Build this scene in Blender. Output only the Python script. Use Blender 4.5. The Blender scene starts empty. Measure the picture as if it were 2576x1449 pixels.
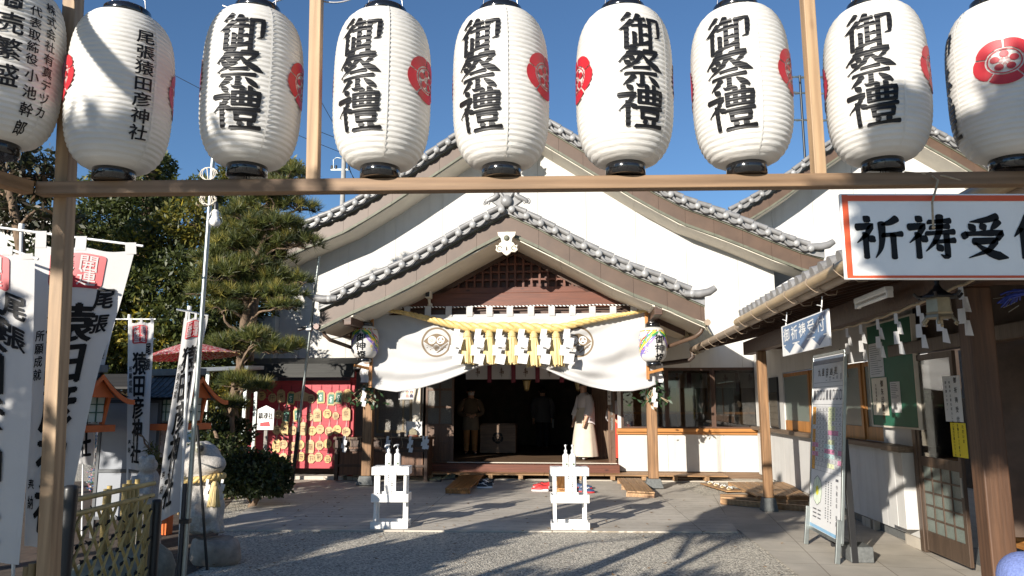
import bpy, bmesh, math, random
import numpy as np
from mathutils import Vector, Matrix
sin, cos, pi, rad = math.sin, math.cos, math.pi, math.radians
random.seed(7)
SC = bpy.context.scene
COL = SC.collection

# ---------------------------------------------------------------- camera
FPX, PITCH, EYE = 1860.0, rad(8.9), 1.55          # focal length in 2576-px units, tilt up, eye height
cam = bpy.data.objects.new('camera', bpy.data.cameras.new('camera'))
COL.objects.link(cam)
cam.location = (0, 0, EYE)
cam.rotation_euler = (rad(90) + PITCH, 0, 0)
cam.data.sensor_width = 36
cam.data.lens = 36 * FPX / 2576
cam.data.clip_end = 600
cam.data.clip_start = .05
SC.camera = cam
# ---------------------------------------------------------------- sky, sun, exposure
SUN_EL = rad(16.6)
SUN_H = Vector((-.545, -.84, 0)).normalized()      # horizontal direction towards the sun
w = bpy.data.worlds.new('World')
SC.world = w
w.use_nodes = True
nt = w.node_tree
sky = nt.nodes.new('ShaderNodeTexSky')
sky.sky_type = 'NISHITA'
sky.sun_disc = False
sky.sun_elevation = SUN_EL
sky.sun_rotation = math.atan2(SUN_H.x, SUN_H.y)
sky.air_density = 1.0
sky.dust_density = 0.0
sky.ozone_density = 5.0
nt.nodes['Background'].inputs['Strength'].default_value = 0.080
nt.links.new(sky.outputs[0], nt.nodes['Background'].inputs['Color'])
sl = bpy.data.lights.new('sun', 'SUN')
sl.energy = 5.0
sl.angle = rad(.5)
sl.color = (1, .935, .84)
sun = bpy.data.objects.new('sun', sl)
COL.objects.link(sun)
sd = Vector((SUN_H.x * cos(SUN_EL), SUN_H.y * cos(SUN_EL), sin(SUN_EL)))
sun.rotation_euler = (-sd).to_track_quat('-Z', 'Y').to_euler()
sun.location = sd * 60
vs = SC.view_settings
vs.view_transform = 'Standard'
vs.look = 'None'
vs.exposure = 0.75
vs.gamma = 1
SC.cycles.max_bounces = 8
SC.cycles.transparent_max_bounces = 12


# ---------------------------------------------------------------- frames (world, and the shrine's own axes, turned 5.5 degrees)
class Frame:
 def __init__(s, o, deg):
  s.o = Vector(o)
  s.rz = rad(deg)
  s.ex = Vector((cos(s.rz), sin(s.rz), 0))
  s.ey = Vector((-sin(s.rz), cos(s.rz), 0))

 def world(s, p):
  return s.o + s.ex * p[0] + s.ey * p[1] + Vector((0, 0, p[2]))

 def ray(s, px, py):
  cx = (px - 1288) / FPX
  cy = (724.5 - py) / FPX
  d = Vector((cx, cos(PITCH) - cy * sin(PITCH), sin(PITCH) + cy * cos(PITCH)))
  e = Vector((0, 0, EYE)) - s.o
  return Vector((e.dot(s.ex), e.dot(s.ey), e.z)), Vector((d.dot(s.ex), d.dot(s.ey), d.z))

 def pv(s, px, py, v):                            # where the sight line meets the plane v (depth)
  e, d = s.ray(px, py)
  return e + d * ((v - e.y) / d.y)

 def pu(s, px, py, u):
  e, d = s.ray(px, py)
  return e + d * ((u - e.x) / d.x)

 def pz(s, px, py, z=0.):
  e, d = s.ray(px, py)
  return e + d * ((z - e.z) / d.z)


W = Frame((0, 0, 0), 0)
S = Frame((0, 14.2, 0), -5.5)
ORG = {}


def tag(o, label=None, cat=None, group=None, kind=None):
 for k, x in (('label', label), ('category', cat), ('group', group), ('kind', kind)):
  if x:
   o[k] = x
 return o


def thing(name, label, cat, o=(0, 0, 0), fr=W, group=None, rz=0.):
 e = bpy.data.objects.new(name, None)
 e.empty_display_size = .2
 COL.objects.link(e)
 e.location = fr.world(o)
 e.rotation_euler = (0, 0, fr.rz + rz)
 ORG[e] = Vector(o)
 return tag(e, label, cat, group)


class MB:
 """collects faces, then links them as one mesh object"""

 def __init__(s):
  s.v, s.f, s.m, s.sm = [], [], [], []

 def add(s, vs, fs, m=0, smooth=False):
  b = len(s.v)
  s.v += [tuple(x) for x in vs]
  for f in fs:
   s.f.append(tuple(i + b for i in f))
   s.m.append(m)
   s.sm.append(smooth)

 def box(s, c, d, m=0, R=None):
  hx, hy, hz = d[0] / 2, d[1] / 2, d[2] / 2
  vs = [Vector((x, y, z)) for x in (-hx, hx) for y in (-hy, hy) for z in (-hz, hz)]
  if R:
   vs = [R @ x for x in vs]
  c = Vector(c)
  s.add([c + x for x in vs], [(0, 1, 3, 2), (4, 6, 7, 5), (0, 4, 5, 1), (2, 3, 7, 6), (0, 2, 6, 4), (1, 5, 7, 3)], m)
  return s

 def bx(s, x0, x1, y0, y1, z0, z1, m=0):
  return s.box(((x0 + x1) / 2, (y0 + y1) / 2, (z0 + z1) / 2), (x1 - x0, y1 - y0, z1 - z0), m)

 def bar(s, p0, p1, wd, h, m=0, up=(0, 0, 1)):
  p0, p1 = Vector(p0), Vector(p1)
  d = (p1 - p0)
  L = d.length
  y = d.normalized()
  z = Vector(up)
  if abs(y.dot(z)) > .98:
   z = Vector((0, 1, 0))
  x = y.cross(z).normalized()
  z = x.cross(y)
  return s.box((p0 + p1) / 2, (wd, L, h), m, Matrix((x, y, z)).transposed())

 def tube(s, pts, r, n=8, m=0, smooth=True, flat=1.):
  pts = [Vector(p) for p in pts]
  k = len(pts)
  rs = r if isinstance(r, (list, tuple)) else [r] * k
  t0 = (pts[1] - pts[0]).normalized()
  a = t0.orthogonal().normalized()
  vs = []
  for i, p in enumerate(pts):
   t = (pts[min(i + 1, k - 1)] - pts[max(i - 1, 0)])
   t = t.normalized() if t.length > 1e-9 else t0
   a = (a - t * a.dot(t))
   a = a.normalized() if a.length > 1e-6 else t.orthogonal().normalized()
   b = t.cross(a)
   for j in range(n):
    th = 2 * pi * j / n
    vs.append(p + a * (rs[i] * cos(th)) + b * (rs[i] * sin(th) * flat))
  fs = [(i * n + j, i * n + (j + 1) % n, (i + 1) * n + (j + 1) % n, (i + 1) * n + j) for i in range(k - 1) for j in range(n)]
  s.add(vs, fs, m, smooth)
  s.add(vs[:n], [tuple(range(n - 1, -1, -1))], m)
  s.add(vs[-n:], [tuple(range(n))], m)
  return s

 def lathe(s, prof, c=(0, 0, 0), n=24, m=0, smooth=True, sx=1., sy=1., R=None):
  c = Vector(c)
  vs = []
  for r, z in prof:
   for j in range(n):
    th = 2 * pi * j / n
    q = Vector((r * cos(th) * sx, r * sin(th) * sy, z))
    vs.append(c + (R @ q if R else q))
  k = len(prof)
  fs = [(i * n + j, i * n + (j + 1) % n, (i + 1) * n + (j + 1) % n, (i + 1) * n + j) for i in range(k - 1) for j in range(n)]
  s.add(vs, fs, m, smooth)
  s.add(vs[:n], [tuple(range(n - 1, -1, -1))], m)
  s.add(vs[-n:], [tuple(range(n))], m)
  return s

 def ball(s, c, r, m=0, n=14, sx=1, sy=1, sz=1, R=None):
  k = max(6, n // 2)
  prof = [(max(1e-4, r * sin(pi * i / k)), -r * cos(pi * i / k) * sz) for i in range(k + 1)]
  return s.lathe(prof, c, n, m, True, sx, sy, R)

 def grid(s, fn, nu, nv, m=0, smooth=True):
  vs = [fn(i / nu, j / nv) for j in range(nv + 1) for i in range(nu + 1)]
  fs = [(j * (nu + 1) + i, j * (nu + 1) + i + 1, (j + 1) * (nu + 1) + i + 1, (j + 1) * (nu + 1) + i) for j in range(nv) for i in range(nu)]
  s.add(vs, fs, m, smooth)
  return s

 def prism(s, poly, fa, fb, m=0):
  """poly: 2-D outline; fa / fb map an outline point to the two faces"""
  n = len(poly)
  vs = [fa(*p) for p in poly] + [fb(*p) for p in poly]
  s.add(vs, [tuple(range(n)), tuple(range(2 * n - 1, n - 1, -1))] + [(i, i + n, (i + 1) % n + n, (i + 1) % n) for i in range(n)], m)
  return s

 def mesh(s, name, mats, off=Vector((0, 0, 0))):
  me = bpy.data.meshes.new(name)
  me.from_pydata([(x[0] - off[0], x[1] - off[1], x[2] - off[2]) for x in s.v], [], s.f)
  for x in (mats if isinstance(mats, (list, tuple)) else [mats]):
   me.materials.append(x)
  me.polygons.foreach_set('material_index', s.m)
  me.polygons.foreach_set('use_smooth', s.sm)
  me.update()
  return me

 def build(s, name, mats, parent, bevel=0, normals=True):
  off = ORG[parent]
  o = bpy.data.objects.new(name, s.mesh(name, mats, off))
  COL.objects.link(o)
  o.parent = parent
  ORG[o] = off
  if normals:
   fixn(o.data)
  if bevel:
   bev(o, bevel)
  return o

 def single(s, name, mats, label, cat, o=(0, 0, 0), fr=W, group=None, kind=None, bevel=0, normals=True):
  ob = bpy.data.objects.new(name, s.mesh(name, mats, Vector(o)))
  COL.objects.link(ob)
  ob.location = fr.world(o)
  ob.rotation_euler = (0, 0, fr.rz)
  ORG[ob] = Vector(o)
  if normals:
   fixn(ob.data)
  if bevel:
   bev(ob, bevel)
  return tag(ob, label, cat, group, kind)


def fixn(me):
 bm = bmesh.new()
 bm.from_mesh(me)
 bmesh.ops.recalc_face_normals(bm, faces=bm.faces)
 bm.to_mesh(me)
 bm.free()


def bev(o, wd, seg=2):
 b = o.modifiers.new('bevel', 'BEVEL')
 b.width = wd
 b.segments = seg
 b.limit_method = 'ANGLE'
 b.angle_limit = rad(40)


def lerp(a, b, t):
 return a + (b - a) * t


def spline(pts, k=6):
 """Catmull-Rom through points (tuples of any size)"""
 out = []
 n = len(pts)
 for i in range(n - 1):
  p0, p1, p2, p3 = pts[max(i - 1, 0)], pts[i], pts[i + 1], pts[min(i + 2, n - 1)]
  for j in range(k):
   t = j / k
   out.append(tuple(.5 * (2 * b + (c - a) * t + (2 * a - 5 * b + 4 * c - d) * t * t + (3 * b - a - 3 * c + d) * t ** 3) for a, b, c, d in zip(p0, p1, p2, p3)))
 out.append(tuple(pts[-1]))
 return out


def copy_tree(o, parent=None):
 c = o.copy()
 COL.objects.link(c)
 c.parent = parent
 ORG[c] = ORG[o]
 for ch in list(o.children):
  copy_tree(ch, c)
 return c


# ---------------------------------------------------------------- materials
def mat(name, col, rough=.6, var=.18, scale=6., stretch=(1, 1, 1), bump=.15, bscale=None, metal=0., spec=.5, col2=None, trl=0., dirt=0., coat=0., streak=0.):
 m = bpy.data.materials.new(name)
 m.use_nodes = True
 n = m.node_tree
 L = n.links.new
 b = n.nodes['Principled BSDF']
 b.inputs['Roughness'].default_value = rough
 b.inputs['Metallic'].default_value = metal
 b.inputs['Specular IOR Level'].default_value = spec
 b.inputs['Coat Weight'].default_value = coat
 tc = n.nodes.new('ShaderNodeTexCoord')
 mp = n.nodes.new('ShaderNodeMapping')
 mp.inputs['Scale'].default_value = stretch
 L(tc.outputs['Object'], mp.inputs[0])
 nz = n.nodes.new('ShaderNodeTexNoise')
 nz.inputs['Scale'].default_value = scale
 nz.inputs['Detail'].default_value = 8
 nz.inputs['Roughness'].default_value = .62
 L(mp.outputs[0], nz.inputs['Vector'])
 rp = n.nodes.new('ShaderNodeValToRGB')
 c2 = col2 or tuple(x * (1 - var) for x in col)
 c1 = col if col2 else tuple(min(1, x * (1 + var * .6)) for x in col)
 rp.color_ramp.elements[0].position = .32
 rp.color_ramp.elements[1].position = .68
 rp.color_ramp.elements[0].color = (*c2, 1)
 rp.color_ramp.elements[1].color = (*c1, 1)
 L(nz.outputs[0], rp.inputs[0])
 out = rp.outputs[0]
 if dirt:
  d = n.nodes.new('ShaderNodeTexNoise')
  d.inputs['Scale'].default_value = .9
  d.inputs['Detail'].default_value = 6
  L(tc.outputs['Object'], d.inputs['Vector'])
  dr = n.nodes.new('ShaderNodeMapRange')
  dr.inputs[1].default_value = .45
  dr.inputs[2].default_value = .75
  dr.inputs[3].default_value = 0
  dr.inputs[4].default_value = dirt
  L(d.outputs[0], dr.inputs[0])
  mx = n.nodes.new('ShaderNodeMixRGB')
  mx.inputs[2].default_value = (col[0] * .45, col[1] * .42, col[2] * .36, 1)
  L(dr.outputs[0], mx.inputs[0])
  L(out, mx.inputs[1])
  out = mx.outputs[0]
 if streak:
  ms_ = n.nodes.new('ShaderNodeMapping')
  ms_.inputs['Scale'].default_value = (7, 7, .5)
  L(tc.outputs['Object'], ms_.inputs[0])
  d = n.nodes.new('ShaderNodeTexNoise')
  d.inputs['Scale'].default_value = 1.
  d.inputs['Detail'].default_value = 6
  L(ms_.outputs[0], d.inputs['Vector'])
  dr = n.nodes.new('ShaderNodeMapRange')
  dr.inputs[1].default_value = .5
  dr.inputs[2].default_value = .8
  dr.inputs[4].default_value = streak
  L(d.outputs[0], dr.inputs[0])
  mx = n.nodes.new('ShaderNodeMixRGB')
  mx.inputs[2].default_value = (col[0] * .5, col[1] * .47, col[2] * .42, 1)
  L(dr.outputs[0], mx.inputs[0])
  L(out, mx.inputs[1])
  out = mx.outputs[0]
 L(out, b.inputs['Base Color'])
 if bump:
  nb = nz
  if bscale:
   nb = n.nodes.new('ShaderNodeTexNoise')
   nb.inputs['Scale'].default_value = bscale
   nb.inputs['Detail'].default_value = 4
   L(mp.outputs[0], nb.inputs['Vector'])
  bp = n.nodes.new('ShaderNodeBump')
  bp.inputs['Strength'].default_value = bump
  bp.inputs['Distance'].default_value = .01
  L(nb.outputs[0], bp.inputs['Height'])
  L(bp.outputs[0], b.inputs['Normal'])
 if trl:
  tr = n.nodes.new('ShaderNodeBsdfTranslucent')
  L(out, tr.inputs[0])
  ms = n.nodes.new('ShaderNodeMixShader')
  ms.inputs[0].default_value = trl
  L(b.outputs[0], ms.inputs[1])
  L(tr.outputs[0], ms.inputs[2])
  L(ms.outputs[0], n.nodes['Material Output'].inputs[0])
 return m


def wood(name, col, axis='z', rough=.55, var=.4, scale=5., bump=.25, dirt=0., knots=False):
 st = {'x': (.06, 1, 1), 'y': (1, .06, 1), 'z': (1, 1, .06)}[axis]
 m = mat(name, col, rough, var, scale * 5, st, bump, dirt=dirt)
 n = m.node_tree
 # growth rings
 wv = n.nodes.new('ShaderNodeTexWave')
 wv.wave_type = 'RINGS'
 wv.rings_direction = axis.upper()
 wv.inputs['Scale'].default_value = scale * 2.2
 wv.inputs['Distortion'].default_value = 4
 wv.inputs['Detail'].default_value = 3
 wv.inputs['Detail Scale'].default_value = .8
 mp = [q for q in n.nodes if q.type == 'MAPPING'][0]
 n.links.new(mp.outputs[0], wv.inputs['Vector'])
 mx = n.nodes.new('ShaderNodeMixRGB')
 mx.blend_type = 'MULTIPLY'
 mx.inputs[0].default_value = .45
 b = n.nodes['Principled BSDF']
 src = b.inputs['Base Color'].links[0].from_socket
 rr = n.nodes.new('ShaderNodeValToRGB')
 rr.color_ramp.elements[0].color = (.55, .46, .38, 1)
 rr.color_ramp.elements[1].color = (1, 1, 1, 1)
 n.links.new(wv.outputs[0], rr.inputs[0])
 n.links.new(src, mx.inputs[1])
 n.links.new(rr.outputs[0], mx.inputs[2])
 # a few knots
 sp = n.nodes.new('ShaderNodeSeparateXYZ')
 cb = n.nodes.new('ShaderNodeCombineXYZ')
 tc = [q for q in n.nodes if q.type == 'TEX_COORD'][0]
 n.links.new(tc.outputs['Object'], sp.inputs[0])
 a_, b_ = {'x': (0, 2), 'y': (1, 2), 'z': (2, 0)}[axis]
 for i, (k, sc_) in enumerate(((a_, 1.6), (b_, 4.))):
  ml = n.nodes.new('ShaderNodeMath')
  ml.operation = 'MULTIPLY'
  ml.inputs[1].default_value = sc_
  n.links.new(sp.outputs[k], ml.inputs[0])
  n.links.new(ml.outputs[0], cb.inputs[i])
 vo = n.nodes.new('ShaderNodeTexVoronoi')
 vo.inputs['Scale'].default_value = 1.
 n.links.new(cb.outputs[0], vo.inputs['Vector'])
 kr = n.nodes.new('ShaderNodeValToRGB')
 kr.color_ramp.elements[0].position = .035
 kr.color_ramp.elements[1].position = .10
 kr.color_ramp.elements[0].color = (.28, .2, .15, 1)
 kr.color_ramp.elements[1].color = (1, 1, 1, 1)
 n.links.new(vo.outputs['Distance'], kr.inputs[0])
 m2 = n.nodes.new('ShaderNodeMixRGB')
 m2.blend_type = 'MULTIPLY'
 m2.inputs[0].default_value = 1
 n.links.new(mx.outputs[0], m2.inputs[1])
 n.links.new(kr.outputs[0], m2.inputs[2])
 n.links.new(m2.outputs[0], b.inputs['Base Color'])
 return m


def glass(name, tint=(.5, .55, .55), refl=.12, rough=.03):
 m = bpy.data.materials.new(name)
 m.use_nodes = True
 n = m.node_tree
 L = n.links.new
 n.nodes.remove(n.nodes['Principled BSDF'])
 t = n.nodes.new('ShaderNodeBsdfTransparent')
 t.inputs[0].default_value = (*tint, 1)
 g = n.nodes.new('ShaderNodeBsdfGlossy')
 g.inputs['Roughness'].default_value = rough
 lw = n.nodes.new('ShaderNodeLayerWeight')
 lw.inputs[0].default_value = .35
 mr = n.nodes.new('ShaderNodeMapRange')
 mr.inputs[3].default_value = refl
 mr.inputs[4].default_value = .85
 L(lw.outputs['Fresnel'], mr.inputs[0])
 nz = n.nodes.new('ShaderNodeTexNoise')
 nz.inputs['Scale'].default_value = 2.5
 bp = n.nodes.new('ShaderNodeBump')
 bp.inputs['Strength'].default_value = .05
 L(nz.outputs[0], bp.inputs['Height'])
 L(bp.outputs[0], g.inputs['Normal'])
 ms = n.nodes.new('ShaderNodeMixShader')
 L(mr.outputs[0], ms.inputs[0])
 L(t.outputs[0], ms.inputs[1])
 L(g.outputs[0], ms.inputs[2])
 L(ms.outputs[0], n.nodes['Material Output'].inputs[0])
 return m


PLASTER = mat('plaster', (.57, .555, .52), .85, .05, 3, bump=.25, bscale=90, dirt=.16, streak=.30)
PLASTER2 = mat('plaster_grey', (.56, .55, .525), .85, .05, 3, bump=.25, bscale=90, dirt=.16, streak=.30)
SEAM = mat('seam_dark', (.22, .20, .17), .9, .1)
CREAM = mat('cream_board', (.66, .60, .50), .7, .08, 4, bump=.05, dirt=.15)
TILE = mat('roof_tile', (.23, .225, .22), .40, .3, 7, bump=.12, dirt=.3, spec=.6)
BARGE = mat('brown_copper', (.10, .060, .038), .5, .2, 3, bump=.1, dirt=.3)
GREENTRIM = mat('verdigris_trim', (.13, .13, .09), .6, .25, 9, bump=.1)
DARKWOOD_X = wood('dark_wood_x', (.085, .04, .022), 'x', .5)
DARKWOOD_Z = wood('dark_wood_z', (.085, .042, .024), 'z', .5)
REDWOOD_X = wood('red_wood_x', (.15, .042, .017), 'x', .5, dirt=.4)
REDWOOD_Z = wood('red_wood_z', (.15, .044, .018), 'z', .5, dirt=.3)
POSTWOOD = wood('weathered_post', (.30, .165, .075), 'z', .65, .55, 4, .5, dirt=.6)
PILLARWOOD = wood('dark_pillar', (.12, .060, .031), 'z', .6, .5, 4, .5, dirt=.6)
NEWWOOD_X = wood('new_timber_x', (.27, .17, .095), 'x', .6, .35, 4, .2, dirt=.25)
NEWWOOD_Y = wood('new_timber_y', (.36, .21, .105), 'y', .6, .35, 4, .2, dirt=.25)
NEWWOOD_Z = wood('new_timber_z', (.40, .27, .155), 'z', .6, .35, 4, .25, dirt=.2)
HONEY_X = wood('honey_wood_x', (.46, .20, .05), 'x', .45, .35, 4, .2, dirt=.2)
HONEY_Z = wood('honey_wood_z', (.46, .20, .05), 'z', .45, .35, 4, .2, dirt=.2)
HONEY_Y = wood('honey_wood_y', (.46, .21, .06), 'y', .45, .35, 4, .2, dirt=.2)
PALLET_Y = wood('deck_wood_y', (.42, .25, .12), 'y', .6, .45, 4, .3, dirt=.35)
PALLET_X = wood('deck_wood_x', (.40, .23, .105), 'x', .6, .45, 4, .3, dirt=.35)
PAPER = mat('white_paper', (.82, .81, .79), .75, .03, 5, bump=.05, trl=.25)
LPAPER = mat('lantern_paper', (.74, .72, .68), .5, .07, 4, (1, 1, 4), bump=.45, bscale=16, trl=.2, dirt=.12)
CLOTH = mat('white_cloth', (.63, .62, .605), .85, .04, 3, bump=.08, bscale=60, trl=.28)
INK = mat('black_ink', (.008, .008, .009), .5, .2, 30, bump=0, spec=.2)
INKRIB = mat('black_ink_on_ribs', (.008, .008, .009), .45, .2, 30, bump=0, spec=.3)
RED = mat('red_print', (.42, .013, .022), .5, .12, 12, bump=0)
REDP = mat('red_paint', (.43, .032, .045), .55, .22, 5, (1, 1, 5), .25, dirt=.12)
LACQ = mat('black_lacquer', (.008, .008, .009), .14, .2, 4, bump=0, spec=.6, coat=.6)
WIRE = mat('steel_wire', (.55, .55, .55), .35, .1, metal=1., bump=0)
STEEL = mat('galvanised_steel', (.34, .37, .36), .4, .15, 9, metal=.85, bump=.05)
BLACKP = mat('black_plastic', (.015, .015, .016), .4, .2, 8, bump=.05)
WHITEP = mat('white_paint', (.80, .79, .76), .45, .04, 5, bump=.05, dirt=.08)
GREYP = mat('grey_paint', (.30, .32, .34), .5, .08, 5, bump=.03)
GUTTER = mat('gutter_brown', (.34, .26, .185), .4, .15, 4, bump=.03)
ORANGEP = mat('vermilion_paint', (.62, .13, .025), .5, .15, 6, bump=.08, dirt=.15)
GRANITE = mat('granite', (.45, .42, .385), .8, .30, 55, bump=.45, bscale=80, dirt=.25)
ROCK = mat('rough_rock', (.36, .30, .25), .9, .35, 9, bump=.9, dirt=.5)
DARKSTONE = mat('dark_stone', (.12, .125, .12), .7, .3, 30, bump=.3)
STRAW = mat('gold_straw', (.66, .47, .18), .45, .28, 14, (1, 1, 1), .35, bscale=60)
STRAWT = mat('straw_tassel', (.66, .50, .22), .5, .35, 40, (1, 1, .08), .5)
BAMBOO = mat('yellow_bamboo', (.50, .37, .14), .45, .35, 6, (1, 1, .4), .1, dirt=.3)
BAMBOOD = mat('old_bamboo', (.22, .15, .065), .55, .35, 6, (1, 1, .4), .15, dirt=.4)
ROPE = mat('hemp_cord', (.42, .32, .20), .8, .3, 60, bump=.4)
BARK = mat('tree_bark', (.17, .115, .075), .95, .5, 18, (1, 1, .35), 1.0)
BLUEP = mat('blue_sign', (.10, .18, .31), .45, .12, 4, bump=0)
GREENB = mat('green_board', (.018, .13, .075), .6, .12, 6, bump=.05)
YELLOWP = mat('yellow_paper', (.80, .62, .03), .7, .05, 6, bump=.03)
INTDARK = mat('interior_wood', (.085, .058, .042), .7, .3, 5, bump=.1)
SOFFITWOOD = wood('soffit_wood', (.055, .035, .025), 'y', .7)  # dark wood of the office eave underside
SKIN = mat('skin', (.52, .30, .20), .55, .08, 20, bump=.05)
HAIR = mat('dark_hair', (.018, .013, .011), .5, .4, 60, (1, 1, .1), .4)
GLASS = glass('window_glass', (.62, .62, .60), .08)
FROST = mat('frosted_glass', (.16, .19, .165), .35, .18, 40, bump=.35, bscale=120, spec=.6)
FROSTBROWN = mat('pebbled_glass', (.10, .088, .07), .28, .45, 45, bump=.8, bscale=110, spec=.7)
ASPH = mat('soil', (.085, .06, .042), .95, .5, 9, bump=.8)


# ink on the lantern: fine ribs in the gloss
def ribs(m, pitch):
 n = m.node_tree
 tc = [q for q in n.nodes if q.type == 'TEX_COORD'][0]
 wv = n.nodes.new('ShaderNodeTexWave')
 wv.bands_direction = 'Z'
 wv.inputs['Scale'].default_value = 2 * pi / (20 * pitch)
 bp = n.nodes.new('ShaderNodeBump')
 bp.inputs['Strength'].default_value = .6
 bp.inputs['Distance'].default_value = .004
 n.links.new(tc.outputs['Object'], wv.inputs['Vector'])
 n.links.new(wv.outputs[0], bp.inputs['Height'])
 n.links.new(bp.outputs[0], n.nodes['Principled BSDF'].inputs['Normal'])


ribs(INKRIB, .0215)


def hexmat(name, col, rough=.6):
 return mat(name, col, rough, .08, 8, bump=.03)


# ---------------------------------------------------------------- writing
_fc = {}


def glyph(ch, bold=0.):
 """outline of one character in em units, centred on its cell"""
 key = (ch, bold)
 if key not in _fc:
  cu = bpy.data.curves.new('writing', 'FONT')
  cu.body = ch
  cu.offset = bold
  cu.resolution_u = 3
  ob = bpy.data.objects.new('writing', cu)
  COL.objects.link(ob)
  dg = bpy.context.evaluated_depsgraph_get()
  dg.update()
  me = bpy.data.meshes.new_from_object(ob.evaluated_get(dg))
  wdt = .5 if ord(ch) > 0x2000 else (max([v.co.x for v in me.vertices], default=.5)) / 2
  _fc[key] = ([(v.co.x - wdt, v.co.y - .38) for v in me.vertices], [tuple(p.vertices) for p in me.polygons])
  bpy.data.objects.remove(ob)
  bpy.data.curves.remove(cu)
  bpy.data.meshes.remove(me)
 return _fc[key]


WR = {'h': [7, 6, 6.5, 9], 'v': [9, 8, 8, 8.5], 'p': [11, 9.5, 7, 1.5], 'n': [3, 7, 11.5, 13, 2], 'd': [3, 10, 11.5, 5], 'k': [9, 8, 9, 8, 2], 't': [7, 7, 10, 8, 7.5]}
NE = 'd 19,2 31,13|p 3,27 35,24 24,44 2,64|v 21,44 21,98|d 27,48 40,60'
BR = {
 '御': 'p 27,2 20,12 8,24|p 32,24 20,38 4,50|v 20,42 20,98|p 47,6 42,16 34,24|h 41,20 61,17|h 33,38 64,34|v 50,20 50,84|h 50,62 64,60|v 37,58 37,86|h 28,93 48,88 67,80|k 68,18 95,14 94,40 92,62 82,66|v 72,16 71,99',
 '祭': 'p 36,1 24,18 3,38|p 22,17 52,14 40,38 5,62|d 25,25 35,33|d 15,35 27,44|p 56,11 86,8 78,22 60,40|n 50,14 62,32 78,44 99,56|h 35,53 67,50|h 17,68 84,64|k 51,66 51,84 51,96 43,97 38,92|p 34,74 26,84 12,96|d 66,73 90,94',
 '禮': NE + '|v 45,16 45,46|t 45,16 95,14 93,46|h 45,31 93,30|h 45,45 93,44|v 61,2 61,45|v 77,2 77,45|h 42,57 97,54|v 51,64 52,82|t 51,64 89,63 87,82|h 52,80 87,80|d 56,84 61,93|d 84,83 76,93|h 38,99 101,96',
 '祈': NE + '|p 90,7 76,16 56,22|p 57,18 57,50 52,78 40,99|h 59,46 100,43|v 81,46 81,99',
 '祷': NE + '|h 46,15 93,12|h 50,28 89,25|h 40,42 100,38|p 71,1 68,36 56,62 36,84|h 56,62 100,58|k 83,46 83,72 83,95 76,97 68,91|d 61,68 72,82',
 '受': 'p 82,2 58,10 22,15|d 20,20 32,35|d 46,18 54,33|p 84,14 76,24 66,34|d 12,38 7,54|t 14,43 92,40 80,55|p 28,61 78,58 58,82 14,99|n 30,64 50,80 72,92 100,99',
 '付': 'p 36,2 22,26 3,50|v 22,34 22,99|h 38,31 100,28|k 79,3 79,50 79,94 72,96 64,89|d 49,47 62,63',
 '神': NE + '|v 49,22 50,70|t 49,22 95,20 93,70|h 50,46 93,45|h 50,68 93,68|v 71,1 71,99',
 '燈': 'd 8,30 15,48|p 42,24 38,34 31,44|p 25,6 26,44 18,74 3,96|n 25,52 30,62 36,72 43,82|p 50,12 70,10 60,28 44,42|d 46,22 56,30|n 72,4 80,20 90,32 101,40|p 94,9 88,16 80,22|d 88,22 84,30|h 60,44 86,43|v 57,53 58,72|t 57,53 92,52 90,72|h 58,70 90,70|d 60,76 65,86|d 88,75 81,86|h 46,95 101,92',
}


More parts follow.
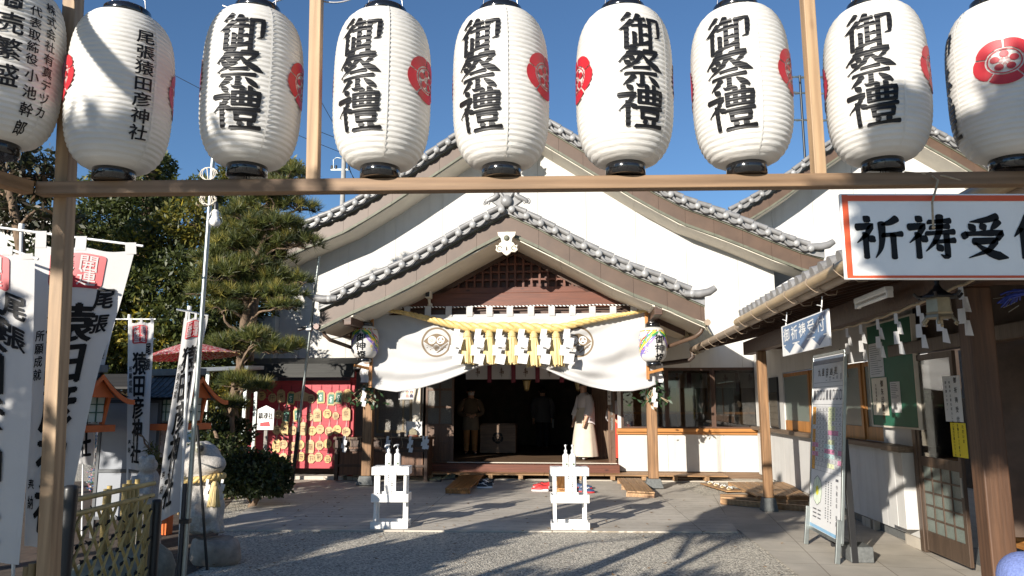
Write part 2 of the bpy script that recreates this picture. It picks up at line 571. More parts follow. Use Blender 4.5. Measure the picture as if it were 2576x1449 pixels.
def brush(ch, fat=.66):
 """the character as inked strokes of varying width: list of quad strips in em units, centred"""
 if (fat, ch) in _fc:
  return _fc[fat, ch]
 vs, fs = [], []
 for st in BR[ch].split('|'):
  kind, *pp = st.split(' ')
  pts = [tuple(float(q) for q in x.split(',')) for x in pp]
  pl = spline(pts, 10 if len(pts) < 3 else 7)
  if kind in 'kt' or (kind == 'p' and len(pts) == 4 and pts[1][0] > pts[0][0]):
   pl = []
   for a, b in zip(pts, pts[1:]):
    pl += [(lerp(a[0], b[0], i / 6), lerp(a[1], b[1], i / 6)) for i in range(6)]
   pl.append(pts[-1])
  n = len(pl)
  ws = WR[kind]
  cum = [0.]
  for a, b in zip(pl, pl[1:]):
   cum.append(cum[-1] + math.hypot(b[0] - a[0], b[1] - a[1]))
  # bulged, slightly slanted ends like a loaded brush
  b0 = len(vs)
  for i in range(n):
   t = cum[i] / cum[-1] * (len(ws) - 1)
   j = min(int(t), len(ws) - 2)
   wd = lerp(ws[j], ws[j + 1], t - j) * fat
   a, c = pl[max(i - 1, 0)], pl[min(i + 1, n - 1)]
   dx, dy = c[0] - a[0], c[1] - a[1]
   q = math.hypot(dx, dy) or 1
   nx, ny = -dy / q, dx / q
   sk = 0.
   if kind in 'hv' and i == 0:
    sk = wd * .6
   vs += [((pl[i][0] + nx * wd - dx / q * sk - 50) / 100, (50 - pl[i][1] - ny * wd + dy / q * sk) / 100),
                   ((pl[i][0] - nx * wd + dx / q * sk - 50) / 100, (50 - pl[i][1] + ny * wd - dy / q * sk) / 100)]
  for i in range(n - 1):
   k = b0 + 2 * i
   fs.append((k, k + 1, k + 3, k + 2))
  # rounded cap at the end of thick strokes
  for e, sgn in ((0, -1), (n - 1, 1)):
   if (kind in 'pn' and sgn > 0) or (kind == 'k' and sgn > 0):
    continue
   p1, p2 = vs[b0 + 2 * e], vs[b0 + 2 * e + 1]
   mx, my = (p1[0] + p2[0]) / 2, (p1[1] + p2[1]) / 2
   hx, hy = (p1[0] - p2[0]) / 2, (p1[1] - p2[1]) / 2
   ox, oy = (hy, -hx) if sgn < 0 else (-hy, hx)
   a, c = pl[min(e + 1, n - 1)], pl[max(e - 1, 0)]
   dx, dy = (a[0] - c[0]) * sgn, -(a[1] - c[1]) * sgn
   if ox * dx + oy * dy < 0:
    ox, oy = -ox, -oy
   k = len(vs)
   vs += [(mx + hx * cos(q) + ox * .55 * sin(q), my + hy * cos(q) + oy * .55 * sin(q)) for q in [pi * i / 6 for i in range(7)]]
   fs.append(tuple(range(k, k + 7)))
 _fc[fat, ch] = (vs, fs)
 return vs, fs


def subdiv2d(vs, fs, step):
 bm = bmesh.new()
 bv = [bm.verts.new((x, y, 0)) for x, y in vs]
 for f in fs:
  try:
   bm.faces.new([bv[i] for i in f])
  except ValueError:
   pass
 xs = [v[0] for v in vs]
 ys = [v[1] for v in vs]
 for ax, lo, hi in ((0, min(xs), max(xs)), (1, min(ys), max(ys))):
  k = lo + step
  while k < hi:
   co = (k, 0, 0) if ax == 0 else (0, k, 0)
   no = (1, 0, 0) if ax == 0 else (0, 1, 0)
   bmesh.ops.bisect_plane(bm, geom=bm.verts[:] + bm.edges[:] + bm.faces[:], plane_co=co, plane_no=no)
   k += step
 bm.verts.index_update()
 r = [(v.co.x, v.co.y) for v in bm.verts], [tuple(v.index for v in f.verts) for f in bm.faces]
 bm.free()
 return r


def write(mb, ch, fn, a, b, sx, sy=None, m=0, bold=0., step=None, brushed=None, slant=0., tilt=0., fat=.66):
 """put one character on a surface; fn(a,b) maps surface metres to space; (a,b) is the centre"""
 sy = sy or sx
 if ch in ' 　':
  return
 if brushed is None:
  brushed = ch in BR
 if bold > .012 and not brushed:                   # heavier strokes: shifted copies keep the counters open
  k = (bold - .003) * .8
  for dx, dy in ((k, 0), (-k, 0), (0, k * .7), (0, -k * .7)):
   write(mb, ch, fn, a + dx * sx, b + dy * sy, sx, sy, m, .003, step, brushed, slant, tilt)
  return
 vs, fs = brush(ch, fat) if brushed else glyph(ch, bold)
 if step:
  vs, fs = subdiv2d(vs, fs, step / max(sx, sy))
 mb.add([fn(a + (x + slant * y) * sx, b + (y + tilt * x) * sy) for x, y in vs], fs, m)


def column(mb, text, fn, a, b, size, pitch=None, **k):
 pitch = pitch or size * 1.08
 for i, ch in enumerate(text):
  write(mb, ch, fn, a, b - i * pitch, size, **k)


def row(mb, text, fn, a, b, size, pitch=None, **k):
 pitch = pitch or size * 1.05
 for i, ch in enumerate(text):
  write(mb, ch, fn, a + i * pitch, b, size, **k)


def poly(mb, pts, fn, m=0, step=None):
 fs = [tuple(range(len(pts)))]
 vs = list(pts)
 if step:
  vs, fs = subdiv2d(vs, fs, step)
 mb.add([fn(*p) for p in vs], fs, m)


def circ(cx, cy, r, n=20, ry=None):
 return [(cx + r * cos(2 * pi * i / n), cy + (ry or r) * sin(2 * pi * i / n)) for i in range(n)]


def annulus(mb, fn, cx, cy, r0, r1, a0=0, a1=360, n=24, m=0, ry=1., lobe=None):
 vs = []
 for i in range(n + 1):
  t = rad(lerp(a0, a1, i / n))
  ro = r1 * (lobe(i / n) if lobe else 1)
  vs += [fn(cx + r0 * cos(t), cy + r0 * sin(t) * ry), fn(cx + ro * cos(t), cy + ro * sin(t) * ry)]
 mb.add(vs, [(2 * i, 2 * i + 1, 2 * i + 3, 2 * i + 2) for i in range(n)], m)


def crest(mb, fn, cx, cy, r, ry=1., m=0, turn=90.):
 """five-lobed blossom crest"""
 for k in range(5):
  c = turn + 36 + 72 * k
  annulus(mb, fn, cx, cy, r * .60, r * .93, c - 34, c + 34, 14, m, ry, lambda t: 1 + .09 * sin(pi * t) ** .7)
  c = turn + 72 * k
  poly(mb, circ(cx + r * .31 * cos(rad(c)), cy + r * .31 * sin(rad(c)) * ry, r * .145, 14, r * .145 * ry), fn, m)
  for d in (-16, 0, 16):
   q = rad(c + d + 36)
   annulus(mb, fn, cx, cy, r * .05, r * .19, c + 36 + d - 3, c + 36 + d + 3, 1, m, ry)
 annulus(mb, fn, cx, cy, r * .50, r * .545, 0, 360, 40, m, ry)
# ================================================================ the setting: ground, mats, paving
def gravel_mat():
 m = mat('gravel', (.36, .34, .30), .9, .5, 60, bump=0)
 n = m.node_tree
 L = n.links.new
 b = n.nodes['Principled BSDF']
 tc = [q for q in n.nodes if q.type == 'TEX_COORD'][0]
 vo = n.nodes.new('ShaderNodeTexVoronoi')
 vo.inputs['Scale'].default_value = 62
 vo.inputs['Randomness'].default_value = 1
 L(tc.outputs['Object'], vo.inputs['Vector'])
 rp = n.nodes.new('ShaderNodeValToRGB')
 rp.color_ramp.elements[0].color = (.20, .18, .15, 1)
 rp.color_ramp.elements[1].color = (.78, .71, .58, 1)
 sp = n.nodes.new('ShaderNodeSeparateColor')
 L(vo.outputs['Color'], sp.inputs[0])
 L(sp.outputs[0], rp.inputs[0])
 big = n.nodes.new('ShaderNodeTexNoise')
 big.inputs['Scale'].default_value = .7
 big.inputs['Detail'].default_value = 5
 L(tc.outputs['Object'], big.inputs['Vector'])
 mr = n.nodes.new('ShaderNodeMapRange')
 mr.inputs[3].default_value = .7
 mr.inputs[4].default_value = 1.15
 L(big.outputs[0], mr.inputs[0])
 mx = n.nodes.new('ShaderNodeMixRGB')
 mx.blend_type = 'MULTIPLY'
 mx.inputs[0].default_value = 1
 L(rp.outputs[0], mx.inputs[1])
 L(mr.outputs[0], mx.inputs[2])
 L(mx.outputs[0], b.inputs['Base Color'])
 bp = n.nodes.new('ShaderNodeBump')
 bp.inputs['Strength'].default_value = 1
 bp.inputs['Distance'].default_value = .012
 bp.invert = True
 L(vo.outputs['Distance'], bp.inputs['Height'])
 L(bp.outputs[0], b.inputs['Normal'])
 return m


def tiled_mat(name, col, tw, th, mortar=.004, var=.12, offset=.5, rot=0., lines=0.):
 m = mat(name, col, .8, var, 2.2, bump=.12, bscale=70, dirt=.3)
 n = m.node_tree
 L = n.links.new
 b = n.nodes['Principled BSDF']
 tc = [q for q in n.nodes if q.type == 'TEX_COORD'][0]
 mp = n.nodes.new('ShaderNodeMapping')
 mp.inputs['Rotation'].default_value = (0, 0, rot)
 L(tc.outputs['Object'], mp.inputs[0])
 br = n.nodes.new('ShaderNodeTexBrick')
 br.offset = offset
 br.inputs['Scale'].default_value = 1
 br.inputs['Brick Width'].default_value = tw
 br.inputs['Row Height'].default_value = th
 br.inputs['Mortar Size'].default_value = mortar
 br.inputs['Color1'].default_value = (1, 1, 1, 1)
 br.inputs['Color2'].default_value = (.9, .9, .9, 1)
 br.inputs['Mortar'].default_value = (.35, .33, .3, 1)
 L(mp.outputs[0], br.inputs['Vector'])
 mx = n.nodes.new('ShaderNodeMixRGB')
 mx.blend_type = 'MULTIPLY'
 mx.inputs[0].default_value = 1
 src = b.inputs['Base Color'].links[0].from_socket
 L(src, mx.inputs[1])
 L(br.outputs['Color'], mx.inputs[2])
 out = mx.outputs[0]
 if lines:
  # rows of punched marks across the mats
  wv = n.nodes.new('ShaderNodeTexBrick')
  wv.offset = .3
  wv.inputs['Scale'].default_value = 1
  wv.inputs['Brick Width'].default_value = .07
  wv.inputs['Row Height'].default_value = lines
  wv.inputs['Mortar Size'].default_value = .013
  wv.inputs['Color1'].default_value = wv.inputs['Color2'].default_value = (1, 1, 1, 1)
  wv.inputs['Mortar'].default_value = (.60, .56, .50, 1)
  L(mp.outputs[0], wv.inputs['Vector'])
  # keep only the long joints: noise breaks them up
  nz = n.nodes.new('ShaderNodeTexNoise')
  nz.inputs['Scale'].default_value = 14
  L(tc.outputs['Object'], nz.inputs['Vector'])
  m2 = n.nodes.new('ShaderNodeMixRGB')
  m2.blend_type = 'MULTIPLY'
  wv.inputs['Brick Width'].default_value = 50
  rr = n.nodes.new('ShaderNodeMapRange')
  rr.inputs[1].default_value = .40
  rr.inputs[2].default_value = .52
  L(nz.outputs[0], rr.inputs[0])
  L(rr.outputs[0], m2.inputs[0])
  L(out, m2.inputs[1])
  L(wv.outputs['Color'], m2.inputs[2])
  out = m2.outputs[0]
 L(out, b.inputs['Base Color'])
 return m


GRAVEL = gravel_mat()
MATS = tiled_mat('grey_floor_mat', (.54, .49, .415), 1.82, .91, .004, .12, 0, rad(3), lines=.235)
PAVE = tiled_mat('stone_paving', (.49, .44, .365), .6, .6, .004, .16, 0, rad(5.5))

mb = MB()
mb.add([(-300, -120, 0), (300, -120, 0), (300, 400, 0), (-300, 400, 0)], [(0, 1, 2, 3)])
mb.single('ground', GRAVEL, 'grey gravel ground of the shrine yard', None, kind='structure')
# earth under the trees on the left
bed = [(-2.95, 7.6), (-3.55, 9.3), (-4.0, 10.2), (-4.75, 13.2), (-5.3, 15.2), (-16, 15.6), (-30, 30), (-40, 6), (-3.4, 3.4), (-3.05, 5)]
mb = MB()
mb.add([(x, y, .006) for x, y in bed], [tuple(range(len(bed)))])
mb.single('planting_soil', ASPH, 'dark soil of the planting bed under the trees', None, kind='structure')
# stone paving along the right-hand building
pav = [S.pz(1855, 1334), S.pz(2008, 1449)]
d = (pav[1] - pav[0]).normalized()
mb = MB()
q = [pav[0] + Vector((-.3, 3.2, 0)), pav[0], pav[0] + d * 12, Vector((9, -11, 0)), Vector((9, 3, 0))]
mb.add([(p.x, p.y, .012) for p in q], [tuple(range(5))])
mb.single('stone_paving', PAVE, 'beige stone paving along the office building', None, fr=S, kind='structure')
# the mats in front of the hall: a thin raised deck
c = [W.pz(545, 1330, .03), W.pz(1857, 1335, .03), W.pz(1802, 1262, .03), S.world((3.1, 1.1, .03)), S.world((-4.9, 1.3, .03)), W.pz(690, 1232, .03)]
c = [Vector((p.x, p.y, .0)) for p in c]
mb = MB()
mb.prism([(p.x, p.y) for p in c], lambda x, y: (x, y, .020), lambda x, y: (x, y, .002))
mb.single('floor_mats', MATS, 'grey slatted floor mats laid before the hall', None, kind='structure')
# concrete apron under the hall
mb = MB()
mb.bx(-5.2, 4.9, 1.35, 3, .004, .024)
mb.single('hall_apron', PAVE, 'low concrete apron along the foot of the hall', None, fr=S, kind='structure')

# ================================================================ timber rack that carries the lanterns
DR = 3.1                                              # depth of the rack
rk = thing('lantern_rack', 'new timber rack with cross beam and posts carrying the row of big white lanterns', 'timber rack', (-1.95, DR, 0))
pL, pM, pR = W.pv(100, 477, DR), W.pv(1288, 479, DR), W.pv(2570, 458, DR)
zb = (pL.z + pR.z) / 2
mb = MB()
mb.bar((pL.x, DR, pL.z), (pR.x + .9, DR - .02, pR.z + .016), .058, .058)
mb.build('beam', NEWWOOD_X, rk, .004)
mb = MB()
mb.bar((pL.x - .05, DR, pL.z + 1.02), (pR.x + .9, DR, pR.z + 1.03), .06, .06)
mb.build('beam', NEWWOOD_X, rk, .004)
for px, nm in ((787, 'post'), (2052, 'post')):
 p = W.pv(px, 330, DR)
 mb = MB()
 q_ = W.pv(px, 10, DR) if px < 1000 else p
 mb.bar((q_.x + (p.x - q_.x) * (q_.z - pL.z) / (q_.z - p.z) if px < 1000 else p.x, DR, pL.z + .034), (q_.x, DR, 4.1), .052, .052, up=(0, 1, 0))
 mb.build(nm, NEWWOOD_Z, rk, .004)
# corner post at the left: two timbers back to back, leaning a little
for k, dy in enumerate((.068, .149)):
 t0, t1 = W.pv(150 - 32 * .9, 1449, DR + dy), W.pv(192 - 32 * .8, 420, DR + dy)
 d_ = (t1 - t0) / (t1.z - t0.z)
 lo, hi = t0 - d_ * t0.z, t0 + d_ * (4.1 - t0.z)
 mb = MB()
 mb.bar((lo.x + .002 * k, DR + dy, 0), (hi.x + .002 * k, DR + dy, 4.1), .058, .074, up=(0, 1, 0))
 mb.build('corner_post', NEWWOOD_Z, rk, .004)
xl = W.pv(138, 800, DR).x
# side beam running back past the camera
p0 = Vector((pL.x - .02, DR + .02, pL.z - .005))
mb = MB()
mb.bar(p0 + Vector((0, -.06, 0)), p0 + Vector((-.75, -2.2, 0)), .058, .058)
mb.build('side_beam', NEWWOOD_Y, rk, .004)
mb = MB()
mb.bar(p0 + Vector((0, -.06, 1.02)), p0 + Vector((-.75, -2.2, 1.02)), .058, .058)
mb.build('side_beam', NEWWOOD_Y, rk, .004)
mb = MB()
mb.bx(xl - .77, xl - .70, .85, .92, 0, 4.1)
mb.build('corner_post', NEWWOOD_Z, rk, .004)
mb = MB()
mb.bx(3.07, 3.14, DR + .03, DR + .1, 0, 4.1)
mb.build('corner_post', NEWWOOD_Z, rk, .004)
# ================================================================ the nine big paper lanterns
LR, LH = .212, .705                                   # radius, height of the paper
NR = 33


def lr(z):                                            # radius of the paper at height z above its bottom
 t = z / LH * 2 - 1
 e = abs(t)
 top = .092 if t > 0 else .082
 k = (1 - e ** 3.7) ** .5 if e < 1 else 0
 return top + (LR - top) * k


def lbody():
 rows = NR * 5
 prof = []
 for i in range(rows + 1):
  z = LH * i / rows
  ph = (i % 5) / 5
  prof.append((lr(z) - .0075 * ph + (.0008 if i % 5 == 0 else 0), z))
 mb = MB()
 mb.lathe(prof, n=72)
 mb.f.pop(), mb.m.pop(), mb.sm.pop()
 mb.f.pop(), mb.m.pop(), mb.sm.pop()
 return mb.mesh('paper_body', LPAPER)


def lrim(z0, z1, r):
 mb = MB()
 mb.lathe([(r * .9, z0), (r, z0 + .004), (r, z1 - .006), (r * .93, z1), (r * .80, z1), (r * .78, z0 + .01), (r * .5, z0 + .008)], n=40)
 return mb.mesh('rim', LACQ)


LB = lbody()
RIMB, RIMT = lrim(-.05, .006, .086), lrim(LH - .006, LH + .042, .098)


def seam_mesh(al):
 mb = MB()
 f = lambda a, b: lmap(al, a, b, .0016)
 for i in range(60):
  z0, z1 = LH * i / 60, LH * (i + 1) / 60
  mb.add([f(-.004, z0), f(.004, z0), f(.004, z1), f(-.004, z1)], [(0, 1, 2, 3)])
 return mb


def lmap(al, a, b, eps=.0028):
 r = lr(max(0, min(LH, b)))
 t = al + a / LR
 return ((r + eps) * sin(t), -(r + eps) * cos(t), b)


def deco(parent, items):
 for name, mb, m in items:
  o = mb.build(name, m, parent, normals=False)


def lantern(cx, y0, y1, th, text, label, dep=DR, small=None, tilt=0.):
 top, bot = W.pv(cx, y0, dep), W.pv(cx, y1, dep)
 zc = (top.z + bot.z) / 2
 x = W.pv(cx, 230, dep).x
 o = Vector((x, dep, bot.z - .004))
 t = thing('paper_lantern', label, 'lantern', o, W, 'row of big white festival lanterns')
 t.rotation_euler = (rad(random.uniform(-1, 1)), rad(tilt), 0)
 body = bpy.data.objects.new('paper_body', LB)
 COL.objects.link(body)
 body.parent = t
 body.rotation_euler = (0, 0, random.uniform(0, 6))
 ORG[body] = Vector()
 for nm, me in (('rim', RIMB), ('rim', RIMT)):
  r = bpy.data.objects.new(nm, me)
  COL.objects.link(r)
  r.parent = t
 ORG[t] = Vector()
 al = math.atan2(-x, dep) + rad(th)                # front text panel
 for k in (0, 180):
  mb = MB()
  f = lambda a, b: lmap(al + rad(k), a, b)
  if small and k == 0:
   for (txt, aa, bb, size, pit, slant) in small:
    for i, ch in enumerate(txt):
     write(mb, ch, f, aa, bb - i * pit, size, min(size, pit * .96), step=.02, bold=.022, brushed=False, tilt=slant)
  else:
   for i, ch in enumerate('御祭禮'):
    write(mb, ch, f, 0, LH / 2 + .172 - .166 * i, .205, .176, step=.02, fat=.60)
  deco(t, [('lettering', mb, INKRIB)])
  mb = MB()
  f2 = lambda a, b: lmap(al + rad(k + 90), a, b)
  crest(mb, f2, 0, LH / 2 + .02, .118, .86)
  # refine the big crest on the curved paper
  deco(t, [('crest', mb, RED)])
 mb = seam_mesh(al + rad(35))
 deco(t, [('paper_seam', mb, LPAPER)])
 mb = MB()
 for s_ in (-1, 1):
  mb.tube([(.085 * s_, 0, LH + .02), (.075 * s_, 0, LH + .09), (.02 * s_, 0, LH + .16), (0, 0, LH + .17)], .0028, 6)
 mb.tube([(.085 * cos(q) * 1.0, -.085 * sin(q), LH + .03) for q in [pi * i / 10 for i in range(11)]], .002, 5)
 deco(t, [('wire_bail', mb, WIRE)])
 mb = MB()
 mb.tube([(.012 * cos(q), 0, -.052 + .012 * sin(q)) for q in [2 * pi * i / 12 for i in range(13)]], .0018, 5)
 mb.tube([(0, 0, -.045), (0, 0, -.06)], .0018, 5)
 deco(t, [('hook', mb, BLACKP)])
 mb = MB()
 mb.lathe([(.012, LH - .02), (.022, LH + .02), (.022, LH + .07), (.008, LH + .085)], n=12)
 deco(t, [('bulb_socket', mb, BLACKP)])
 return t


L = lantern
P3 = 'white lantern with three big black characters '
L(8, -35, 362, 8, '', 'white paper lantern with three columns of small writing, beside the corner post', 2.98,
  [('商売繁盛', -.03, .57, .098, .112, 0), ('代表取締役', .055, .545, .05, .054, 0), ('小池幹郎', .062, .26, .058, .072, 0), ('株式会社有真デヅカ', .125, .59, .052, .058, 0)])
L(305, 38, 428, 2, '', 'white paper lantern with one column of seven small characters', DR,
  [('尾張猿田彦神社', .075, .555, .082, .071, .12)])
L(633, 22, 418, -17, '', P3 + 'hanging in front of the tree tops', tilt=.6)
L(962, 25, 422, -30, '', P3 + 'just right of the plain left rack post')
L(1262, 18, 420, -28, '', P3 + 'hiding the peak of the tall gable', tilt=-.5)
L(1569, 14, 415, 20, '', P3 + 'and its red crest on the left edge', tilt=.5)
L(1868, 8, 414, -13, '', P3 + 'just left of the right rack post', tilt=-1.0)
L(2205, 3, 405, -5, '', P3 + 'just right of the right rack post', tilt=.4)
L(2524, 0, 400, -86, '', 'white paper lantern facing the viewer with a full round red crest')

# cable draped along the lantern tops
mb = MB()
pts = []
for i in range(41):
 u = i / 40
 px = lerp(560, 900, u)
 pts.append(W.pv(px, 14 + 14 * sin(u * 9) - 30 * u * u, DR + .02))
mb.tube(pts, .004, 6)
mb.single('power_cable', WIRE, 'thin pale cable strung across above the lanterns by the rack post', 'cable', (0, 0, 0))
# knotted cord on the beam and the prayer sign
mb = MB()
xk = W.pv(2340, 440, DR - .03)
mb.tube([xk + Vector((-.11, 0, .012)), xk + Vector((-.03, -.012, 0)), xk, xk + Vector((.05, -.015, -.01)), xk + Vector((.13, -.01, -.03))], .0045, 6)
mb.ball(xk, .014)
q = W.pv(2340, 575, 2.93)
mb.tube([xk, xk + Vector((.002, -.05, -.04)), Vector((q.x, q.y - .03, q.z + .1)), Vector((q.x, q.y - .022, q.z))], .0045, 6)
mb.ball(Vector((q.x, q.y - .024, q.z)), .007)
mb.single('tied_rope', ROPE, 'pale knotted cord tied round the beam, holding the prayer sign', 'cord')

# prayer reception sign hung below the beam
TL, BL = W.pv(2112, 487, 2.95), W.pv(2128, 703, 2.95)
sw, sh = .95, TL.z - BL.z
x0, zt = (TL.x + BL.x) / 2, TL.z
sg = thing('prayer_sign', 'white signboard with red border and bold black brush writing, hung from the beam', 'sign', (x0, 2.95, zt - sh))
mb = MB()
mb.bx(x0, x0 + sw, 2.95, 2.968, zt - sh, zt)
mb.build('panel', WHITEP, sg, .004)
mb = MB()
f = lambda a, b: (x0 + a, 2.9475, zt - sh + b)
for a0, a1, b0, b1 in ((.006, .03, .006, sh - .006), (sw - .03, sw - .006, .006, sh - .006), (.03, sw - .03, .006, .016), (.03, sw - .03, sh - .032, sh - .008)):
 poly(mb, [(a0, b0), (a1, b0), (a1, b1), (a0, b1)], f)
ORB = mat('orange_red_print', (.60, .09, .03), .5, .06, 8, bump=0)
mb.build('border', ORB, sg, normals=False)
mb = MB()
for i, ch in enumerate('祈祷受付'):
 write(mb, ch, f, .147 + .2135 * i, sh * .49, .188, .178, fat=.80)
mb.build('lettering', INK, sg, normals=False)

# a scatter of dry leaves
rn = random.Random(12)
mb = MB()
for i in range(170):
 x, y = rn.uniform(-3.2, 3.0), rn.uniform(6.3, 13.0)
 if rn.random() < .4:
  x = rn.gauss(-2.6, .5)
 a, s_ = rn.uniform(0, 6), rn.uniform(.014, .03)
 z0 = .024 + rn.uniform(0, .004)
 mb.add([(x + s_ * cos(a + k) * w_, y + s_ * sin(a + k) * w_, z0 + dz) for k, w_, dz in ((0, 1.3, .004), (1.5, .6, 0), (3.1, 1.2, .009), (4.6, .6, 0))], [(0, 1, 2, 3)])
mb.single('fallen_leaves', mat('dry_leaf', (.20, .11, .04), .8, .5, 9, bump=0), 'scattered dry brown leaves on the gravel and mats', None, kind='stuff', normals=False)
# ================================================================ the hall and its porch
VG, VP_, VW = -1.45, 0., 1.9                           # porch gable front, porch posts, hall wall (depths in the shrine frame)
VH = 1.0                                              # front edge of the hall's own roof


def curve(pix, v, k=5):
 """right half of a gable edge, from picture points on the plane v: list of (u, z)"""
 p = [S.pv(x, y, v) for x, y in pix]
 return spline([(q.x, q.z) for q in p], k)


def half(pts):
 uc = pts[0][0]
 return uc, [(u - uc, z) for u, z in pts]


def zat(h, du):
 du = abs(du)
 for (a, za), (b, zb_) in zip(h, h[1:]):
  if du <= b:
   return lerp(za, zb_, (du - a) / max(1e-6, b - a))
 (a, za), (b, zb_) = h[-2:]
 return zb_ + (zb_ - za) / (b - a) * (du - b)


def along(h, step, start=0.):
 """points every `step` metres along the half curve"""
 out, acc = [], start
 pos = 0.
 for (a, za), (b, zb_) in zip(h, h[1:]):
  L_ = math.hypot(b - a, zb_ - za)
  while acc <= pos + L_:
   t = (acc - pos) / L_
   out.append((lerp(a, b, t), lerp(za, zb_, t)))
   acc += step
  pos += L_
 return out


TILEL = mat('end_tile', (.33, .325, .315), .4, .25, 9, bump=.1, dirt=.3, spec=.6)


def gable_roof(root, uc, h, v0, v1, tile_step, ball, th_tile, z_b0, z_b1, soff_v, tip=True, orn=True, seams=.62, soffit=True, fr=S):
 """roof of a gable seen from the front. h: half curve of the tile ridge; z_b0/z_b1: top and foot of the bargeboard below it"""
 n = len(h)
 full = [(uc - du, z) for du, z in reversed(h)] + [(uc + du, z) for du, z in h[1:]]
 # slab
 mb = MB()
 up = [(u, z - th_tile * .35) for u, z in full]
 lo = [(u, z - z_b0 - .02) for u, z in full]
 k = len(up)
 vs = [(u, v0 + .05, z) for u, z in up] + [(u, v1, z) for u, z in up] + [(u, v0 + .05, z) for u, z in lo] + [(u, v1, z) for u, z in lo]
 fs = []
 for i in range(k - 1):
  fs += [(i, i + 1, k + i + 1, k + i), (2 * k + i, 3 * k + i, 3 * k + i + 1, 2 * k + i + 1), (i, 2 * k + i, 2 * k + i + 1, i + 1), (k + i, k + i + 1, 3 * k + i + 1, 3 * k + i)]
 fs += [(0, k, 3 * k, 2 * k), (k - 1, 3 * k - 1, 4 * k - 1, 2 * k - 1)]
 mb.add(vs, fs)
 roof = mb.build('roof', TILE, root)
 # rake tiles: a run of overlapping rolls on top, drooping pans below with a round end tile at each joint
 roll, pan, ends = MB(), MB(), MB()
 for sgn in (-1, 1):
  a = along(h, tile_step, tile_step * .35)
  for i in range(len(a) - 1):
   (d0, z0), (d1, z1) = a[i], a[i + 1]
   r = th_tile * .27
   roll.tube([(uc + sgn * d0, v0 + .03, z0 - r * .9), (uc + sgn * lerp(d0, d1, .97), v0 + .03, lerp(z0, z1, .97) - r * .75)], [r * .92, r * 1.08], 10)
   drop = th_tile * .66
   mid = []
   for j in range(9):
    t = j / 8
    mid.append((uc + sgn * lerp(d0, d1, t), v0 - .01, lerp(z0, z1, t) - drop - .46 * th_tile * sin(pi * t)))
   pan.tube(mid, th_tile * .115, 6, flat=1.4)
  for d0, z0 in a:
   p = (uc + sgn * d0, v0 - .035, z0 - th_tile * .70)
   ends.ball(p, ball, sy=.7, n=12)
   ends.tube([(p[0], v0 + .25, p[2]), (p[0], v0 - .02, p[2])], ball * .92, 10)
  if tip:
   d0, z0 = h[-1]
   roll.tube([(uc + sgn * (d0 - .35), v0, z0 - .02), (uc + sgn * (d0 - .1), v0 - .01, z0 - .03), (uc + sgn * (d0 + .06), v0 - .02, z0 + .0), (uc + sgn * (d0 + .17), v0 - .02, z0 + .07)],
                      [th_tile * .32, th_tile * .40, th_tile * .38, th_tile * .30], 10)
 roll.build('rake_roll_tile', TILE, roof)
 pan.build('rake_pan_tile', TILE, roof)
 ends.build('round_end_tile', TILEL, roof)
 # bargeboards in copper lengths, with thin trims
 for sgn in (-1, 1):
  mb, tr = MB(), MB()
  a = along(h, seams)
  a.append(h[-1])
  for i in range(len(a) - 1):
   (d0, z0), (d1, z1) = a[i], a[i + 1]
   g = .004 if i else 0
   pts = [(uc + sgn * (d0 + g), z0 - z_b0), (uc + sgn * d1, z1 - z_b0), (uc + sgn * d1, z1 - z_b1), (uc + sgn * (d0 + g), z0 - z_b1)]
   mb.prism(pts, lambda u, z: (u, v0 + .13, z), lambda u, z: (u, v0 + .20, z))
   for q0, q1, pr in ((z_b0 - .03, z_b0 + .045, .0), (z_b1 - .005, z_b1 + .05, .012)):
    pts = [(uc + sgn * (d0 + g), z0 - q0), (uc + sgn * d1, z1 - q0), (uc + sgn * d1, z1 - q1), (uc + sgn * (d0 + g), z0 - q1)]
    tr.prism(pts, lambda u, z: (u, v0 + .10 - pr, z), lambda u, z: (u, v0 + .22, z))
  bb = mb.build('bargeboard', BARGE, root)
  tr.build('trim', GREENTRIM, bb)
  if soffit:
   mb = MB()
   a2 = along(h, 1.05)
   a2.append(h[-1])
   for i in range(len(a2) - 1):
    (d0, z0), (d1, z1) = a2[i], a2[i + 1]
    zz = z_b1 + .05
    pts = [(d0 + .004, z0 - zz), (d1, z1 - zz), (d1, z1 - zz - .02), (d0 + .004, z0 - zz - .02)]
    mb.prism([(uc + sgn * d, z) for d, z in pts], lambda u, z: (u, v0 + .14, z), lambda u, z: (u, soff_v, z))
   mb.build('soffit', CREAM, root)
 if orn:
  z0 = h[0][1]
  mb = MB()
  mb.ball((uc, v0 - .06, z0 - .02), ball * 1.6, sy=.6, n=16)
  mb.prism([(uc + x * orn, z0 + z * orn) for x, z in ((-.30, .02), (-.20, .06), (-.13, .2), (-.10, .34), (.10, .34), (.13, .2), (.20, .06), (.30, .02), (.12, -.12), (-.12, -.12))], lambda u, z: (u, v0 - .02, z), lambda u, z: (u, v0 + .1, z))
  for s_ in (-1, 1):
   pts = [(uc + s_ * orn * (.1 + .24 * t + .05 * sin(t * 9)), v0 - .03, z0 + orn * (.24 - .30 * t)) for t in [i / 8 for i in range(9)]]
   mb.tube(pts, [.05 * orn] * 6 + [.045 * orn, .04 * orn, .025 * orn], 8)
   mb.tube([(uc + s_ * orn * (.36 + .05 * cos(q)), v0 - .03, z0 + orn * (-.03 + .05 * sin(q))) for q in [i * .7 - 1 for i in range(8)]], .022 * orn, 6)
   mb.tube([(uc + s_ * orn * .06, v0 - .05, z0 + orn * .05), (uc + s_ * orn * .16, v0 - .05, z0 + orn * .2), (uc + s_ * orn * .12, v0 - .05, z0 + orn * .3)], .03 * orn, 6)
  mb.build('ridge_end_tile', TILE, roof, .006)
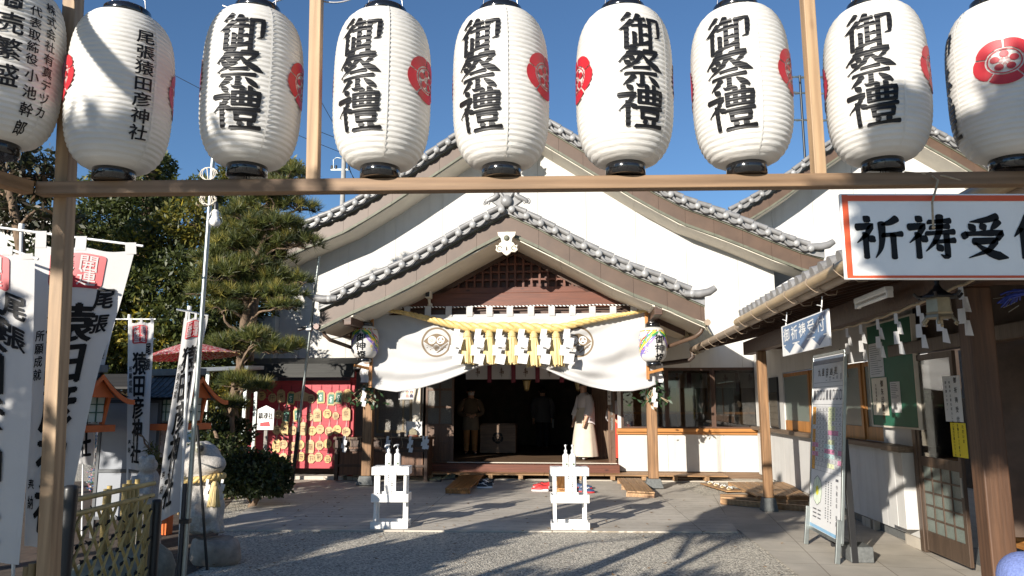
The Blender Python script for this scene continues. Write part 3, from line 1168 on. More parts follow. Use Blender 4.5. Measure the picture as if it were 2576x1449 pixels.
 # ridge running back
 mb = MB()
 z0 = h[0][1]
 mb.tube([(uc, v0 + .1, z0 + .02), (uc, v1, z0 + .02)], th_tile * .6, 10)
 mb.build('ridge', TILE, roof)
 return roof


def pendant(parent, uc, z, v, s):
 """cut-out gable pendant"""
 out = [(-.55, 1), (-.5, .78), (-.34, .62), (-.30, .40), (-.42, .33), (-.50, .18), (-.66, .22), (-.60, .06), (-.66, -.08), (-.5, -.22), (-.28, -.2), (-.15, -.34), (0, -.42)]
 pts = out + [(-x, y) for x, y in reversed(out[:-1])]
 mb = MB()
 mb.prism([(uc + x * s, z + y * s) for x, y in pts], lambda u, q: (u, v, q), lambda u, q: (u, v + .05, q))
 p = mb.build('gable_pendant', CREAM, parent, .006)
 mb = MB()
 mb.ball((uc, v - .01, z + .62 * s), .17 * s, sy=.6, n=6)
 for s_ in (-1, 1):
  annulus(mb, lambda a, b: (a, v - .004, b), uc + s_ * .42 * s, z + .02 * s, .10 * s, .15 * s, 0, 300, 14)
 mb.build('boss', GREENTRIM, p)
 mb = MB()
 poly(mb, [(uc - .05 * s, z - .12 * s), (uc + .05 * s, z - .12 * s), (uc + .03 * s, z + .08 * s), (uc, z + .14 * s), (uc - .03 * s, z + .08 * s)], lambda a, b: (a, v - .003, b))
 mb.build('cutout', INTDARK, p)


# ---- curves
hp = curve([(1275, 505), (1345, 537), (1410, 571), (1470, 603), (1529, 632), (1592, 660), (1657, 684), (1715, 710), (1774, 735)], VG)
UCP, HP = half(hp)
hh = curve([(1283, 240), (1385, 300), (1500, 368), (1600, 427), (1714, 487), (1799, 517), (1878, 547), (1944, 574), (2030, 606), (2075, 617)], VH)
UCH, HH = half(hh)

hall = thing('shrine_hall', 'white plastered shrine hall with a wide grey tiled gable roof behind the entrance porch', 'shrine building', (0, VW, 0), S)
gable_roof(hall, UCH, HH, VH, 14, .30, .070, .20, .23, .58, VW, orn=1.0)
zpend = HH[0][1] - .72
pendant(hall, UCH, zpend - .45, VH + .0, .42)

# plaster panels under the rake
UL, UR = S.pv(683, 800, VW).x, S.pv(1951, 760, VW).x


def hz(u):                                            # underside of the hall roof at the wall
 return zat(HH, u - UCH) - .57


zwt = S.pv(1700, 925, VW).z                           # head of the windows
zsill = S.pv(1700, 1077, VW).z
ue0, ue1 = S.pv(1070, 1000, VW).x, S.pv(1549, 1000, VW).x   # the entrance
uw0, uw1 = S.pv(1562, 1000, VW).x, S.pv(1912, 1000, VW).x   # the right window band
mb = MB()
pw = 1.075
u = UCH - pw * 5.5
while u < UR:
 a, b = max(u, UL), min(u + pw - .006, UR)
 if b > a + .02:
  top = [(a, hz(a))] + ([(UCH, hz(UCH))] if a < UCH < b else []) + [(b, hz(b))]
  mb.prism([(a, zwt)] + [(b, zwt)] + list(reversed(top)), lambda x, z: (x, VW, z), lambda x, z: (x, VW + .05, z))
 u += pw
mb.build('gable_panel', PLASTER, hall)
mb = MB()
mb.prism([(UL + .03, 2.2), (UR - .03, 2.2), (UR - .03, hz(UR) - .02), (UCH, hz(UCH) - .02), (UL + .03, hz(UL) - .02)], lambda x, z: (x, VW + .045, z), lambda x, z: (x, VW + .18, z))
mb.build('wall', SEAM, hall)
# side walls and back
mb = MB()
mb.bx(UL, UL + .15, VW + .05, 13.5, 0, hz(UL))
mb.bx(UR - .15, UR, VW + .05, 13.5, 0, hz(UR))
mb.bx(UL, UR, 13.4, 13.5, 0, 5)
mb.build('wall', PLASTER2, hall)
# lower wall right of the entrance
mb = MB()
for a, b in ((ue1 + .03, uw0 + .95), (uw0 + .956, uw0 + 2.1), (uw0 + 2.106, UR)):
 mb.bx(a, b, VW, VW + .06, .16, zsill - .13)
mb.bx(ue1 + .03, uw0 - .005, VW, VW + .06, zsill, zwt)
mb.bx(uw1 + .01, UR, VW, VW + .06, zsill, zwt)
mb.build('wall', PLASTER, hall)
mb = MB()
mb.bx(ue1, UR + .02, VW - .12, VW + .02, zsill - .075, zsill - .005)
mb.bx(ue1, UR + .02, VW - .06, VW + .02, zsill - .13, zsill - .078)
mb.build('window_sill', HONEY_X, hall, .004)
# window band: four sliding sashes
for i in range(3):
 a, b = lerp(uw0, uw1, i / 3), lerp(uw0, uw1, (i + 1) / 3)
 mb = MB()
 dv = .02 * (i % 2)
 fw = .045
 mb.bx(a, a + fw, VW + dv, VW + dv + .03, zsill, zwt)
 mb.bx(b - fw, b, VW + dv, VW + dv + .03, zsill, zwt)
 mb.bx(a + fw, b - fw, VW + dv, VW + dv + .03, zwt - .06, zwt)
 mb.bx(a + fw, b - fw, VW + dv, VW + dv + .03, zsill, zsill + .03)
 wn = mb.build('window', DARKWOOD_Z, hall)
 mb = MB()
 mb.bx(a + fw, b - fw, VW + dv + .012, VW + dv + .016, zsill + .03, zwt - .06)
 mb.build('pane', GLASS, wn)
# a screen, curtains and papers dimly seen behind the glass
mb = MB()
for k, (x, wd) in enumerate(((.25, .04), (.62, .05), (1.22, .05), (1.9, .05))):
 mb.bx(uw0 + x, uw0 + x + wd, VW + .5, VW + .55, zsill - .3, zwt)
mb.bx(uw0, uw1, VW + .5, VW + .55, zsill + .28, zsill + .33)
mb.build('inner_screen', HONEY_Z, hall)
mb = MB()
mb.bx(uw0 - .6, uw1 + .2, VW + 1.4, VW + 1.45, .3, zwt + .1)
mb.build('inner_wall', wood('inner_brown', (.20, .13, .08), 'z', .6), hall)

# ---- inside the entrance
ZF = .31                                              # floor of the hall
mb = MB()
mb.bx(UL + .2, UR - .2, VW + .02, 12, ZF - .3, ZF)
mb.build('inner_floor', wood('hall_floor', (.17, .105, .06), 'x', .55, dirt=.2), hall)
mb = MB()
mb.bx(UL + .2, UR - .2, VW + .2, 12, 3.0, 3.1)
mb.bx(ue0 - 1.8, ue0 - 1.7, VW + .5, 12, ZF, 3)
mb.bx(ue1 + .55, ue1 + .65, VW + 1.5, 12, ZF, 3)
mb.bx(UL + .3, UR - .3, 9, 9.1, ZF, 3)
mb.build('inner_wall', INTDARK, hall)
mb = MB()
mb.bx(ue0 - .05, ue1 + .04, VW - .28, VW + .05, ZF - .19, ZF - .012)
mb.build('entrance_step', REDWOOD_X, hall, .006)
mb = MB()
mb.bx(ue0 + .5, ue1 - .0, VW - .02, VW + .1, ZF - .004, ZF + .008)
mb.build('threshold', CREAM, hall)
mb = MB()
mb.bx(ue0 - .02, ue1 + .02, VW - .02, VW + .1, zwt - .05, zwt + .08)
mb.build('lintel', DARKWOOD_X, hall, .004)
mb = MB()
mb.bx(UL, ue0 - .02, VW + .012, VW + .07, zwt - .06, zwt + .06)
mb.build('lintel', DARKWOOD_X, hall, .004)
# doors: panes in a grid over solid boards


def door(parent, a, b, v, z0, z1, cols, rows, boards, mw, mg, mbd):
 fw = .05
 mb = MB()
 mb.bx(a, a + fw, v, v + .035, z0, z1)
 mb.bx(b - fw, b, v, v + .035, z0, z1)
 zs = [lerp(z0 + .03, z1 - .02, i / rows) for i in range(rows + 1)]
 for z in zs:
  mb.bx(a + fw, b - fw, v + .002, v + .033, z - .025, z + .025)
 us = [lerp(a + fw, b - fw, i / cols) for i in range(1, cols)]
 for u in us:
  for i in range(rows):
   mb.bx(u - .02, u + .02, v + .004, v + .031, zs[i] + .025, zs[i + 1] - .025)
 d = mb.build('door', mw, parent, .003)
 for i in range(rows):
  mb = MB()
  mb.bx(a + fw, b - fw, v + .014, v + .02, zs[i] + .02, zs[i + 1] - .02)
  mb.build('panel' if i < boards else 'pane', mbd if i < boards else mg, d)
 return d


DW = wood('door_wood', (.13, .07, .04), 'z', .45)
zdt = zwt - .05
ud = S.pv(1141, 1000, VW).x
door(hall, ue0, ud, VW + .05, ZF, zdt, 2, 5, 2, DW, FROSTBROWN, DW)
door(hall, ue1 - .17, ue1 - .02, VW + .05, ZF, zdt, 1, 6, 2, DW, FROSTBROWN, DW)
# left of the entrance: frosted window between cream posts, dark boards
ul0, ul1 = S.pv(948, 1000, VW).x, S.pv(1036, 1000, VW).x
mb = MB()
for a, b in ((S.pv(1038, 1000, VW).x, S.pv(1058, 1000, VW).x), (S.pv(930, 1000, VW).x, S.pv(940, 1000, VW).x)):
 mb.bx(a, b, VW - .02, VW + .08, .16, zwt - .06)
mb.build('post', CREAM, hall, .004)
mb = MB()
for a, b in ((ul0, ul0 + .05), (ul1 - .05, ul1), ((ul0 + ul1) / 2 + .18, (ul0 + ul1) / 2 + .22)):
 mb.bx(a, b, VW + .01, VW + .05, .95, zwt - .06)
mb.bx(ul0, ul1, VW + .012, VW + .048, .92, .98)
wn = mb.build('window', wood('bronze_frame', (.20, .15, .085), 'z', .5), hall)
mb = MB()
mb.bx(ul0 + .05, ul1 - .05, VW + .025, VW + .031, .98, zwt - .06)
mb.build('pane', FROSTBROWN, wn)
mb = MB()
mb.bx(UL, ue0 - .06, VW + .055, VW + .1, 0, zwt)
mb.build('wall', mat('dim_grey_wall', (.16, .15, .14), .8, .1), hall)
# wooden walkway edge (deck boards on bearers) along the foot of the wall
wk = thing('wooden_walkway', 'low wooden walkway of boards on short bearers along the hall foot', 'walkway', (0, VW - .6, 0), S)
mb = MB()
u0, u1 = S.pv(1075, 1200, VW - .5).x, S.pv(1830, 1215, VW - .5).x
for i in range(4):
 v = VW - .66 + i * .155
 n = 5
 for k in range(n):
  mb.bx(lerp(u0, u1, k / n), lerp(u0, u1, (k + 1) / n) - .008, v, v + .145, .115, .14)
mb.build('boards', PALLET_X, wk, .003)
k = 0
u = u0 + .05
while u < u1:
 mb = MB()
 mb.bx(u, u + .09, VW - .64, VW - .05, .036, .113)
 mb.build('bearer', PALLET_Y, wk)
 u += .62

# ---- the porch
porch = thing('entrance_porch', 'entrance porch with curved tiled gable, brown bargeboards, wooden lattice and two posts', 'porch', (0, 0, 0), S)
gable_roof(porch, UCP, HP, VG, VW - .02, .288, .066, .18, .20, .53, VP_ - .08, orn=1.0)
pendant(porch, UCP, S.pv(1273, 625, VG - .03).z, VG - .03, .30)
up0, up1 = S.pv(926, 1100, VP_).x, S.pv(1641, 1100, VP_).x
ztop = S.pv(1288, 770, VP_).z
for u, nm in ((up0, 'post'), (up1, 'post')):
 mb = MB()
 mb.bx(u - .092, u + .092, VP_ - .092, VP_ + .092, .2, ztop + .3)
 po = mb.build(nm, POSTWOOD, porch, .012)
 mb = MB()
 mb.prism([(u - .17, .036), (u + .17, .036), (u + .12, .2), (u - .12, .2)], lambda x, z: (x, VP_ - .17 + (z - .036) * .3, z), lambda x, z: (x, VP_ + .17 - (z - .036) * .3, z))
 mb.build('stone_base', DARKSTONE, po, .01)


def pz_(du):
 return zat(HP, du) - .56


zb0, zb1 = S.pv(1288, 771, VP_ - .1).z, S.pv(1288, 737, VP_ - .1).z
zl0 = S.pv(1288, 722, VP_ - .1).z
ub = up1 - UCP + .25
mb = MB()
mb.bx(up0 - .35, up1 + .35, VP_ - .12, VP_ + .1, zb0 - .02, zb1)
mb.build('beam', REDWOOD_X, porch, .006)
mb = MB()
mb.bx(up0 + .2, up1 - .2, VP_ - .10, VP_ + .06, zb1 + .003, zl0)
mb.build('beam', REDWOOD_X, porch, .004)
mb = MB()
mb.bx(up0 + .1, up1 - .1, VP_ - .05, VP_ + .08, zb0 - .16, zb0 - .023)
mb.build('beam', DARKWOOD_X, porch, .004)
# dark gable boards, then the lattice in front
n = 24
duL = ub + .3
top = [(UCP + du, pz_(du) + .05) for du in [lerp(-duL, duL, i / n) for i in range(n + 1)]]
mb = MB()
mb.prism([(UCP - duL, zb0 + .0), (UCP + duL, zb0 + .0)] + list(reversed(top)), lambda u, z: (u, VP_ + .05, z), lambda u, z: (u, VP_ + .09, z))
mb.build('gable_board', wood('gable_dark_red', (.10, .032, .016), 'x', .5), porch)
mb = MB()
st = .158
k = int(1.45 / st * 1.3)
for i in range(-k, k + 1):
 u = UCP + i * st + .02
 z1 = pz_(u - UCP) - .12
 if z1 > zl0 + .05:
  mb.bx(u - .02, u + .02, VP_ - .085, VP_ - .035, zl0, z1)
z = zl0 + .15
while z < pz_(0) - .25:
 # extent of this rail under the slope
 du = 0
 while pz_(du) - .12 > z and du < 4:
  du += .02
 mb.bx(UCP - du, UCP + du, VP_ - .078, VP_ - .03, z - .018, z + .018)
 z += .152
mb.build('lattice', REDWOOD_Z, porch)
for sgn in (-1, 1):
 mb = MB()
 a = along(HP, .4)
 for (d0, z0), (d1, z1) in zip(a, a[1:]):
  if d0 > duL - .2:
   break
  pts = [(UCP + sgn * d0, z0 - .555), (UCP + sgn * d1, z1 - .555), (UCP + sgn * d1, z1 - .70), (UCP + sgn * d0, z0 - .70)]
  mb.prism(pts, lambda u, z: (u, VP_ - .10, z), lambda u, z: (u, VP_ - .035, z))
 mb.build('gable_rail', DARKWOOD_X, porch)
# eaves at both sides: soffit boards back to the hall, purlin ends, gutters with brackets
for sgn, up in ((-1, up0), (1, up1)):
 du = HP[-1][0]
 ue = UCP + sgn * du
 z_e = HP[-1][1] - .53
 zz = zat(HP, up - UCP) - .60
 mb = MB()
 mb.prism([(ue, z_e), (up - sgn * .05, zz), (up - sgn * .05, zz + .03), (ue, z_e + .03)], lambda u, z: (u, VG + .12, z), lambda u, z: (u, VW, z))
 mb.build('soffit', CREAM, porch)
 mb = MB()
 mb.bar((up + sgn * .05, VG + .12, zz - .06), (up + sgn * .05, VW, zz - .06), .13, .17)
 mb.build('purlin', DARKWOOD_X, porch, .005)
 mb = MB()
 mb.tube([(ue + sgn * .03, VG + .05, z_e + .02), (ue + sgn * .03, VW - .1, z_e - .02)], .055, 8)
 g = mb.build('gutter', mat('copper_gutter', (.16, .07, .045), .4, .2) if sgn < 0 else GUTTER, porch)
 mb = MB()
 mb.tube([(ue, VG + .3, z_e), (ue - sgn * .05, VG + .3, z_e - .12), (ue - sgn * .14, VG + .32, z_e - .2), (up + sgn * .1, VP_ + .1, z_e - .36)], .035, 8)
 mb.build('drain_pipe', BARGE, g)
# ================================================================ the office building along the right side
UW, UP, UG = 4.92, 4.02, 3.5                          # wall, post line, gutter line
off = thing('office_building', 'long low office building with tiled eave, brown gutters and white lower wall', 'office', (UW, -4, 0), S)


def vw(px, py=1050, u=UW):
 return S.pu(px, py, u).y


vF = VW - .03                                         # it butts against the hall
vN = -11.5
zs = S.pu(2319, 1128, UW - .1).z                      # top of the sill
vD0, vD1 = vw(2337, 1390), vw(2452, 1440)             # the glazed door
vG = vw(2219)                                         # end of the window band
# lower wall boards
mb = MB()
v = vD0 + .12
while v < vF:
 b = min(v + .9, vF)
 mb.bx(UW, UW + .08, v, b - .006, .13, zs - .07)
 v += .9
mb.build('wall', PLASTER2, off)
# boxed-out piece of wall beside the door
vb0, vb1 = vD0 + .15, vw(2236, 1250, UW - .14)
mb = MB()
mb.bx(UW - .14, UW - .002, vb0, (vb0 + vb1) / 2 - .003, .22, zs - .07)
mb.bx(UW - .14, UW - .002, (vb0 + vb1) / 2 + .003, vb1, .22, zs - .07)
mb.build('wall_box', PLASTER2, off, .004)
mb = MB()
mb.bx(UW - .18, UW, vb0 - .02, vb1 + .03, zs - .068, zs + .0)
mb.build('sill', wood('grey_sill', (.20, .15, .105), 'y', .6, dirt=.3), off, .006)
mb = MB()
mb.bx(UW - .13, UW + .05, vb1 + .034, vF, zs - .065, zs - .004)
mb.build('sill', wood('grey_sill_2', (.17, .12, .08), 'y', .6, dirt=.3), off, .006)
# footing with vent blocks
mb = MB()
mb.bx(UW + .05, UW + .2, vD0, vF, 0.0, .128)
mb.build('footing', DARKSTONE, off)
v = vD0 + .1
while v < vF - .4:
 mb = MB()
 mb.bx(UW - .02, UW + .045, v, v + .42, .013, .125)
 mb.build('footing_block', PAVE, off)
 v += 1.3
# upper wall
vg0, vg1 = vw(1942), vw(1974)                         # lattice vent, then the first window jamb
mb = MB()
mb.bx(UW, UW + .08, vg1, vF, zs, 3.4)
mb.bx(UW, UW + .08, vG, vg1 - .005, 2.1, 3.4)
mb.bx(UW, UW + .08, vD0 + .1, vG - .005, zs, 3.4)
mb.build('wall', PLASTER, off)
mb = MB()
mb.bx(UW + .3, UW + .4, vN, vF, 2.15, 2.95)
mb.bx(UW + .082, UW + .3, vN, vD0, 2.15, 2.95)
mb.bx(UW + 3.5, UW + 3.6, vN, vF, 0, 3)
mb.bx(UW + .1, UW + 3.6, vF - 8.9, vF - 8.8, .4, 2.2)
mb.build('inner_wall', INTDARK, off)
# the vent with a dark grille
mb = MB()
z0, z1 = S.pu(1958, 1080, UW).z, S.pu(1958, 948, UW).z
mb.bx(UW - .035, UW - .002, vg0 - .62, vg0 - .02, zs + .01, z1)
ve = mb.build('vent_panel', BLACKP, off, .004)
mb = MB()
for i in range(8):
 a = lerp(vg0 - .58, vg0 - .06, i / 7)
 mb.bx(UW - .05, UW - .037, a - .012, a + .012, zs + .04, z1 - .28)
for i in range(6):
 z = lerp(zs + .06, z1 - .3, i / 5)
 mb.bx(UW - .046, UW - .037, vg0 - .6, vg0 - .04, z - .008, z + .008)
mb.build('grille', mat('grille_bronze', (.10, .085, .065), .4, .2, metal=.4), ve)
mb = MB()
zh = S.pu(1950, 862, UW).z
mb.prism([(0, 0), (-.12, -.16), (-.02, -.2), (0, -.2)], lambda a, b: (UW + a, vg0 - .15, zh + .1 + b), lambda a, b: (UW + a, vg0 - .33, zh + .1 + b))
mb.build('vent_hood', CREAM, off, .003)
# the windows: orange wood, frosted panes
vcuts = [vg0 - .66, vw(2038), vw(2105), vw(2170), vG]
vcuts = sorted(vcuts, reverse=True)
for i in range(4):
 a, b = vcuts[i + 1], vcuts[i]
 mb = MB()
 fw = .075
 du = .02 * (i % 2)
 mb.bx(UW + .01 + du, UW + .05 + du, a, a + fw, zs, 2.08)
 mb.bx(UW + .01 + du, UW + .05 + du, b - fw, b, zs, 2.08)
 mb.bx(UW + .012 + du, UW + .048 + du, a + fw, b - fw, zs, zs + .17)
 mb.bx(UW + .012 + du, UW + .048 + du, a + fw, b - fw, 2.02, 2.08)
 wn = mb.build('window', HONEY_Z, off, .004)
 mb = MB()
 mb.bx(UW + .026 + du, UW + .032 + du, a + fw, b - fw, zs + .17, 2.02)
 mb.build('pane', FROST, wn)
# eave: lower gutter roof with its dark underside, posts and beam
vE = vw(1746, 881, UG)
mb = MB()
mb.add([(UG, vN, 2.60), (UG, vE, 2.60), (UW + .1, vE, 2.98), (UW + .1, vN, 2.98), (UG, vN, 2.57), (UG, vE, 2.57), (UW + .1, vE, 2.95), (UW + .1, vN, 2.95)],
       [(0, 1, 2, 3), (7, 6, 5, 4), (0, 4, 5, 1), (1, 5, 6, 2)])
mb.build('eave_boards', SOFFITWOOD, off)
mb = MB()
v = vN
while v < vE:
 mb.bar((UG + .04, v, 2.565), (UW, v, 2.90), .045, .06)
 v += .45
mb.build('rafters', DARKWOOD_X, off)
zg = S.pu(2000, 777, UG).z
mb = MB()
mb.tube([(UG - .04, vN, 2.56), (UG - .04, vE, 2.585)], .052, 10)
g = mb.build('gutter', GUTTER, off)


def hooks(v0, v1, u, z, parent):
 v = v0
 while v < v1:
  mb = MB()
  mb.tube([(u - .055, v, z + .03), (u - .06, v, z - .02), (u - .02, v, z - .06), (u + .02, v, z - .09), (u + .09, v, z - .085), (u + .10, v, z - .05)], .0045, 5)
  mb.build('gutter_hook', GUTTER, parent)
  v += .72


hooks(-9, vE, UG - .04, 2.57, g)
mb = MB()
mb.tube([(UG - .04, vE - .08, 2.57), (UG - .04, vE - .08, 2.44), (UG - .1, vE - .05, 2.38), (UG - .9, vE + .5, 2.30), (UG - 1.25, vE + .8, 2.26)], .045, 8)
mb.build('drain_pipe', wood('pipe_brown', (.07, .05, .04), 'x', .4), g)
# tiled roof above
vT = vw(1872, 800, UG - .05)
mb = MB()
zt = S.pu(1872, 797, UG - .05).z + .02
rise = .30
uT = UW + 2.6
mb.add([(UG - .08, vN, zt), (UG - .08, vT, zt), (uT, vT, zt + (uT - UG) * rise), (uT, vN, zt + (uT - UG) * rise), (UG - .08, vN, zt - .05), (UG - .08, vT, zt - .05), (uT, vT, zt + (uT - UG) * rise - .1), (uT, vN, zt + (uT - UG) * rise - .1)],
       [(0, 1, 2, 3), (7, 6, 5, 4), (0, 4, 5, 1), (1, 5, 6, 2), (2, 6, 7, 3), (0, 3, 7, 4)])
rf = mb.build('roof', TILE, off)
mb = MB()
v = vT - .1
while v > -9.5:
 for k in range(5):
  a = UG - .12 + k * .26
  mb.tube([(a, v, zt + .035 + (a - UG) * rise), (a + .25, v, zt + .02 + (a + .26 - UG) * rise)], [.062, .054], 10)
 v -= .235
mb.build('roof_tiles', TILE, rf)
mb = MB()
v = vT - .1
while v > -9.5:
 mb.prism([(v - .235 + .235 * j / 8, -.02 - .045 * sin(pi * j / 8)) for j in range(9)] + [(v, .015), (v - .235, .015)], lambda a, b: (UG - .10, a, zt + b - .01), lambda a, b: (UG - .07, a, zt + b - .01))
 v -= .235
mb.build('eave_tiles', TILE, rf)
mb = MB()
mb.tube([(UG - .14, vN, zt - .10), (UG - .14, vT, zt - .09)], .05, 10)
g = mb.build('gutter', mat('gutter_tan', (.40, .29, .165), .42, .15), off)
hooks(-9, vT, UG - .14, zt - .09, g)
# the gable end of the tiled roof towards the hall (white, in shade)
mb = MB()
mb.bx(UW + .02, UW + 3.0, vT - .5, vT - .3, 2.9, zt + .9)
mb.build('gable_wall', PLASTER2, off)
# posts and beam
vP1 = S.pz(1938, 1287).y
vP2 = vw(2482, 1100, UP)
for k, (v, wd, top_) in enumerate(((vP1, .125, 2.33), (vP2, .16, 2.33))):
 mb = MB()
 mb.bx(UP - wd / 2, UP + wd / 2, v - wd / 2, v + wd / 2, .2, top_)
 po = mb.build('post', POSTWOOD if k == 0 else PILLARWOOD, off, .01)
 mb = MB()
 b = wd * .5 + .05
 mb.prism([(-b, .012), (b, .012), (b - .03, .2), (-b + .03, .2)], lambda x, z: (UP + x, v - b + (z - .012) * .15, z), lambda x, z: (UP + x, v + b - (z - .012) * .15, z))
 mb.build('stone_base', DARKSTONE, po, .008)
mb = MB()
mb.bx(UP - .07, UP + .07, vN, vP1 + .9, 2.33, 2.54)
mb.build('beam', DARKWOOD_X, off, .006)
mb = MB()
mb.bx(UP + .07, UW, vP2 - .06, vP2 + .06, 2.36, 2.5)
mb.build('beam', DARKWOOD_X, off, .006)
mb = MB()
mb.bx(UP + .07, UW, vP1 - .06, vP1 + .06, 2.36, 2.5)
mb.build('beam', DARKWOOD_X, off, .006)
# door surround and sliding door
DB = wood('door_bronze', (.085, .055, .036), 'z', .45)
zdo = S.pu(2337, 890, UW).z
mb = MB()
mb.bx(UW - .04, UW + .08, vD0, vD0 + .09, .02, zdo + .02)
mb.bx(UW - .06, UW + .09, vD1 - 2.2, vD0 + .5, zdo + .02, zdo + .15)
mb.build('door_frame', DB, off, .005)
dr = MB()
a, b = vD1, vD0 - .005
zm = S.pu(2360, 1165, UW).z
fw = .06
z0, z1 = .05, zdo
dr.bx(UW - .03, UW + .005, a, a + fw, z0, z1)
dr.bx(UW - .03, UW + .005, b - fw, b, z0, z1)
dr.bx(UW - .028, UW + .003, a + fw, b - fw, z0, z0 + .2)
dr.bx(UW - .028, UW + .003, a + fw, b - fw, zm - .05, zm + .05)
dr.bx(UW - .028, UW + .003, a + fw, b - fw, z1 - .06, z1)
for i in range(1, 4):
 q = lerp(a + fw, b - fw, i / 4)
 dr.bx(UW - .026, UW + .001, q - .01, q + .01, z0 + .2, zm - .05)
for i in range(1, 5):
 z = lerp(z0 + .2, zm - .05, i / 5)
 for j in range(4):
  q0, q1 = lerp(a + fw, b - fw, j / 4) + .01, lerp(a + fw, b - fw, (j + 1) / 4) - .01
  dr.bx(UW - .024, UW - .001, q0, q1, z - .01, z + .01)
do = dr.build('door', DB, off, .003)
mb = MB()
mb.bx(UW - .016, UW - .011, a + fw, b - fw, z0 + .2, zm - .05)
mb.build('pane', FROST, do)
mb = MB()
mb.bx(UW - .016, UW - .011, a + fw, b - fw, zm + .05, z1 - .06)
mb.build('pane', GLASS, do)
mb = MB()
mb.bx(UW - .036, UW - .030, a + .015, a + .045, zm - .28, zm - .1)
mb.build('handle', STEEL, do)
# behind the door: a pale green wall and floor of the lobby
mb = MB()
mb.bx(UW + 1.3, UW + 1.36, vD1 - .75, vD0 + .3, .0, 2.1)
mb.build('lobby_wall', mat('pale_green_wall', (.22, .235, .17), .7, .1), off)
mb = MB()
for i in range(26):
 v = vD1 - .9 - i * .16
 mb.bx(UW + 2.4, UW + 2.44, v - .05, v + .05, .02, 2.2)
mb.build('lobby_slats', INTDARK, off)
mb = MB()
mb.bx(UW + .2, UW + 3.4, vN, vD0 + .3, .0, .02)
mb.build('lobby_floor', DARKSTONE, off)

# wooden step bench inside the lobby
bn = thing('wooden_bench', 'orange wooden step bench inside the office doorway behind the dark pillar', 'bench', (UW + .6, vD1 - 1.6, 0), S)
mb = MB()
for i in range(3):
 mb.bx(UW + .34 + i * .13, UW + .46 + i * .13, vD1 - 3.4, vD1 + .05, .40, .43)
mb.build('seat', HONEY_Y, bn, .003)
mb = MB()
mb.bx(UW + .35, UW + .37, vD1 - 3.4, vD1 + .05, .25, .398)
mb.build('front_board', HONEY_Y, bn, .003)
mb = MB()
mb.bx(UW + .16, UW + .33, vD1 - 3.4, vD1 + .03, .17, .2)
mb.bx(UW + .18, UW + .2, vD1 - 3.4, vD1 + .03, .05, .168)
mb.build('lower_step', HONEY_Y, bn, .003)


# hung curtain with printed emblem and red ribbons
def emblem(mb, f, a, b, s):
 rnd = random.Random(5)
 for i in range(46):
  t = rnd.random() * 2 * pi
  r = rnd.random() ** .5
  poly(mb, [(a + s * (.5 * r * cos(t)) + s * .10 * cos(q + t), b + s * (.85 * r * sin(t)) + s * .12 * sin(q)) for q in (0, 1.3, 2.7, 4.4)], f)
 poly(mb, [(a - .03 * s, b - 1.25 * s), (a + .03 * s, b - 1.25 * s), (a + .09 * s, b + .8 * s), (a, b + 1.25 * s), (a - .09 * s, b + .8 * s)], f)


EMB = mat('printed_brown', (.10, .045, .02), .6, .2, bump=0)
RIB = mat('crimson_ribbon', (.16, .012, .028), .6, .2, bump=.05)


def small_curtain(name, label, f, a0, a1, z0, z1, pit, o):
 """f(a, z, out): a runs along the curtain"""
 t = thing(name, label, 'curtain', o, S)
 mb = MB()
 nn = max(2, int((a1 - a0) / .05))
 mb.grid(lambda p, q: f(lerp(a0, a1, p), lerp(z0, z1, q), .006 * sin(p * nn * .9)), nn * 2, 6)
 mb.build('cloth', CLOTH, t)
 a = a0 + pit * .5
 while a < a1:
  mb = MB()
  emblem(mb, lambda x, z: f(x, z, .016), a, (z0 + z1) / 2, pit * .17)
  mb.build('emblem', EMB, t, normals=False)
  a += pit
 a = a0 + pit
 while a < a1 - .02:
  mb = MB()
  mb.grid(lambda p, q: f(a + (p - .5) * pit * .18, lerp(z0 - pit * .14, z1, q), .022), 2, 4)
  mb.build('ribbon', RIB, t)
  a += pit
 return t


vc = vw(2550, 930, UW + .45)
small_curtain('emblem_curtain', 'white curtain with brown emblem and crimson ribbons inside the office doorway', lambda a, z, o: (UW + .45 - o, vc + .1 - a, z), -.9, 1.6, S.pu(2550, 1000, UW + .45).z, S.pu(2550, 862, UW + .45).z, .5, (UW + .45, vc, 1.9))

# ---- papers on the door, the green notice board and its papers
fd = lambda a, z: (UW - .034, vD0 - a, z)


def paper_on(name, label, cat, f, a0, a1, z0, z1, m, cols, ink=INK, group=None, extra=None, o=None):
 t = thing(name, label, cat, o or f((a0 + a1) / 2, z0), S, group)
 mb = MB()
 p, q = f(a0, z0), f(a1, z1)
 e = Vector((-.002, 0, 0))
 c4 = [Vector(f(a, z)) for a, z in ((a0, z0), (a1, z0), (a1, z1), (a0, z1))]
 mb.add(c4 + [x + e for x in c4], [(0, 1, 2, 3), (7, 6, 5, 4), (0, 4, 5, 1), (1, 5, 6, 2), (2, 6, 7, 3), (3, 7, 4, 0)])
 mb.build('sheet', m, t)
 mb = MB()
 g = lambda a, z: tuple(Vector(f(a, z)) + e * 1.8)
 for (txt, fa, fz, size, pit) in cols:
  column(mb, txt, g, lerp(a0, a1, fa), lerp(z0, z1, fz), size, pit, bold=.02, brushed=False)
 mb.build('lettering', ink, t, normals=False)
 if extra:
  extra(t, g)
 return t


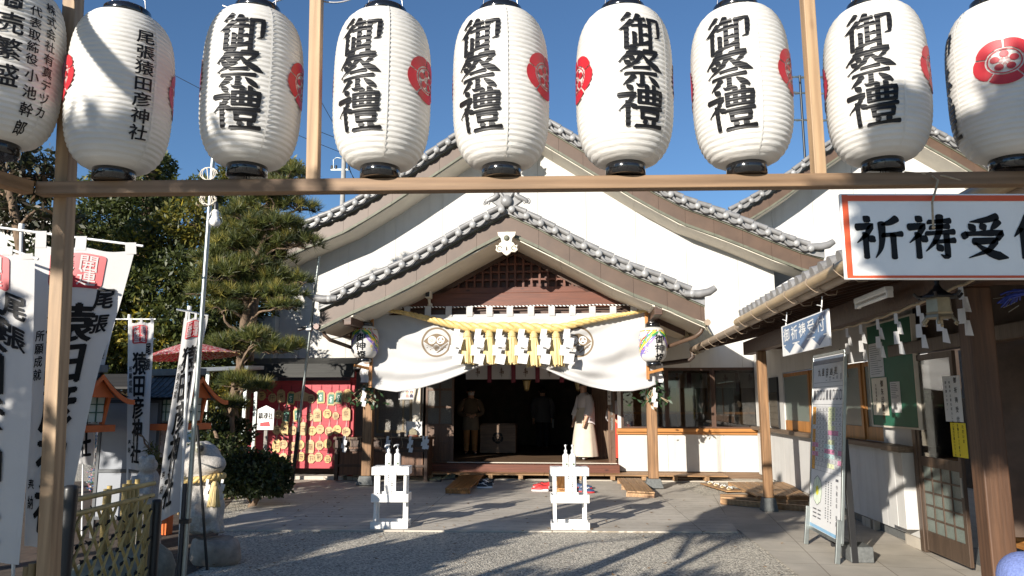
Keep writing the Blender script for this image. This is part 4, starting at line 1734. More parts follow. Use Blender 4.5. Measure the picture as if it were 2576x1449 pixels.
aP0, aP1 = vD0 - vw(2376, 1000, UW - .03), vD0 - vw(2420, 1000, UW - .03)
zP = lambda px, py: S.pu(px, py, UW - .03).z
zA, zB = zP(2400, 1061), zP(2400, 945)
paper_on('door_notice', 'white paper with handwritten reception notice taped on the office door glass', 'notice', fd, aP0, aP1, zA, zB, PAPER,
         [('御祈祷受付', .72, .90, .058, .092), ('祈祷申込書を記入して', .40, .86, .03, .042), ('提出願います。', .18, .86, .03, .042)])
aY0, aY1 = vD0 - vw(2395, 1100, UW - .03), vD0 - vw(2433, 1100, UW - .03)
zA, zB = zP(2412, 1150), zP(2412, 1064)
paper_on('door_notice', 'yellow paper with three handwritten columns on the office door', 'notice', fd, aY0, aY1, zA, zB, YELLOWP,
         [('ただいま', .82, .90, .036, .045), ('手薄となって居ります。', .50, .92, .030, .034), ('ご協力お願いいたします。', .2, .92, .028, .031)])
# green board
ub_ = UW - .03
va, vb = vw(2192, 950, ub_), vw(2306, 950, ub_)
zga, zgb = S.pu(2306, 1076, ub_).z, S.pu(2290, 795, ub_).z
gb = thing('notice_board', 'dark green notice board in a pale frame on the office wall', 'board', (ub_, va, zga), S)
mb = MB()
mb.bx(ub_ - .012, ub_ + .028, vb, va, zga, zgb)
mb.build('panel', GREENB, gb)
mb = MB()
for v0_, v1_, z0_, z1_ in ((vb - .02, vb, zga - .02, zgb + .02), (va, va + .02, zga - .02, zgb + .02), (vb, va, zga - .02, zga), (vb, va, zgb, zgb + .02)):
 mb.bx(ub_ - .022, ub_ + .03, v0_, v1_, z0_, z1_)
mb.build('frame', CREAM, gb)
fg = lambda a, z: (ub_ - .016, va - a, z)
Lb = va - vb
zz = lambda t: lerp(zga, zgb, t)
LINES = mat('grey_print', (.10, .10, .11), .7, .2, bump=0)


def textlines(t, g, a0, a1, z0, z1, n, vert=False):
 mb = MB()
 rn = random.Random(3)
 for i in range(n):
  k = (i + .5) / n
  e = rn.uniform(.55, 1)
  if vert:
   x = lerp(a0, a1, k)
   poly(mb, [(x - .002, z1 - (z1 - z0) * e), (x + .002, z1 - (z1 - z0) * e), (x + .002, z1), (x - .002, z1)], g)
  else:
   z = lerp(z1, z0, k)
   poly(mb, [(a0, z - .0025), (a0 + (a1 - a0) * e, z - .0025), (a0 + (a1 - a0) * e, z + .0025), (a0, z + .0025)], g)
 mb.build('print', LINES, t, normals=False)


CREAMP = mat('cream_paper', (.72, .64, .50), .7, .06, bump=.03)
paper_on('poster', 'white poster of fine print, upper left on the green notice board', 'poster', fg, .02, .36 * Lb, zz(.48), zz(.82), PAPER, [], extra=lambda t, g: textlines(t, g, .06, .33 * Lb, zz(.5), zz(.8), 14))
paper_on('poster', 'cream poster with bold column of characters, lower left on the green board', 'poster', fg, .04, .40 * Lb, zz(.10), zz(.47), CREAMP,
         [('御朱印講座', .68, .84, .085, .095), ('受講者募集', .28, .80, .035, .042)], ink=EMB)
paper_on('poster', 'small white poster with photos in the middle of the green board', 'poster', fg, .47 * Lb, .68 * Lb, zz(.13), zz(.42), PAPER, [], extra=lambda t, g: textlines(t, g, .49 * Lb, .66 * Lb, zz(.26), zz(.41), 9))

# ---- straw rope with paper streamers under the eave
FOLD = mat('folded_paper', (.78, .77, .75), .75, .05, bump=.02, trl=.2)


def shide(f, s=1., steps=3, seed=0):
 """zigzag paper streamer hanging from (0,0), each fold a slanted leaf; f(a, z, out)"""
 mb = MB()
 rn = random.Random(seed)
 w_, h = .080 * s, .092 * s
 z = .01
 for i in range(steps + 1):
  k = .62 if i == 0 else 1.
  a = (-.5 * k + (.22 if i % 2 else -.22) * (i > 0)) * w_
  tl = rn.uniform(.10, .2) * (1 if i % 2 else .4)
  sk = -.16 * w_
  o = .014 * s * (1 if i % 2 else -.2)
  c = [(a, z), (a + w_ * k, z - tl * w_), (a + w_ * k + sk, z - tl * w_ - h), (a + sk, z - h)]
  outs = [o, o * .3, o + .012 * s, o + .004]
  mb.add([f(x, y, q) for (x, y), q in zip(c, outs)] + [f(x, y, q + .0015) for (x, y), q in zip(c, outs)],
               [(0, 1, 2, 3), (7, 6, 5, 4), (0, 4, 5, 1), (1, 5, 6, 2), (2, 6, 7, 3), (3, 7, 4, 0)])
  z -= h * .80
 return mb


ur = UP - .12
r0, r1 = S.pu(2095, 832, ur), S.pu(2450, 703, ur)
mb = MB()
pts = [r0 + (r1 - r0) * (i / 24) + Vector((0, 0, -.035 * sin(pi * i / 24) + .006 * sin(i * 2.1))) for i in range(25)]
mb.tube(pts, .011, 6)
rp_ = mb.single('straw_rope', ROPE, 'thin straw rope strung under the office eave above the door', 'rope', pts[12], S)
ords = ['first', 'second', 'third', 'fourth', 'fifth', 'sixth', 'seventh', 'eighth', 'ninth', 'tenth', 'eleventh', 'twelfth']
for i, px in enumerate((2128, 2163, 2207, 2254, 2312, 2366, 2424)):
 v = vw(px, 800, ur)
 t = (v - r0.y) / (r1.y - r0.y)
 z = lerp(r0.z, r1.z, t) - .035 * sin(pi * t)
 mb = shide(lambda a, zz_, o: (ur + o, v - a, z + zz_), 1.1, 3, i)
 mb.single('paper_streamer', FOLD, f'white zigzag paper streamer, {ords[i]} from the left on the office eave rope', 'paper streamer', (ur, v, z), S, 'paper streamers under the office eave')

# little bronze lantern under the eave
q = S.pu(2362, 770, UP - .3)
ml = thing('metal_lantern', 'small dark metal hanging lantern with lattice sides under the office eave', 'lantern', q, S)
mb = MB()
x, y, z = q
for k, (r, h0, h1) in enumerate(((.115, .06, .085),)):
 mb.lathe([(.115, .05), (.125, .058), (.07, .085), (.03, .12), (.014, .15), (.02, .17), (.006, .19)], q, 6)
for k in range(6):
 t = 2 * pi * k / 6
 mb.tube([q + Vector((.10 * cos(t), .10 * sin(t), .062)), q + Vector((.135 * cos(t), .135 * sin(t), .06)), q + Vector((.155 * cos(t), .155 * sin(t), .085))], .010, 6)
mb.build('roof', BLACKP, ml)
mb = MB()
mb.lathe([(.082, -.06), (.088, -.045), (.082, -.042), (.078, .05)], q, 6, smooth=False)
mb.lathe([(.06, -.085), (.095, -.08), (.088, -.062)], q, 6, smooth=False)
for k in range(6):
 t = 2 * pi * k / 6
 mb.tube([q + Vector((.085 * cos(t), .085 * sin(t), -.08)), q + Vector((.11 * cos(t), .11 * sin(t), -.11)), q + Vector((.10 * cos(t), .10 * sin(t), -.125))], .010, 6)
mb.build('body', mat('old_brass', (.36, .30, .20), .4, .3, metal=.6), ml)
mb = MB()
mb.tube([q + Vector((0, 0, .19)), q + Vector((0, 0, .6))], .003, 5)
mb.build('hanger', BLACKP, ml)
# strip light under the eave
q0, q1 = S.pu(2158, 772, UP - .22), S.pu(2238, 742, UP - .22)
fl = thing('strip_light', 'white tube light fixture fixed under the office eave', 'light fixture', q0, S)
mb = MB()
mb.bar(q0 + Vector((0, 0, .05)), q1 + Vector((0, 0, .05)), .07, .045)
mb.build('housing', WHITEP, fl, .008)
mb = MB()
mb.tube([q0, q1], .016, 10)
mb.build('tube', mat('tube_glass', (.85, .85, .82), .2, .03, bump=0), fl)
for q in (q0, q1):
 mb = MB()
 mb.box(q + Vector((0, 0, .012)), (.045, .03, .06))
 mb.build('end_cap', WHITEP, fl)
# cables stapled to the wall by the beam
for k in range(3):
 mb = MB()
 v = vw(2110 + 9 * k, 850, UW - .02)
 mb.tube([(UW - .02, v, 2.3), (UW - .03, v - .02, 2.15 - .03 * k), (UW - .02, v + .03 * k, 2.0), (UW - .02, v + .02, 1.9)], .008, 6)
 mb.single('wall_cable', ROPE if k else BLACKP, f'thin cable running down the office wall, {ords[k]} from the left of three', 'cable', (UW, v, 2.2), S, 'cables on the office wall')
# blue tinsel whisk hung by the pillar
q = S.pu(2570, 740, UP + .1)
bw = thing('tinsel_streamer', 'blue and white tinsel streamer on wires hung beside the pillar top', 'decoration', q, S)
mb = MB()
rn = random.Random(4)
for i in range(26):
 e = Vector((rn.uniform(-.06, .06), .16 + rn.uniform(-.05, .06), rn.uniform(-.06, .04)))
 mb.tube([q + Vector((0, -.2, 0)), q + e * .6 + Vector((0, 0, .02)), q + e], .006, 4)
mb.build('tinsel', mat('blue_tinsel', (.03, .06, .35), .35, .4, 30, bump=0), bw)
mb = MB()
for i in range(4):
 mb.tube([q + Vector((.02 * i - .03, .1, -.02 * i)), q + Vector((.03 * i - .03, .27, -.03 * i + .01))], .003, 5)
mb.build('wires', STEEL, bw)

# ---- blue arrow sign hung from the gutter
us = UG - .04
bl = thing('arrow_sign', 'blue and white signboard with down arrows hung from the office gutter', 'sign', (us, -7, 2.05), S)
vA, vB = S.pu(1968, 860, us).y, S.pu(2086, 820, us).y
zt_, zb_2 = S.pu(2030, 797, us).z, S.pu(2030, 883, us).z
Ls, Hs = vA - vB, zt_ - zb_2
fs_ = lambda a, b, o=0.: (us - .004 - o, vA - a * Ls, zb_2 + b * Hs)
mb = MB()
mb.bx(us - .003, us + .012, vB, vA, zb_2, zt_)
mb.build('panel', WHITEP, bl, .003)
mb = MB()
poly(mb, [(.04, .36), (.96, .36), (.96, .96), (.04, .96)], lambda a, b: fs_(a, b, .0015))
for i in range(3):
 c0 = .18 + .32 * i
 poly(mb, [(c0, .06), (c0 + .135, .32), (c0 + .08, .32), (c0 + .08, .36), (c0 - .08, .36), (c0 - .08, .32), (c0 - .135, .32)], lambda a, b: fs_(a, b, .0015))
mb.build('blue_field', BLUEP, bl, normals=False)
mb = MB()
for i, ch in enumerate('御祈祷受付'):
 write(mb, ch, lambda a, b: fs_(a, b, .0035), .135 + .182 * i, .66, .155, .46, bold=.011, brushed=False)
mb.build('lettering', WHITEP, bl, normals=False)
mb = MB()
for a in (.12, .88):
 mb = MB()
 mb.tube([fs_(a, .97), fs_(a, 1.15, -.01), fs_(a, 1.42, -.02)], .006, 5)
 mb.tube([fs_(a - .04, 1.2, .01), fs_(a + .05, 1.12, .02)], .005, 5)
 mb.build('plastic_tie', WHITEP, bl)

# ---- fortune chart on a display stand
uc_ = 3.845
v0c, v1c = -5.33, -6.36
zc0, zc1 = .20, 2.08
Wc, Hc = v0c - v1c, zc1 - zc0
lean = lambda z: .085 * (z - zc0)
ch = thing('display_stand', 'tall silver framed display stand with a printed fortune chart', 'display stand', (uc_, v0c, 0), S)
fc = lambda a, b, o=0.: (uc_ - .012 - o + lean(zc0 + b * Hc), v0c - a * Wc, zc0 + b * Hc)
mb = MB()
c8 = [Vector(fc(a, b)) for a, b in ((0, 0), (1, 0), (1, 1), (0, 1))]
e = Vector((.02, 0, 0))
mb.add(c8 + [x + e for x in c8], [(0, 1, 2, 3), (7, 6, 5, 4), (0, 4, 5, 1), (1, 5, 6, 2), (2, 6, 7, 3), (3, 7, 4, 0)])
mb.build('poster', PAPER, ch)
mb = MB()
for a, b, a2, b2 in ((0, -.0, 0, 1), (1, 0, 1, 1), (0, 0, 1, 0), (0, 1, 1, 1)):
 mb.bar(Vector(fc(a, b)) + Vector((.008, 0, 0)), Vector(fc(a2, b2)) + Vector((.008, 0, 0)), .035, .03, up=(1, 0, 0))
mb.build('frame', STEEL, ch, .004)
for a in (0, 1):
 mb = MB()
 p = Vector(fc(a, .12)) + Vector((-.02, 0, 0))
 mb.bar(p, Vector((uc_ - .06, v0c - a * Wc, .014)), .035, .045, up=(1, 0, 0))
 mb.build('leg', STEEL, ch, .003)
for a_, b_, w_ in ((.1, .2, .04), (.93, .13, .06)):
 mb = MB()
 mb.bar((uc_ + .11, v0c - a_ * Wc, 1.2), (uc_ + b_, v0c - a_ * Wc, .013), w_, .04)
 mb.build('rear_leg', BLACKP, ch, .003)
mb = MB()
mb.box((uc_ + .2, v0c - .80 * Wc, .09), (.22, .3, .15))
mb.build('weight', DARKSTONE, ch, .01)
B = lambda m, *q: None


def cprint(name, m, fn):
 mb = MB()
 fn(mb)
 if mb.v:
  mb.build(name, m, ch, normals=False)


R_ = lambda mb, a0, a1, b0, b1, o=.002: poly(mb, [(a0, b0), (a1, b0), (a1, b1), (a0, b1)], lambda a, b: fc(a, b, o))
cprint('header_band', mat('chart_slate', (.11, .14, .19), .5, .1, bump=0), lambda mb: R_(mb, .02, .98, .945, .985))
T = lambda mb, c, a, b, s, bold=.01: write(mb, c, lambda x, y: fc(x, y, .0035), a, b, s, s * Wc / Hc, bold=bold, brushed=False)


def title(mb):
 for i, c in enumerate('九星吉凶表'):
  T(mb, c, .23 + .13 * i, .90, .085, .02)


cprint('title', INK, title)
CHc = dict(o=(.78, .36, .05), p=(.75, .30, .45), y=(.78, .82, .50), g=(.62, .82, .78))
cells = dict(
 o=[(0, r) for r in range(14) if r not in (4, 8, 10)],
 p=[(0, 8), (1, 8), (0, 10), (1, 10), (4, 9), (5, 9), (6, 9), (8, 9), (8, 11), (5, 5), (6, 5), (7, 5)],
 y=[(5, 0), (6, 0), (5, 1), (6, 1), (5, 2), (6, 2), (5, 4), (6, 4), (5, 7), (6, 7), (5, 12), (6, 12), (5, 3)],
 g=[(4, 8), (5, 8), (6, 8), (4, 10), (5, 10), (6, 10)])
ga0, ga1, gb0, gb1 = .04, .97, .34, .70
gx = lambda c: lerp(ga0, ga1, c / 9)
gz = lambda r: lerp(gb1, gb0, r / 14)
for k, lst in cells.items():
 cprint('coloured_cells', mat('chart_' + k, CHc[k], .6, .05, bump=0), lambda mb: [R_(mb, gx(c), gx(c + 1), gz(r + 1), gz(r)) for c, r in lst])


def grid_(mb):
 for c in range(10):
  R_(mb, gx(c) - .0015, gx(c) + .0015, gb0, gb1, .003)
 for r in range(15):
  R_(mb, ga0, ga1, gz(r) - .0006, gz(r) + .0006, .003)
 for b in (.715, .745, .79, .815, .84):
  R_(mb, ga0, ga1, b - .0008, b + .0008, .003)


cprint('grid_lines', LINES, grid_)


def nums(mb):
 n = 100
 for r in range(13):
  for c in range(9):
   s = str(61 - 9 * (r % 7) + c if r % 2 else 99 - 8 * r + c)[-2:]
   for j, d in enumerate(s):
    T(mb, d, gx(c) + .038 + j * .026, (gz(r) + gz(r + 1)) / 2, .042)
 for c in range(9):
  annulus(mb, lambda x, y: fc(x, y, .0035), gx(c) + .05, .768, .026, .034, 0, 360, 14, ry=Wc / Hc * 1.6)
  if c in (0, 4, 5):
   poly(mb, circ(gx(c) + .05, .768, .028, 12, .028 * Wc / Hc * 1.6), lambda x, y: fc(x, y, .0035))
 rn = random.Random(1)
 for i in range(5):
  for j in range(6):
   if rn.random() < .7:
    R_(mb, .45 + i * .11, .50 + i * .11, .85 + j * .006, .8525 + j * .006, .0035)
 for i, c in enumerate('令和五年癸卯'):
  T(mb, c, .86, .275 - i * .032 - (.03 if i > 3 else 0), .05)
 for k in range(3):
  for j in range(17):
   if rn.random() < .9:
    x, y = .53 + .08 * k, .285 - j * .013
    R_(mb, x - .012, x + .012, y, y + .007, .0035)
 R_(mb, .82, .90, .305, .318, .0035)
 for k in range(3):
  R_(mb, .12, .24, .115 - .022 * k, .122 - .022 * k, .0035)
  R_(mb, .28, .38, .115 - .022 * k, .122 - .022 * k, .0035)


cprint('small_print', LINES, nums)
oct_ = lambda r, k0=0: [(.25 + r * cos(rad(22.5 + 45 * k)), .225 + r * Wc / Hc * 1.0 * sin(rad(22.5 + 45 * k))) for k in range(8)]
cprint('octagon', mat('oct_green', (.72, .80, .62), .6, .05, bump=0), lambda mb: poly(mb, oct_(.15), lambda a, b: fc(a, b, .002)))
cprint('octagon_core', mat('oct_yellow', (.80, .72, .05), .6, .05, bump=0), lambda mb: poly(mb, oct_(.05), lambda a, b: fc(a, b, .004)))


def octl(mb):
 for k in range(8):
  t = rad(22.5 + 45 * k)
  x, y = cos(t), sin(t) * Wc / Hc
  mb.add([fc(.25 + x * .05 - .002, .225 + y * .05, .003), fc(.25 + x * .05 + .002, .225 + y * .05, .003), fc(.25 + x * .15 + .002, .225 + y * .15, .003), fc(.25 + x * .15 - .002, .225 + y * .15, .003)], [(0, 1, 2, 3)])
 annulus(mb, lambda a, b: fc(a, b, .003), .25, .225, .148, .154, 0, 360, 8, ry=Wc / Hc)


cprint('octagon_lines', LINES, octl)
cprint('footer_band', mat('chart_blue', (.25, .45, .62), .5, .1, bump=0), lambda mb: R_(mb, .02, .98, .012, .03))

# ================================================================ gable building behind on the right
VB = 4.6
bb = curve([(2230, 248), (2340, 314), (2420, 358), (2500, 408), (2600, 462), (2720, 515)], VB)
UCB, HB = half(bb)
back = thing('gable_building', 'tall white gable building with tiled roof behind the office', 'building', (UCB, VB + 1, 0), S)
gable_roof(back, UCB, HB, VB, 14, .32, .070, .20, .23, .56, VB + .9, orn=1.2)
mb = MB()
u = UCB - HB[-1][0] + .5
ulast = UCB + HB[-1][0] - .5
while u < ulast:
 b = min(u + 1.06, ulast)
 zf = lambda x: zat(HB, x - UCB) - .56
 top = [(u, zf(u))] + ([(UCB, zf(UCB))] if u < UCB < b else []) + [(b - .008, zf(b - .008))]
 mb.prism([(u, 0), (b - .008, 0)] + list(reversed(top)), lambda x, z: (x, VB + .9, z), lambda x, z: (x, VB + .96, z))
 u += 1.06
mb.build('gable_panel', PLASTER2, back)
mb = MB()
a, b = UCB - HB[-1][0] + .52, UCB + HB[-1][0] - .52
mb.prism([(a, 0), (b, 0), (b, zf(b)), (UCB, zf(UCB) - .02), (a, zf(a))], lambda x, z: (x, VB + .97, z), lambda x, z: (x, VB + 1.1, z))
mb.bx(a, a + .1, VB + 1.1, 14, 0, zf(a))
mb.build('wall', SEAM, back)
mb = MB()
ue = UCB - HB[-1][0]
mb.tube([(ue - .08, VB + .1, HB[-1][1] - .35), (ue - .08, 14, HB[-1][1] - .35)], .06, 8)
mb.build('gutter', GUTTER, back)
# aerial on its roof
q = S.pv(2022, 352, VB + 3)
an = thing('roof_aerial', 'television aerial with two arrays on a dark mast above the roof', 'aerial', q, S)
mb = MB()
tp = S.pv(2010, 190, VB + 3)
mb.tube([q + Vector((0, 0, -.8)), Vector((q.x, q.y, tp.z))], .035, 6)
mb.build('mast', BLACKP, an)
H_ = tp.z - q.z
for z, L2, n in ((.97, .9, 6), (.72, .7, 5), (.30, .8, 5)):
 mb = MB()
 c = Vector((q.x, q.y, q.z + H_ * z))
 mb.tube([c + Vector((-L2, -.2, -.03)), c + Vector((L2, .2, .05))], .03, 5)
 for i in range(n):
  t = lerp(-1, 1, i / (n - 1))
  p = c + Vector((L2 * t, .2 * t, .04 * t))
  mb.tube([p + Vector((-.05, .4, .14)), p + Vector((.05, -.4, -.14))], .02, 4)
 mb.build('aerial_array', STEEL, an)
# ================================================================ curtain, rope and lanterns on the porch
VC = VP_ - .22                                        # plane of the curtain
cl, cr = S.pv(935, 850, VC).x, S.pv(1646, 850, VC).x
ctop = S.pv(1288, 790, VC).z
botpix = [(935, 972), (955, 980), (1000, 986), (1060, 977), (1110, 963), (1160, 944), (1205, 924), (1250, 917), (1300, 916), (1345, 920), (1385, 936), (1430, 956), (1480, 972), (1540, 984), (1590, 984), (1630, 976), (1646, 968)]
bot = [S.pv(x, y, VC) for x, y in botpix]


def cbot(u):
 for a, b in zip(bot, bot[1:]):
  if u <= b.x:
   t = (u - a.x) / (b.x - a.x)
   t = max(0, t)
   return lerp(a.z, b.z, t)
 return bot[-1].z


zmid = S.pv(1288, 917, VC).z
um = S.pv(1280, 900, VC).x


def cpos(u, z):
 """curtain surface: folds run from the raised middle out to the lower corners"""
 zb_ = cbot(u)
 d = max(0, z - zb_)                               # above the hem
 side = abs(u - um) / (cr - um)
 amp = .075 * math.exp(-d / .40) * (1 - .3 * side) + .014 * side
 ph = d * (16 + 26 * max(0, 1 - side * 1.25)) + (side * 2.0)
 o = amp * sin(ph) * (.35 + .65 * min(1, side * 3 + .3))
 if u > um:                                        # long diagonal folds on the right half
  k = (u - um) * .62 + (ctop - z) * .9
  o += .060 * sin(k * 7.5 + .6) * min(1, side * 2.2) * min(1, (ctop - z) * 1.6 + .1)
 else:
  k = (um - u) * .25 + (ctop - z) * 1.2
  o += .026 * sin(k * 7 + 1) * min(1, side * 2) * min(1, (ctop - z) * 1.6 + .1)
 o += .10 * (1 - min(1, d / .9)) * (1 - side) * .5
 return (u, VC - o - .03, z)


cu_ = thing('shrine_curtain', 'large white curtain with two brown fan crests, drawn up in the middle of the porch', 'curtain', (um, VC, zmid), S)
mb = MB()
mb.grid(lambda a, b: cpos(lerp(cl, cr, a), lerp(ctop, cbot(lerp(cl, cr, a)), b)), 150, 44)
cc = mb.build('cloth', CLOTH, cu_)
so = cc.modifiers.new('thickness', 'SOLIDIFY')
so.thickness = .004
for px in (972, 1026, 1078, 1130, 1182, 1232, 1283, 1336, 1388, 1440, 1490, 1542, 1594):
 mb = MB()
 u = S.pv(px, 785, VC).x
 zt1 = S.pv(px, 771, VC).z
 mb.grid(lambda a, b: (u + (a - .5) * .12, VC - .042 - .02 * sin(b * pi), lerp(ctop - .045, zt1, b)), 2, 4)
 mb.build('hanging_tab', CLOTH, cu_)
BRN = mat('crest_brown', (.185, .135, .085), .8, .08, bump=0)
WHD = mat('white_dye', (.82, .80, .77), .8, .03, bump=0)


def cdec(u0, z0, e):
 def f(a, b):
  p = cpos(u0 + a, z0 + b)
  return (p[0], p[1] - e, p[2])
 return f


for px in (1099, 1455):
 c = S.pv(px, 861, VC)
 r = .285
 f = cdec(c.x, c.z, .006)
 mb = MB()
 annulus(mb, f, 0, 0, r * .88, r, 0, 360, 60)
 # fan leaf, its ribs and a cord
 n = 24
 vs = []
 for i in range(n + 1):
  t = i / n * 2 - 1
  q = abs(t)
  zb3 = -.11 - .22 * (q / .27) ** 2 if q < .27 else -.33 + .38 * ((q - .27) / .73) ** 1.25
  vs += [(.86 * r * t, zb3 * r), (.86 * r * t, (.56 - .51 * q ** 1.9) * r)]
 vv, ff = subdiv2d(vs, [(2 * i, 2 * i + 1, 2 * i + 3, 2 * i + 2) for i in range(n)], .04)
 mb.add([f(*p) for p in vv], ff)
 for i in range(7):
  t, pt = rad(58 + i * 64 / 6), (.0, -.66)
  c_, s__ = cos(t), sin(t)
  e = .47 - .02 * abs(i - 3)
  mb.add([f((pt[0] + .08 * c_ - .008 * s__) * r, (pt[1] + .08 * s__) * r), f((pt[0] + .08 * c_ + .008 * s__) * r, (pt[1] + .08 * s__) * r), f((pt[0] + e * c_ + .026 * s__) * r, (pt[1] + e * s__) * r), f((pt[0] + e * c_ - .026 * s__) * r, (pt[1] + e * s__) * r)], [(0, 1, 2, 3)])
 mb.add([f(-.03 * r, -.74 * r), f(.12 * r, -.70 * r), f(.80 * r, -.16 * r), f(.78 * r, -.08 * r)], [(0, 1, 2, 3)])
 for s_ in (-1, 1):
  for k in range(3):
   annulus(mb, f, s_ * (.60 - .17 * k) * r, (-.12 - .1 * k) * r, .10 * r, .115 * r, 200, 340, 8)
  for k in range(2):
   poly(mb, circ(s_ * (.62 - .22 * k) * r, (-.36 - .14 * k) * r, .035 * r, 8), f)
 mb.build('fan_crest', BRN, cu_, normals=False)
 f2 = cdec(c.x, c.z, .010)
 mb = MB()
 poly(mb, circ(-.29 * r, .13 * r, .27 * r, 24), f2, step=.05)
 poly(mb, circ(.29 * r, .13 * r, .265 * r, 24), f2, step=.05)
 mb.build('white_roundel', WHD, cu_, normals=False)
 f3 = cdec(c.x, c.z, .014)
 mb = MB()
 for k in range(5):
  t = rad(90 + 72 * k)
  annulus(mb, f3, -.29 * r + .10 * r * cos(t), .13 * r + .10 * r * sin(t), .035 * r, .062 * r, 0, 360, 10)
  annulus(mb, f3, -.29 * r, .13 * r, .205 * r, .235 * r, 126 + 72 * k - 31, 126 + 72 * k + 31, 8)
 for k in range(3):
  for i in range(7):
   t0, t1 = rad(120 * k + i * 14), rad(120 * k + i * 14 + 14)
   w0, w1 = .075 * (1 - i / 7.5), .075 * (1 - (i + 1) / 7.5)
   mb.add([f3(.29 * r + (.15 + s_ * w_) * r * cos(t), .13 * r + (.15 + s_ * w_) * r * sin(t)) for s_, w_, t in ((-1, w0, t0), (1, w0, t0), (1, w1, t1), (-1, w1, t1))], [(0, 1, 2, 3)])
 mb.build('roundel_mark', BRN, cu_, normals=False)
# striped cord it hangs from
mb = MB()
za = S.pv(1288, 772, VC).z
pts = [(lerp(cl - .05, cr + .05, i / 40), VC - .02, za + .02 - .015 * abs(sin(i * pi / 8))) for i in range(41)]
mb.tube(pts, .014, 6)
CORD = mat('striped_cord', (.75, .74, .72), .7, .1, bump=0)
n_ = CORD.node_tree
wv = n_.nodes.new('ShaderNodeTexWave')
wv.bands_direction = 'DIAGONAL'
wv.inputs['Scale'].default_value = 9
rr = n_.nodes.new('ShaderNodeValToRGB')
rr.color_ramp.interpolation = 'CONSTANT'
rr.color_ramp.elements[0].color = (.02, .02, .02, 1)
rr.color_ramp.elements[1].color = (.8, .8, .78, 1)
rr.color_ramp.elements[1].position = .5
n_.links.new([q for q in n_.nodes if q.type == 'TEX_COORD'][0].outputs['Object'], wv.inputs['Vector'])
n_.links.new(wv.outputs[0], rr.inputs[0])
n_.links.new(rr.outputs[0], n_.nodes['Principled BSDF'].inputs['Base Color'])
mb.single('striped_cord', CORD, 'black and white twisted cord holding up the porch curtain', 'cord', pts[20], S)

# ---- great straw rope
VR = VC - .16
rp = [(950, 779, .028), (1010, 786, .045), (1070, 800, .062), (1130, 815, .078), (1200, 824, .098), (1280, 823, .108), (1350, 826, .102), (1410, 824, .085), (1470, 809, .068), (1540, 796, .050), (1600, 786, .036), (1634, 781, .026)]
cpts = []
for x, y, r in rp:
 p = S.pv(x, y, VR)
 cpts.append((p.x, p.y, p.z, r * .92))
cpts = spline(cpts, 22)
st = thing('straw_rope', 'thick golden twisted straw rope slung across the white porch curtain', 'sacred rope', cpts[len(cpts) // 2][:3], S)
for k in range(3):
 mb = MB()
 pts, rs, s_ = [], [], 0.
 for i, p in enumerate(cpts):
  if i:
   s_ += math.dist(p[:3], cpts[i - 1][:3]) / (p[3] * 6.2)
  th = s_ * 2 * pi + k * 2 * pi / 3
  r = p[3]
  pts.append((p[0], p[1] + r * .5 * cos(th), p[2] + r * .5 * sin(th)))
  rs.append(r * .56)
 mb.tube(pts, rs, 12)
 mb.build('strand', STRAW, st)
for e in (0, -1):
 mb = MB()
 p = Vector(cpts[e][:3])
 d = (p - Vector(cpts[3 if e == 0 else -4][:3])).normalized()
 mb.tube([p, p + d * .1, p + d * .2 + Vector((0, .1, .01))], [.026, .022, .015], 8)
 for i in range(3):
  mb.tube([p + d * (.02 + .02 * i) + Vector((0, .04 * cos(q), .04 * sin(q))) for q in [j * pi / 5 for j in range(11)]], .008, 6)
 mb.build('rope_end', ROPE, st)


def tassel(p, L_, r, name, label, cat, group, fr=S, m=None):
 mb = MB()
 p = Vector(p)
 mb.lathe([(.3 * r, .05 * L_), (.36 * r, .0), (.52 * r, -.03 * L_), (.45 * r, -.08 * L_), (.56 * r, -.10 * L_), (.46 * r, -.14 * L_)], p, 16)
 rn = random.Random(int(abs(p.x) * 1000))
 n = 30
 for i in range(n):
  t = 2 * pi * i / n + rn.uniform(-.1, .1)
  k = rn.uniform(.7, 1.05)
  a = Vector((cos(t), sin(t) * .8, 0))
  mb.tube([p + a * .36 * r + Vector((0, 0, -.12 * L_)), p + a * .62 * r * k + Vector((0, 0, -.35 * L_)), p + a * .82 * r * k + Vector((0, 0, -.7 * L_)), p + a * .95 * r * k + Vector((rn.uniform(-.01, .01), 0, -L_ * rn.uniform(.95, 1.02)))],
    [r * .12, r * .15, r * .13, r * .10], 5)
 mb.lathe([(.32 * r, -.12 * L_), (.55 * r, -.4 * L_), (.78 * r, -.95 * L_)], p, 14)
 return mb.single(name, m or STRAWT, label, cat, p, fr, group)


for i, px in enumerate((1176, 1231, 1288, 1343, 1399)):
 yt = (836, 836, 836, 838, 838)[i]
 a, b = S.pv(px, yt, VR - .04), S.pv(px, (916, 917, 917, 923, 922)[i], VR - .04)
 tassel(a, a.z - b.z, .15, 'straw_tassel', f'golden straw tassel, {ords[i]} from the left on the thick porch rope', 'tassel', 'tassels on the porch rope')
for i, px in enumerate((1150, 1204, 1257, 1313, 1369, 1427)):
 a, b = S.pv(px, 828, VR - .13), S.pv(px, 916, VR - .13)
 Ls_ = (a.z - b.z)
 mb = shide(lambda x, z, o: (a.x + x * 1.1, a.y - o * 3, a.z + z), Ls_ / .315, 3, 20 + i)
 mb.single('paper_streamer', FOLD, f'white folded paper streamer, {ords[i]} from the left on the thick porch rope', 'paper streamer', a, S, 'paper streamers on the porch rope')

# ---- painted lanterns on brackets at the two posts
COLS = {k: mat('lantern_' + k, v, .5, .1, 12, bump=0) for k, v in dict(green=(.03, .30, .06), yellow=(.75, .58, .03), blue=(.10, .12, .50), red=(.55, .04, .03), orange=(.70, .28, .03), violet=(.30, .20, .50), pink=(.75, .40, .42), line=(.06, .05, .10)).items()}


